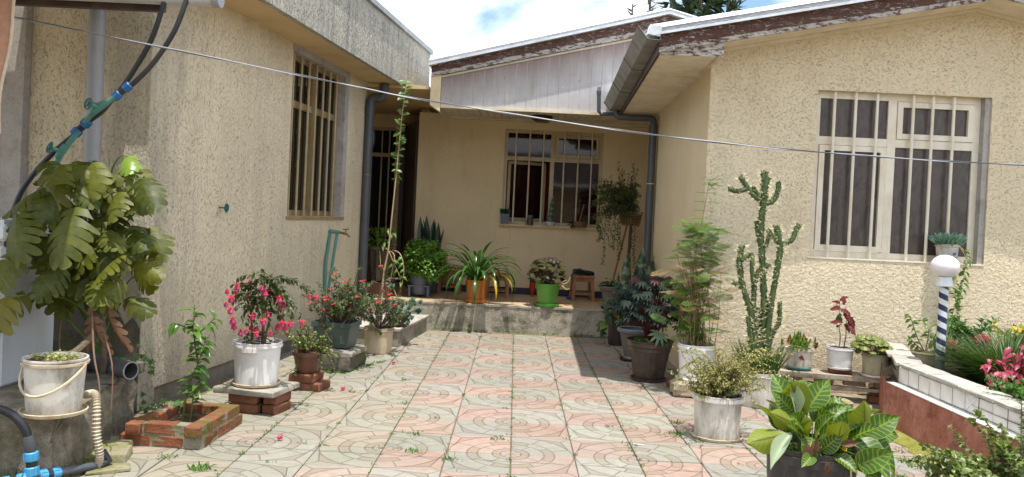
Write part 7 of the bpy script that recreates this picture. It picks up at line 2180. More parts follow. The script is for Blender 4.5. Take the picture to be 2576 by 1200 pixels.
tp.append(smooth_path([(-0.02, 0, ht), (-0.12, -0.05, ht + 0.12), (-0.22, -0.08, ht + 0.28), (-0.36, -0.1, ht + 0.34)], 4))
stems(r, tp, 0.0032, m_twig, 'stem', 4)
al = along(rg, tp, 0.011, 0.2)
foliage(r, [(p, sd + tg * 0.3, up_mix(rg, sd)) for p, tg, sd in al], SMALL, m_l_wiry, 0.017, rg)
part('broad_leaf', LH[0], None, r, M=orient((0.03, -0.13, ht + 0.04), (0.5, -0.5, 0.3), (0, -0.6, 0.8), 0.08))

# ------------------------------------------------------------------ plank shelf and three pots
pk = root('plank_shelf', 'weathered plank on bricks along the foot of the right wall', 'shelf', (2.86, 7.26, 0), rz=R(-14))
part('plank', rough_box(1.12, 0.26, 0.045, 250, 0.006, 0.008, 3), m_plank, pk, loc=(0.0, 0, 0.195))
part('plank', rough_box(1.05, 0.05, 0.035, 251, 0.006, 0.006, 3), m_plank, pk, loc=(0.05, -0.06, 0.10))
for i, (x, z, w) in enumerate([(-0.48, 0, 0.20), (-0.46, 0.07, 0.2), (-0.15, 0, 0.2), (-0.05, 0.136, 0.16), (-0.32, 0.136, 0.17), (0.2, 0.136, 0.18), (0.45, 0.136, 0.16), (0.42, 0.0, 0.2), (0.44, 0.068, 0.2), (-0.16, 0.068, 0.2)]):
    part('brick', rough_box(w, 0.11, 0.062, 252 + i, 0.005, 0.008, 1), m_stone if i in (3, 4, 5, 6) else m_brick_old, pk, loc=(x, 0.01, z), rz=R((i * 13) % 9 - 4))
for i, (x, y, sx, sy, sz, lab) in enumerate([(2.47, 6.86, 0.17, 0.13, 0.13, 'tan stone standing left of the calathea in front of the plank shelf'), (2.83, 6.98, 0.24, 0.14, 0.05, 'flat pale stone on the ground below the plank shelf'), (2.32, 7.12, 0.16, 0.12, 0.08, 'dull stone wedged beside the cactus bucket')]):
    s_ = part('loose_stone', rough_box(sx, sy, sz, 270 + i, 0.012, 0.02, 1), m_stone, None, loc=(x, y, -0.004), rz=R(20 * i))
    tag(s_, lab, 'stone', 'loose stones under the plank shelf')
PT = 0.242
# sedum
r = root('potted_sedum', 'red-tipped sedum in a stained bucket with teal saucer at the plank shelf\'s left end', 'potted plant', (2.60, 7.33, PT))
saucer(r, 0.105, m_tealsauc, 0, 0.022)
ht = bucket_parts(r, 0.112, 0.100, 0.18, m_white_old, 3, m_beige_pl, sz=0.010, soil=0.92, seed=14)
rg = random.Random(260)
def sedum(mat, seed, n=34):
    rg = random.Random(seed)
    tm_ = leaf_tmpl(1.0, 0.42, (0.5, 0.9, 1.0, 0.6, 0.05), -0.2, 0.3)
    ms = []
    for i in range(n):
        f = i / n; a = i * 2.4; el = 0.1 + 1.2 * f
        ms.append(orient((0, 0, 0.065 * f), (math.cos(a) * math.cos(el), math.sin(a) * math.cos(el), math.sin(el)), (0, 0, 1), 0.026 * (1 - 0.5 * f)))
    me = MB().many(tm_, ms).mesh('shoot', 0); me.shade_smooth(); me.materials.append(mat)
    return me
SE = [sedum(m_l_sedum, 1), sedum(m_l_sedum, 2)]; SR = sedum(m_l_sedum_r, 3)
pp_ = []
for i in range(46):
    d = rnd_dir(rg, -0.1, 1.0); q = rg.uniform(0.4, 1.0)
    p = Vector((d.x * 0.18 * q, d.y * 0.14 * q, ht + 0.01 + max(0, d.z) * 0.10 * q))
    red = abs(p.x) > 0.09 and i % 2 == 0
    part('shoot', SR if red else SE[i % 2], None, r, M=orient(p, (1, 0, 0), (d.x * 0.8, d.y * 0.8 - 0.2, 0.7), rg.uniform(0.8, 1.15) * (1.25 if red else 1)))
for p, n_ in (((-0.03, -0.115, ht - 0.05), (-.3, -1, -.2)), ((-0.17, -0.02, ht - 0.03), (-1, -.2, 0.1))):
    part('shoot', SR if n_[1] == -1 else SE[0], None, r, M=orient(p, (1, 0.1, 0), n_, 1.1))
# red-leaved plant
ck = part('brick', rough_box(0.19, 0.12, 0.035, 280, 0.006, 0.01, 1), m_brick_old, None, loc=(2.93, 7.23, PT - 0.001), rz=R(-8))
tag(ck, 'broken brick piece on the plank shelf under the middle pot', 'brick')
r = root('potted_red_leaf_plant', 'upright maroon-leaved plant in a white bucket in the middle of the plank shelf', 'potted plant', (2.925, 7.23, PT + 0.036))
saucer(r, 0.110, m_white_pl, 0, 0.02)
ht = bucket_parts(r, 0.114, 0.098, 0.185, m_white_pl, 2, m_white_pl, sz=0.010, soil=0.93, seed=15)
tp = [smooth_path(p, 4) for p in ([(-0.01, 0, ht), (-0.005, 0, ht + 0.1), (-0.02, 0, ht + 0.2), (-0.025, 0, ht + 0.42)], [(0.03, 0, ht), (0.045, 0, ht + 0.12), (0.04, 0, ht + 0.2), (0.05, 0, ht + 0.28)])]
stems(r, tp, 0.006, m_twig_grey, 'stem', 6)
JT = (0.1, 0.7, 0.55, 1.0, 0.7, 0.85, 0.45, 0.5, 0.0)
BT = [leaf_mesh('leaf', leaf_tmpl(1.0, 0.6, JT, 0.35, 0.18), m_l_beet), leaf_mesh('leaf', leaf_tmpl(1.0, 0.5, JT, 0.5, 0.2), m_l_beet_g)]
for i, (x, z, dx, dz, s, g) in enumerate([(-0.025, 0.42, 0.5, 0.35, .075, 0), (-0.025, 0.40, -0.8, 0.2, .06, 0), (-0.02, 0.36, -1, -0.1, .085, 0), (-0.02, 0.34, 0.9, -0.2, .08, 0), (-0.02, 0.31, -0.5, -0.9, .08, 1), (0.0, 0.31, 0.6, -0.6, .09, 0), (-0.02, 0.28, -0.2, -1, .10, 1), (0.03, 0.30, 0.5, -0.7, .10, 0), (0.05, 0.28, 0.35, -1, .11, 0), (0.04, 0.25, 0.5, -1, .11, 0), (-0.02, 0.23, -0.9, 0.1, .08, 0), (0.0, 0.22, 0.7, -0.6, .10, 0), (0.04, 0.2, 0.4, -0.4, .08, 0), (-0.02, 0.39, 0.2, 1, .07, 0)]):
    part('leaf', BT[g], None, r, M=orient((x, -0.005 * i, ht + z), (dx, rg.uniform(-.5, .1), dz), (rg.uniform(-.3, .3), -0.9, 0.4), s * 1.15))
# scalloped begonia
r = root('potted_begonia', 'scalloped olive-leaved begonia leaning from a rust-streaked bucket at the plank\'s right end', 'potted plant', (3.20, 7.13, PT))
saucer(r, 0.118, m_white_pl, 0, 0.02)
ht = bucket_parts(r, 0.112, 0.104, 0.185, m_khaki_pl, 4, m_khaki_pl, sz=0.010, soil=0.95, seed=16)
part('rust_streak', MB().ext([(-0.006, -0.1095, 0.02), (0.004, -0.1095, 0.03), (0.003, -0.113, 0.14), (-0.003, -0.113, 0.14)], (0, -0.0015, 0)), m_terra, r)
LS_ = [lobed_mesh(m_l_lobed, 9, 0.05, 0.5, 5), lobed_mesh(m_l_lobed, 8, 0.06, 0.3, 6)]
pp_ = []
for i in range(54):
    d = rnd_dir(rg, -0.4, 1.0); q = rg.uniform(0.6, 1.0)
    p = Vector((d.x * 0.13 * q - 0.05, d.y * 0.11 * q - 0.02, ht + 0.08 + d.z * 0.11 * q))
    if p.x > 0.02: p.z -= 0.5 * p.x
    part('leaf', LS_[i % 2], None, r, M=orient(p, Vector((d.x, d.y - 0.4, -0.3)) + rnd_dir(rg, -1, 1) * 0.3, Vector((d.x * 0.5, -0.7, 0.7)), rg.uniform(0.06, 0.085)))
    if i % 3 == 0: pp_.append(bez((0, 0, ht - 0.02), (p.x * 0.4, p.y * 0.4, p.z), p, 4))
stems(r, pp_, 0.004, m_twig, 'petiole', 4)

# ------------------------------------------------------------------ senecio on the big window sill
r = root('potted_blue_succulent', 'blue finger succulent in a printed white pot on the right window sill', 'potted plant', (3.965, 7.50, 1.252))
ht = bucket_parts(r, 0.098, 0.080, 0.17, m_white_old, 2, m_beige_pl, soil=0.95, seed=17)
lab = MB()
for k in range(8):
    a0 = -2.5 + k * 0.2; a1 = a0 + 0.2
    lab.add([(0.0885 * math.cos(a0), 0.0885 * math.sin(a0), 0.035), (0.0885 * math.cos(a1), 0.0885 * math.sin(a1), 0.035), (0.094 * math.cos(a1), 0.094 * math.sin(a1), 0.125), (0.094 * math.cos(a0), 0.094 * math.sin(a0), 0.125)], [(0, 1, 2, 3)])
part('print_panel', lab, m_label, r)
rg = random.Random(290)
pr = MB()
for (az, rr) in ((-1.35, 0.018), (-1.2, 0.012)):
    c = Vector((0.094 * math.cos(az), 0.094 * math.sin(az), 0.085 if rr > .015 else 0.05))
    u = Vector((-math.sin(az), math.cos(az), 0))
    pr.add([c + u * rr * math.cos(t) + Vector((0, 0, rr * 0.8 * math.sin(t))) + Vector((math.cos(az), math.sin(az), 0)) * 0.001 for t in [i * math.pi / 6 for i in range(12)]], [tuple(range(12))])
part('print', pr, m_print_blue, r)
gs = []
for i in range(420):
    a = rg.uniform(0, 6.28); q = 0.10 * math.sqrt(rg.random())
    gs.append(((q * math.cos(a), q * math.sin(a) * 0.9, ht + rg.uniform(-0.01, 0.03)), Vector((math.cos(a) * q * 9, math.sin(a) * q * 9 - 0.1, 1)) + rnd_dir(rg, -1, 1) * 0.35, rnd_dir(rg, -1, 1)))
foliage(r, gs, leaf_tmpl(1.0, 0.16, (0.5, 1.0, 1.0, 0.8, 0.1), 0.1, 0.5), m_l_senec, 0.085, rg)
vp = [smooth_path(p, 5) for p in ([(0.07, -0.06, ht), (0.12, -0.10, ht - 0.12), (0.10, -0.09, ht - 0.4), (0.07, -0.08, ht - 0.7), (0.03, -0.08, ht - 0.98)], [(0.08, -0.05, ht), (0.14, -0.09, ht - 0.1), (0.12, -0.08, ht - 0.35)], [(0.06, -0.06, ht - .1), (0.05, -0.09, ht - 0.5), (0.0, -0.08, ht - 0.9)])]
stems(r, vp, 0.003, m_stem_straw, 'hanging_stem', 4)
LT = leaf_mesh('leaf', leaf_tmpl(1.0, 0.42, (0.1, 0.8, 1.0, 0.8, 0.4, 0.0), 0.3, 0.2), m_l_syng)
place_leaves(r, 'leaf', LT, [(p, sd + Vector((0, -0.2, -0.7)), (0.1, -0.8, 0.5), rg.uniform(0.05, 0.085)) for p, tg, sd in along(rg, vp, 0.032, 0.25)])

# ================================================================== RAISED BED
bd_ = root('raised_bed', 'raised flower bed with red rendered wall, white tile band and grey cap slabs', 'planter', (2.95, 5.3, 0))
OB = Vector(bd_.location)
wm = MB()
rg = random.Random(300)
y0, y1 = -1.5, 1.05; nu, nv = 34, 7
for j in range(nv + 1):
    for i in range(nu + 1):
        u, v = i / nu, j / nv
        y = y0 + (y1 - y0) * u; z = -0.03 + 0.365 * v
        n_ = mnoise.noise(Vector((y * 6, z * 8, 3))) * 0.014 + mnoise.noise(Vector((y * 17, z * 19, 5))) * 0.007
        wm.v.append((0.0 - 0.05 * (1 - v) * 0.6 + n_ * (0.2 + 0.8 * math.sin(math.pi * v)), y, z)); wm.uv.append((u, v))
for j in range(nv):
    for i in range(nu):
        a = j * (nu + 1) + i
        wm.f.append((a, a + nu + 1, a + nu + 2, a + 1)); wm.mi.append(0)
# far end cheek, back towards the wall
cheek = [(0.0, 1.05), (0.12, 1.4), (0.30, 1.85), (0.42, 2.24)]
for i in range(len(cheek) - 1):
    (xa, ya), (xb, yb) = cheek[i], cheek[i + 1]
    wm.add([(xa, ya, -0.03), (xb, yb, -0.03), (xb, yb, 0.335), (xa, ya, 0.335)], [(0, 1, 2, 3)])
part('wall', wm, m_red_wall, bd_, smooth=60)
part('moss_patch', MB().add([(-0.021, -0.36, 0.15), (-0.018, -0.46, 0.17), (-0.014, -0.52, 0.30), (-0.012, -0.40, 0.33), (-0.014, -0.30, 0.29)], [(0, 1, 2, 3, 4)]), m_mossy_strip, bd_)
part('ledge', MB().ext([(-0.008, -1.5, 0.336), (-0.008, 1.05, 0.336), (0.12, 1.05, 0.336), (0.12, -1.5, 0.336)], (0, 0, 0.006)), m_wtile, bd_)
part('core', MB().ext([(0.092, -1.5, 0.342), (0.092, 1.06, 0.342), (0.33, 1.7, 0.342), (0.48, 2.2, 0.342), (0.58, 2.2, 0.342), (0.45, 1.7, 0.342), (0.21, 1.06, 0.342), (0.21, -1.5, 0.342)], (0, 0, 0.125)), m_mortar, bd_)
tl = rough_box(0.008, 0.148, 0.118, 310, 0.0006, 0.003, 0)
tme = tl.mesh('band_tile', 30); tme.materials.append(m_wtile)
y = 0.975
for i in range(15):
    tx = 0.086
    o = part('band_tile', tme, None, bd_, loc=(tx + rg.uniform(-0.002, 0.002), y, 0.345 + rg.uniform(-0.002, 0.003)), rz=R(rg.uniform(-1.5, 1.5)))
    if i == 6:
        cr = MB()
        for s in (-1, 1):
            cr.tube([(-0.0045, -0.055 * s, 0.012), (-0.0065, -0.02 * s, 0.046), (-0.0065, 0.02 * s, 0.070), (-0.0045, 0.055 * s, 0.106)], 0.007, 5)
        part('raised_cross', cr, m_wtile_pat, o)
    y -= 0.157
y = 1.02
i = 0
while y > -1.45:
    L = rg.uniform(0.34, 0.46)
    part('cap_slab', rough_box(0.20 + rg.uniform(-0.01, 0.02), L - 0.008, 0.028, 330 + i, 0.004, 0.005, 2), m_cap, bd_, loc=(0.165, y - L / 2, 0.468), rz=R(rg.uniform(-0.8, 0.8)))
    y -= L; i += 1
for (x, yy, rz) in ((0.23, 1.23, -20), (0.36, 1.65, -19), (0.48, 2.0, -18)):
    part('cap_slab', rough_box(0.20, 0.40, 0.028, 360 + int(x * 100), 0.004, 0.005, 2), m_cap, bd_, loc=(x, yy, 0.468), rz=R(rz))
part('soil', MB().add([(0.05, -1.5, 0.40), (1.9, -1.5, 0.40), (1.9, 2.22, 0.40), (0.46, 2.22, 0.40), (0.1, 1.06, 0.40)], [(0, 1, 2, 3, 4)]), m_soil, bd_)
# mossy strip at its foot
mo = MB()
n = 26
for i in range(n + 1):
    y = 6.4 - 2.6 * i / n
    w = 0.12 + 0.10 * (i / n) + 0.03 * math.sin(i * 1.7) + rg.uniform(-0.02, 0.02)
    mo.v += [(2.955, y, 0.045), (2.93 - w * 0.45, y, 0.016 + rg.uniform(0, 0.008)), (2.93 - w, y, 0.004)]; mo.uv += [(0, 0)] * 3
for i in range(n):
    for j in range(2):
        a = 3 * i + j
        mo.f.append((a, a + 1, a + 4, a + 3)); mo.mi.append(0)
part('moss_strip', mo, m_mossy_strip, None, kind='structure')

# lamp post
lp = root('lamp_post', 'white globe lamp on a blue and white spiral-striped post in the raised bed', 'lamp post', (3.385, 6.42, 0.435))
part('post', MB().tube([(0, 0, -0.05), (0, 0, 0.68)], 0.034, 20), m_barber, lp)
part('collar', MB().lathe([(0.062, 0.665), (0.066, 0.672), (0.056, 0.715), (0.052, 0.74), (0.03, 0.742)], 24), m_collar, lp)
gl = []
for i in range(13):
    t = -1.25 + 2.82 * i / 12
    gl.append((max(0.004, 0.105 * math.cos(t)), 0.825 + 0.088 * math.sin(t)))
part('globe', MB().lathe(gl, 32), m_opal, lp)

# plants of the bed
r = root('potted_shrub', 'scrawny leafy shrub in a small bucket behind the striped lamp post', 'potted plant', (3.56, 7.0, 0.40), )
ht = bucket_parts(r, 0.125, 0.115, 0.10, m_beige_pl, 2, m_beige_pl, soil=0.9, seed=18)
rg = random.Random(310)
tp = [smooth_path(p, 4) for p in ([(0, 0, ht), (-0.08, -0.02, ht + 0.12), (-0.14, -0.03, ht + 0.26), (-0.18, -0.03, ht + 0.33)], [(0, 0, ht), (-0.1, 0, ht + 0.08), (-0.15, 0, ht + 0.14)], [(0, 0, ht), (0.02, 0, ht + 0.2), (-0.05, 0, ht + 0.28)], [(0, 0, ht), (0.08, 0, ht + 0.15), (0.1, 0, ht + 0.3)])]
stems(r, tp, 0.006, m_twig, 'stem', 5)
place_leaves(r, 'leaf', LT, [(p, sd + Vector((0, -0.2, -0.2)), (0, -0.7, 0.7), rg.uniform(0.05, 0.08)) for p, tg, sd in along(rg, tp, 0.028, 0.3)])
r = root('fuchsia_plant', 'pink fuchsia sprig with hanging flowers beside the striped lamp post', 'plant', (3.58, 6.75, 0.40))
tp = [bez((0, 0, 0), (rg.uniform(-.05, .05), 0, 0.2), (rg.uniform(-0.16, 0.10), rg.uniform(-.1, .1), rg.uniform(0.12, 0.34)), 5) for i in range(16)]
stems(r, tp, 0.003, m_stem_green, 'stem', 4)
foliage(r, [(p, sd + Vector((0, 0, -0.3)), up_mix(rg, sd)) for p, tg, sd in along(rg, tp, 0.016, 0.2)], OVAL, m_l_weed, 0.04, rg)
for (x, y, z) in ((-0.05, -0.12, 0.24), (-0.02, -0.12, 0.20), (0.01, -0.12, 0.26), (0.02, -0.12, 0.17), (-0.09, -0.12, 0.22), (0.03, -0.12, 0.22)):
    part('flower', F_FUCH, None, r, M=orient((x, y, z), (0, 1, 0), (0, 0, 1), 1.35))

gc = root('grass_clump', 'large clump of long dark green grass blades in the raised bed', 'plant', (3.78, 6.2, 0.40))
rg = random.Random(320)
sps = []
for i in range(2300):
    a = rg.uniform(0, 6.28); q = math.sqrt(rg.random())
    p = Vector((q * math.cos(a) * 0.22, q * math.sin(a) * 0.30, 0))
    d = Vector((math.cos(a) * q * 0.75 - 0.08, math.sin(a) * q * 0.75, 1.0)) + rnd_dir(rg, -1, 1) * 0.3
    sps.append((p, d, Vector((-math.cos(a), -math.sin(a), 0.7))))
foliage(gc, sps, leaf_tmpl(1.0, 0.018, (0.8, 1.0, 0.9, 0.7, 0.4, 0.05), 0.5, 0.1), m_l_grass, 0.40, rg, name='blades')
r = root('fuchsia_plant', 'pink-flowered fuchsia rising above the long grass by the right wall', 'plant', (3.80, 6.75, 0.40))
tp = [bez((0, 0, 0), (rg.uniform(-.08, .08), 0, 0.3), (rg.uniform(-0.2, 0.25), rg.uniform(-.1, .1), rg.uniform(0.25, 0.48)), 5) for i in range(18)]
tp += [smooth_path([(-0.02, 0.1, 0), (-0.06, 0.1, 0.4), (-0.10, 0.1, 0.66)], 4)]
stems(r, tp, 0.003, m_stem_green, 'stem', 4)
foliage(r, [(p, sd + tg * 0.4, up_mix(rg, sd)) for p, tg, sd in along(rg, tp, 0.018, 0.25)], OVAL, m_l_fern, 0.055, rg)
for (x, y, z) in ((-0.05, -0.2, 0.31), (0.0, -0.2, 0.30), (-0.02, -0.2, 0.33), (0.03, -0.2, 0.31)):
    part('flower', F_FUCH, None, r, M=orient((x, y, z), (0, 1, 0), (0, 0, 1), 1.6))
yl = root('yellow_flowers', 'yellow daisy-like flowers on green stalks at the far right by the wall', 'plant', (4.25, 6.9, 0.40))
tp = [bez((rg.uniform(-.25, .35), rg.uniform(-.15, .15), 0), (0.05, 0, 0.2), (rg.uniform(-0.3, 0.4), rg.uniform(-.2, .1), rg.uniform(0.2, 0.38)), 4) for i in range(34)]
stems(yl, tp, 0.003, m_stem_green, 'stem', 4)
foliage(yl, [(p, sd + tg, up_mix(rg, sd)) for p, tg, sd in along(rg, tp, 0.02, 0.1)], OVAL, m_l_heart_y, 0.07, rg)
fy_ = MB()
fy_.many(leaf_tmpl(0.022, 0.012, (0.4, 1.0, 0.9, 0.2), 0.1, 0.1), [orient((0, 0, 0), (math.cos(a), math.sin(a), 0.25), (0, 0, 1)) for a in [i * 0.785 for i in range(8)]])
fy_.lathe([(0.006, 0.0), (0.005, 0.005), (0.001, 0.006)], 8)
FY = fy_.mesh('flower', 0); FY.materials.append(m_f_yel)
for p in tp[:14]:
    part('flower', FY, None, yl, M=orient(p[-1], (1, 0, 0), (rg.uniform(-.4, .4), -0.8, 0.6), rg.uniform(0.9, 1.3)))

r = root('crimson_begonia', 'crimson-leaved begonia leaning over the right edge of the raised bed', 'plant', (3.42, 5.55, 0.40))
rg = random.Random(340)
CB = [leaf_mesh('leaf', leaf_tmpl(1.0, 0.62, (0.3, 1.0, 0.9, 0.6, 0.3, 0.0), 0.35, 0.2, 1, 0, 0.03), m_l_pink), leaf_mesh('leaf', leaf_tmpl(1.0, 0.55, JT, 0.3, 0.2), m_l_pink)]
tp = []
sps = []
for i in range(76):
    p = Vector((rg.uniform(-0.16, 0.28), rg.uniform(-.15, .15), 0.10 + rg.random() * 0.30))
    if p.x < 0: p.z = 0.10 + rg.random() * 0.16
    tp.append(bez((0.05, 0, 0), (p.x * 0.3, p.y * 0.5, p.z), p, 4))
    sps.append((p, (rg.uniform(-1, 0.6), rg.uniform(-1, 0.2), rg.uniform(-0.5, 0.2)), (rg.uniform(-.3, .3), -0.5, 0.9), rg.uniform(0.055, 0.095)))
stems(r, tp, 0.005, m_l_beet, 'stem', 5)
place_leaves(r, 'leaf', CB, sps)
r = root('fern', 'soft green feathery fern at the right edge of the raised bed', 'plant', (3.30, 5.15, 0.40))
rg = random.Random(350)
tp = [bez((rg.uniform(-.05, .1), rg.uniform(-.1, .1), 0), (rg.uniform(-.1, .2), rg.uniform(-.2, .1), 0.18), (rg.uniform(-0.26, 0.3), rg.uniform(-.3, .25), rg.uniform(-0.02, 0.22)), 6) for i in range(90)]
stems(r, tp, 0.002, m_stem_green, 'stem', 4)
foliage(r, [(p, sd + tg * 0.6, up_mix(rg, sd)) for p, tg, sd in along(rg, tp, 0.007, 0.15)], OVAL, m_l_fern, 0.032, rg)
stems(r, [smooth_path([(-0.1, -0.1, -0.02), (-0.14, -0.2, 0.1), (-0.10, -0.2, 0.28)], 5)], 0.005, m_l_cala_pale, 'pale_stalk', 5)

# jade bush in the near right corner
r = root('jade_bush', 'small-leaved jade bush crowding the bottom right corner before the red wall', 'plant', (2.72, 4.30, 0.0))
rg = random.Random(360)
tp = []
for i in range(120):
    e = Vector((rg.uniform(-0.55, 0.45), rg.uniform(-0.35, 0.28), rg.uniform(0.10, 0.42)))
    if rg.random() < 0.2: e.z += 0.14
    if e.x < -0.2: e.z = min(e.z, 0.34)
    tp.append(bez((rg.uniform(-.08, .08), rg.uniform(-.08, .08), 0.0), (e.x * 0.5, e.y * 0.5, e.z * 0.9 + 0.05), e, 5))
for e in ((-0.32, 0.12, 0.46), (-0.22, 0.15, 0.36), (0.05, 0.1, 0.62), (0.02, 0.0, 0.56), (-0.06, 0.1, 0.5), (-0.42, 0.1, 0.35), (-0.5, 0.05, 0.28)):
    tp.append(bez((0.0, 0, 0.05), (e[0] * 0.6, e[1] * 0.5, e[2] * 0.7), e, 6))
stems(r, tp, 0.006, m_twig_grey, 'stem', 5)
foliage(r, [(p, sd + tg * 0.3, up_mix(rg, sd)) for p, tg, sd in along(rg, tp, 0.010, 0.3)], ROUND, m_l_jade, 0.025, rg)

# ------------------------------------------------------------------ zebra-leaved calathea in a half barrel
r = root('potted_calathea', 'zebra-leaved calathea in a black half barrel at the bottom edge', 'potted plant', (1.625, 4.32, 0))
pr_ = [(0.185, 0.0), (0.20, 0.02), (0.222, 0.18), (0.230, 0.345), (0.232, 0.36)]
ht = round_pot(r, pr_, m_barrel, 'barrel', 48)
for k in range(20):
    a = 2 * math.pi * k / 20 + 0.05
    part('stave', MB().hexa([(-0.029, -0.004, 0.02), (0.029, -0.004, 0.02), (0.029, 0.003, 0.02), (-0.029, 0.003, 0.02), (-0.033, -0.004, 0.35), (0.033, -0.004, 0.35), (0.033, 0.003, 0.35), (-0.033, 0.003, 0.35)]), m_barrel, r,
         M=Matrix.Rotation(a, 4, 'Z') @ Matrix.Translation((0, -0.205, 0)) @ Matrix.Rotation(R(-5), 4, 'X'))
for z0 in (0.285, 0.09):
    rz_ = 0.226 if z0 > 0.2 else 0.214
    part('hoop', MB().lathe([(rz_ + 0.002, z0), (rz_ + 0.009, z0 + 0.002), (rz_ + 0.011, z0 + 0.045), (rz_ + 0.004, z0 + 0.047)], 48, cap0=False), m_barrel, r)
OC = Vector(r.location)
def cala_mesh(seed, mat=None, W=0.56, droop=0.25, curl=0.12):
    me = leaf_mesh('leaf', leaf_tmpl(1.0, W, (0.10, 0.55, 0.85, 1.0, 1.0, 0.93, 0.72, 0.35, 0.0), droop, 0.14, 2, curl, 0.022), mat or m_l_cala)
    return me
CM = [cala_mesh(1), cala_mesh(2, None, 0.58, 0.45), cala_mesh(3, None, 0.52, 0.1, 0.2)]
CPL = cala_mesh(4, m_l_cala_pale, 0.34, 0.3, 0.5)
# base point, tip point, facing normal, mesh
CL = [((1.52, 4.36, .53), (1.44, 4.42, .70), (-.2, -1, .2), 0), ((1.60, 4.36, .50), (1.465, 4.30, .71), (.3, 1, -.2), 0), ((1.53, 4.30, .52), (1.49, 4.24, .70), (.2, -1, .2), 3),
      ((1.62, 4.42, .53), (1.63, 4.55, .70), (-.3, -1, .3), 1), ((1.60, 4.36, .52), (1.70, 4.34, .70), (-.3, -1, .4), 0), ((1.52, 4.30, .52), (1.415, 4.30, .62), (-.3, -1, .2), 0),
      ((1.86, 4.22, .42), (1.805, 4.16, .635), (-.1, 1, -.2), 2), ((1.88, 4.30, .42), (2.03, 4.24, .545), (-.1, -1, .6), 0), ((1.90, 4.40, .42), (2.12, 4.36, .44), (.1, -1, .6), 1),
      ((1.52, 4.25, .47), (1.36, 4.22, .535), (0, 1, -.4), 2), ((1.50, 4.2, .47), (1.545, 4.12, .535), (.2, 1, -.4), 2), ((1.45, 4.22, .43), (1.23, 4.15, .385), (-.2, .8, -.6), 2),
      ((1.47, 4.2, .44), (1.33, 4.08, .335), (-.3, -.5, .8), 3), ((1.72, 4.26, .42), (1.81, 4.22, .565), (-.3, -1, .5), 0), ((1.78, 4.2, .43), (1.93, 4.02, .36), (.1, -.4, 1), 1),
      ((1.69, 4.16, .38), (1.665, 4.06, .555), (.2, 1, -.2), 2), ((1.68, 4.42, .5), (1.77, 4.5, .64), (0, -1, .5), 1), ((1.66, 4.36, .48), (1.73, 4.36, .57), (-.2, -1, .5), 0),
      ((1.82, 4.40, .45), (1.89, 4.5, .59), (0, -1, .4), 1), ((1.76, 4.1, .31), (1.87, 3.98, .42), (-.3, -1, .4), 0), ((1.78, 4.1, .36), (1.83, 4.02, .27), (0, -1, .5), 2), ((1.82, 4.2, .40), (1.89, 4.05, .255), (.2, -.6, .6), 1),
      ((1.88, 4.28, .42), (2.07, 4.2, .31), (.3, -.6, .9), 1), ((1.60, 4.14, .37), (1.66, 4.06, .46), (0, -1, .4), 1), ((1.58, 4.2, .42), (1.52, 4.06, .38), (0, -.5, .9), 1), ((1.55, 4.1, .36), (1.48, 4.02, .34), (0, -.7, .7), 0),
      ((1.66, 4.12, .36), (1.74, 4.02, .33), (0, -.6, .8), 0), ((1.70, 4.30, .45), (1.62, 4.22, .56), (0, -1, .4), 2), ((1.56, 4.38, .46), (1.50, 4.48, .60), (0, -1, .4), 1), ((1.74, 4.34, .46), (1.78, 4.40, .61), (0, -1, .3), 0)]
pp_ = []
rg = random.Random(370)
for (b, t, nn_, mi) in CL:
    b = Vector(b) - OC; t = Vector(t) - OC
    L = (t - b).length
    me = CPL if mi == 3 else CM[mi]
    part('leaf', me, None, r, M=orient(b, t - b, nn_, L * 1.08))
    s = Vector((b.x * 0.35, b.y * 0.35, ht - 0.01))
    pp_.append(bez(s, (s + b) / 2 + Vector((0, 0, 0.06)), b, 5))
for i in range(26):
    a = rg.uniform(0, 6.28); q = 0.20 * math.sqrt(rg.random())
    b = Vector((q * math.cos(a), q * math.sin(a), ht + rg.uniform(0.02, 0.16)))
    d = Vector((math.cos(a) * rg.uniform(0.2, 0.9), math.sin(a) * rg.uniform(0.2, 0.9), rg.uniform(0.35, 1.0)))
    part('leaf', CM[i % 3], None, r, M=orient(b, d, (rg.uniform(-.5, .5), rg.uniform(-1.2, 0.3), 0.5), rg.uniform(0.13, 0.20)))
    pp_.append(bez((b.x * 0.4, b.y * 0.4, ht - 0.01), (b.x * 0.7, b.y * 0.7, b.z * 0.5 + ht * 0.5), b, 4))
stems(r, pp_, 0.005, m_stem_green, 'petiole', 5)
CD = leaf_mesh('dead_leaf', leaf_tmpl(1.0, 0.4, (0.1, 0.6, 1.0, 0.9, 0.5, 0.0), 0.5, 0.4, 1, 0.3, 0.05), m_l_mon_dead)
for (b, d, s) in (((1.58, 4.14, .43), (-.4, -.5, -.7), .12), ((1.68, 4.10, .42), (.9, -.3, .25), .10), ((1.52, 4.12, .42), (-.1, -.4, -.9), .14), ((1.60, 4.05, .35), (0, -.3, -1), .08)):
    part('dead_leaf', CD, None, r, M=orient(Vector(b) - OC, d, (0, -1, .4), s))
wsp = []
for i in range(700):
    a = rg.uniform(3.2, 6.3); q = rg.uniform(0.5, 1.0) * 0.21
    h = 0.10 if (4.9 < a < 5.7) else 0.035
    wsp.append(((q * math.cos(a), q * math.sin(a), ht + rg.random() * h), rnd_dir(rg, -0.2, 0.8), rnd_dir(rg, 0.3, 1)))
foliage(r, wsp, ROUND, m_l_weed, 0.014, rg, name='weeds')
for (x, y, z) in ((0.085, -0.17, 0.095), (0.095, -0.18, 0.065)):
    part('flower', FY, None, r, M=orient((x, y, ht + z), (1, 0, 0), (0, -0.8, 0.6), 0.75))
part('bark_strip', MB().ext([(0.115, -0.205, 0.36), (0.122, -0.205, 0.36), (0.135, -0.235, 0.12), (0.125, -0.235, 0.12)], (0, -0.003, 0)), m_stem_straw, r)

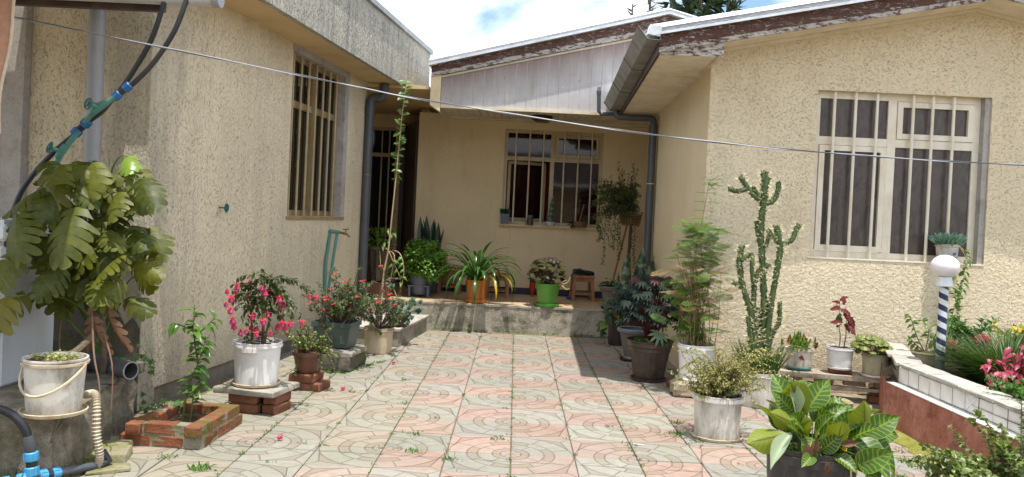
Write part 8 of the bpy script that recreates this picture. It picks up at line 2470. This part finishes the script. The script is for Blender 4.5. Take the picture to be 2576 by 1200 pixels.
# ------------------------------------------------------------------ weeds in the joints (nobody could count them)
rg = random.Random(400)
wsp = []
def tuft(x, y, n, h, s=0.02):
    for i in range(n):
        p = Vector((x + rg.gauss(0, s), y + rg.gauss(0, s * 0.8), 0.0))
        wsp.append((p, Vector((rg.uniform(-1, 1), rg.uniform(-1, 1), rg.uniform(0.3, 1.4))), rnd_dir(rg, 0, 1), h * rg.uniform(0.5, 1.2)))
for i in range(-6, 9):
    x = X0 + i * S
    y = 4.2
    while y < 10.5:
        if rg.random() < (0.62 if i % 2 == 0 else 0.3):
            tuft(x, y, rg.randint(4, 14), 0.017, 0.012)
        y += rg.uniform(0.03, 0.16)
for k in range(-5, 10):
    for q in range(9):
        if rg.random() < 0.45:
            tuft(rg.uniform(-2.2, 2.6), Y0 + k * S, rg.randint(5, 14), 0.016, 0.014)
for (x, y, n, h) in [(-1.70, 4.52, 60, .05), (-1.95, 4.70, 26, .035), (-.62, 5.45, 40, .03), (-.33, 4.92, 36, .035), (-0.05, 5.42, 34, .03), (-.58, 5.05, 40, .035), (.83, 5.42, 30, .03), (1.22, 5.78, 80, .03), (1.28, 6.1, 60, .03), (1.32, 5.6, 60, .025), (-.8, 6.3, 26, .03), (-1.25, 6.6, 30, .03), (2.35, 5.2, 60, .03), (2.42, 5.0, 50, .03), (-.92, 7.2, 40, .03), (0.02, 4.6, 40, .035), (-2.45, 4.30, 60, .06), (-2.62, 4.10, 60, .06)]:
    tuft(x, y, int(n * 0.8), h * 0.75, 0.03)
for i in range(80):     # green skirt round the concrete block and along the porch riser
    t = rg.random()
    tuft(-1.86 + 0.62 * t, 7.36 + 0.02 * rg.random() if t < 0.6 else 7.36 + (t - 0.6) * 1.7, 9, 0.022, 0.02)
for i in range(150):
    tuft(rg.uniform(-1.0, 1.25), 10.47 - 0.05 * rg.random(), rg.randint(2, 7), 0.02, 0.02)
for i in range(60):
    tuft(rg.uniform(2.6, 2.9), rg.uniform(4.3, 6.3), 4, 0.018, 0.02)
ms = [orient(p, d, n_, h * 1.1) for p, d, n_, h in wsp]
wd = part('weeds', MB().many(leaf_tmpl(1.0, 0.30, (0.2, 0.9, 0.8, 0.05), 0.3, 0.15), ms), m_l_weed, None, smooth=0, kind='stuff')
tag(wd, 'small green weeds sprouting in the paving joints', 'weeds')
gsp = []
for i in range(120):
    x, y = rg.choice([(-2.5, 4.2), (-2.62, 4.05), (-2.33, 4.35), (-2.44, 4.1)])
    gsp.append(((x + rg.gauss(0, .05), y + rg.gauss(0, .04), 0), Vector((rg.uniform(-.5, .5), rg.uniform(-.6, .2), 1)), rnd_dir(rg, -1, 1)))
gg = foliage(None, gsp, leaf_tmpl(1.0, 0.05, (0.8, 1.0, 0.7, 0.05), 0.4, 0.1), m_l_grass, 0.12, rg, name='grass')
tag(gg, 'long grass blades at the foot of the left ledge behind the black pipe', 'grass')

# litter on the paving
lit = [(0.92, 5.42, 0.05, 'pale twig lying on the paving near the centre right'), (-0.35, 4.55, 0.045, 'brown dry leaf curl on the paving at the bottom centre'), (1.30, 5.43, 0.05, 'grey twig on the paving left of the stained bucket')]
for (x, y, L, lab) in lit:
    o = part('twig', MB().tube([(0, 0, 0.006), (L, 0.012, 0.008), (L * 1.4, 0.0, 0.006)], 0.004, 5), m_wtile if 'pale' in lab else m_twig, None, loc=(x, y, 0.002), rz=rg.uniform(0, 3))
    tag(o, lab, 'twig', 'litter on the paving')

# ------------------------------------------------------------------ trees behind the roofs
def conifer(x, y, h, lab, mat, rad, n, seed, sz=0.5, base=3.0, droop=-0.2):
    t = root('conifer_tree', lab, 'tree', (x, y, 0), 'conifers behind the roofs')
    rg = random.Random(seed)
    part('trunk', MB().tube([(0, 0, 0), (0.05, 0, h * 0.5), (0, 0, h)], [0.16, 0.11, 0.02], 8), m_bark, t)
    br = []
    for i in range(n):
        z = base + (h - base) * (i / n) ** 0.9; f = 1 - (z - base) / (h - base)
        a = i * 2.4 + rg.uniform(-.4, .4); L = rad * (0.25 + 0.75 * f) * rg.uniform(0.6, 1.15)
        br.append(bez((0, 0, z), (math.cos(a) * L * 0.5, math.sin(a) * L * 0.5, z + 0.05), (math.cos(a) * L, math.sin(a) * L, z + L * (droop + rg.uniform(-.1, .35))), 5))
    stems(t, br, 0.025, m_bark, 'branch', 5)
    sp = []
    for p, tg, sd in along(rg, br, 0.022, 0.15):
        sp.append((p, sd * 0.8 + tg * 0.9 + Vector((0, 0, -0.1)), rnd_dir(rg, -1, 1)))
    foliage(t, sp, leaf_tmpl(1.0, 0.22, (0.4, 1.0, 0.8, 0.5, 0.05), 0.3, 0.1), mat, sz * 1.25, rg, name='crown')
conifer(4.75, 22.5, 9.6, 'dense dark conifer rising behind the ridge of the rear roof', m_l_conifer, 1.15, 60, 1, 0.34)
conifer(4.15, 23.5, 8.9, 'narrow dark conifer just left of the tallest tree behind the roofs', m_l_conifer, 0.55, 44, 2, 0.26)
conifer(5.65, 23, 9.0, 'open drooping conifer right of the tallest tree behind the roofs', m_l_conifer, 1.2, 34, 3, 0.3, 4, 0.15)
conifer(3.62, 24, 8.6, 'pale wispy spire tree at the left of the group behind the roofs', m_l_conifer_p, 0.28, 40, 4, 0.2, 4, 0.6)
conifer(3.25, 25, 8.15, 'short pale sprig tree at the far left of the group behind the roofs', m_l_conifer_p, 0.2, 30, 5, 0.18, 4, 0.8)
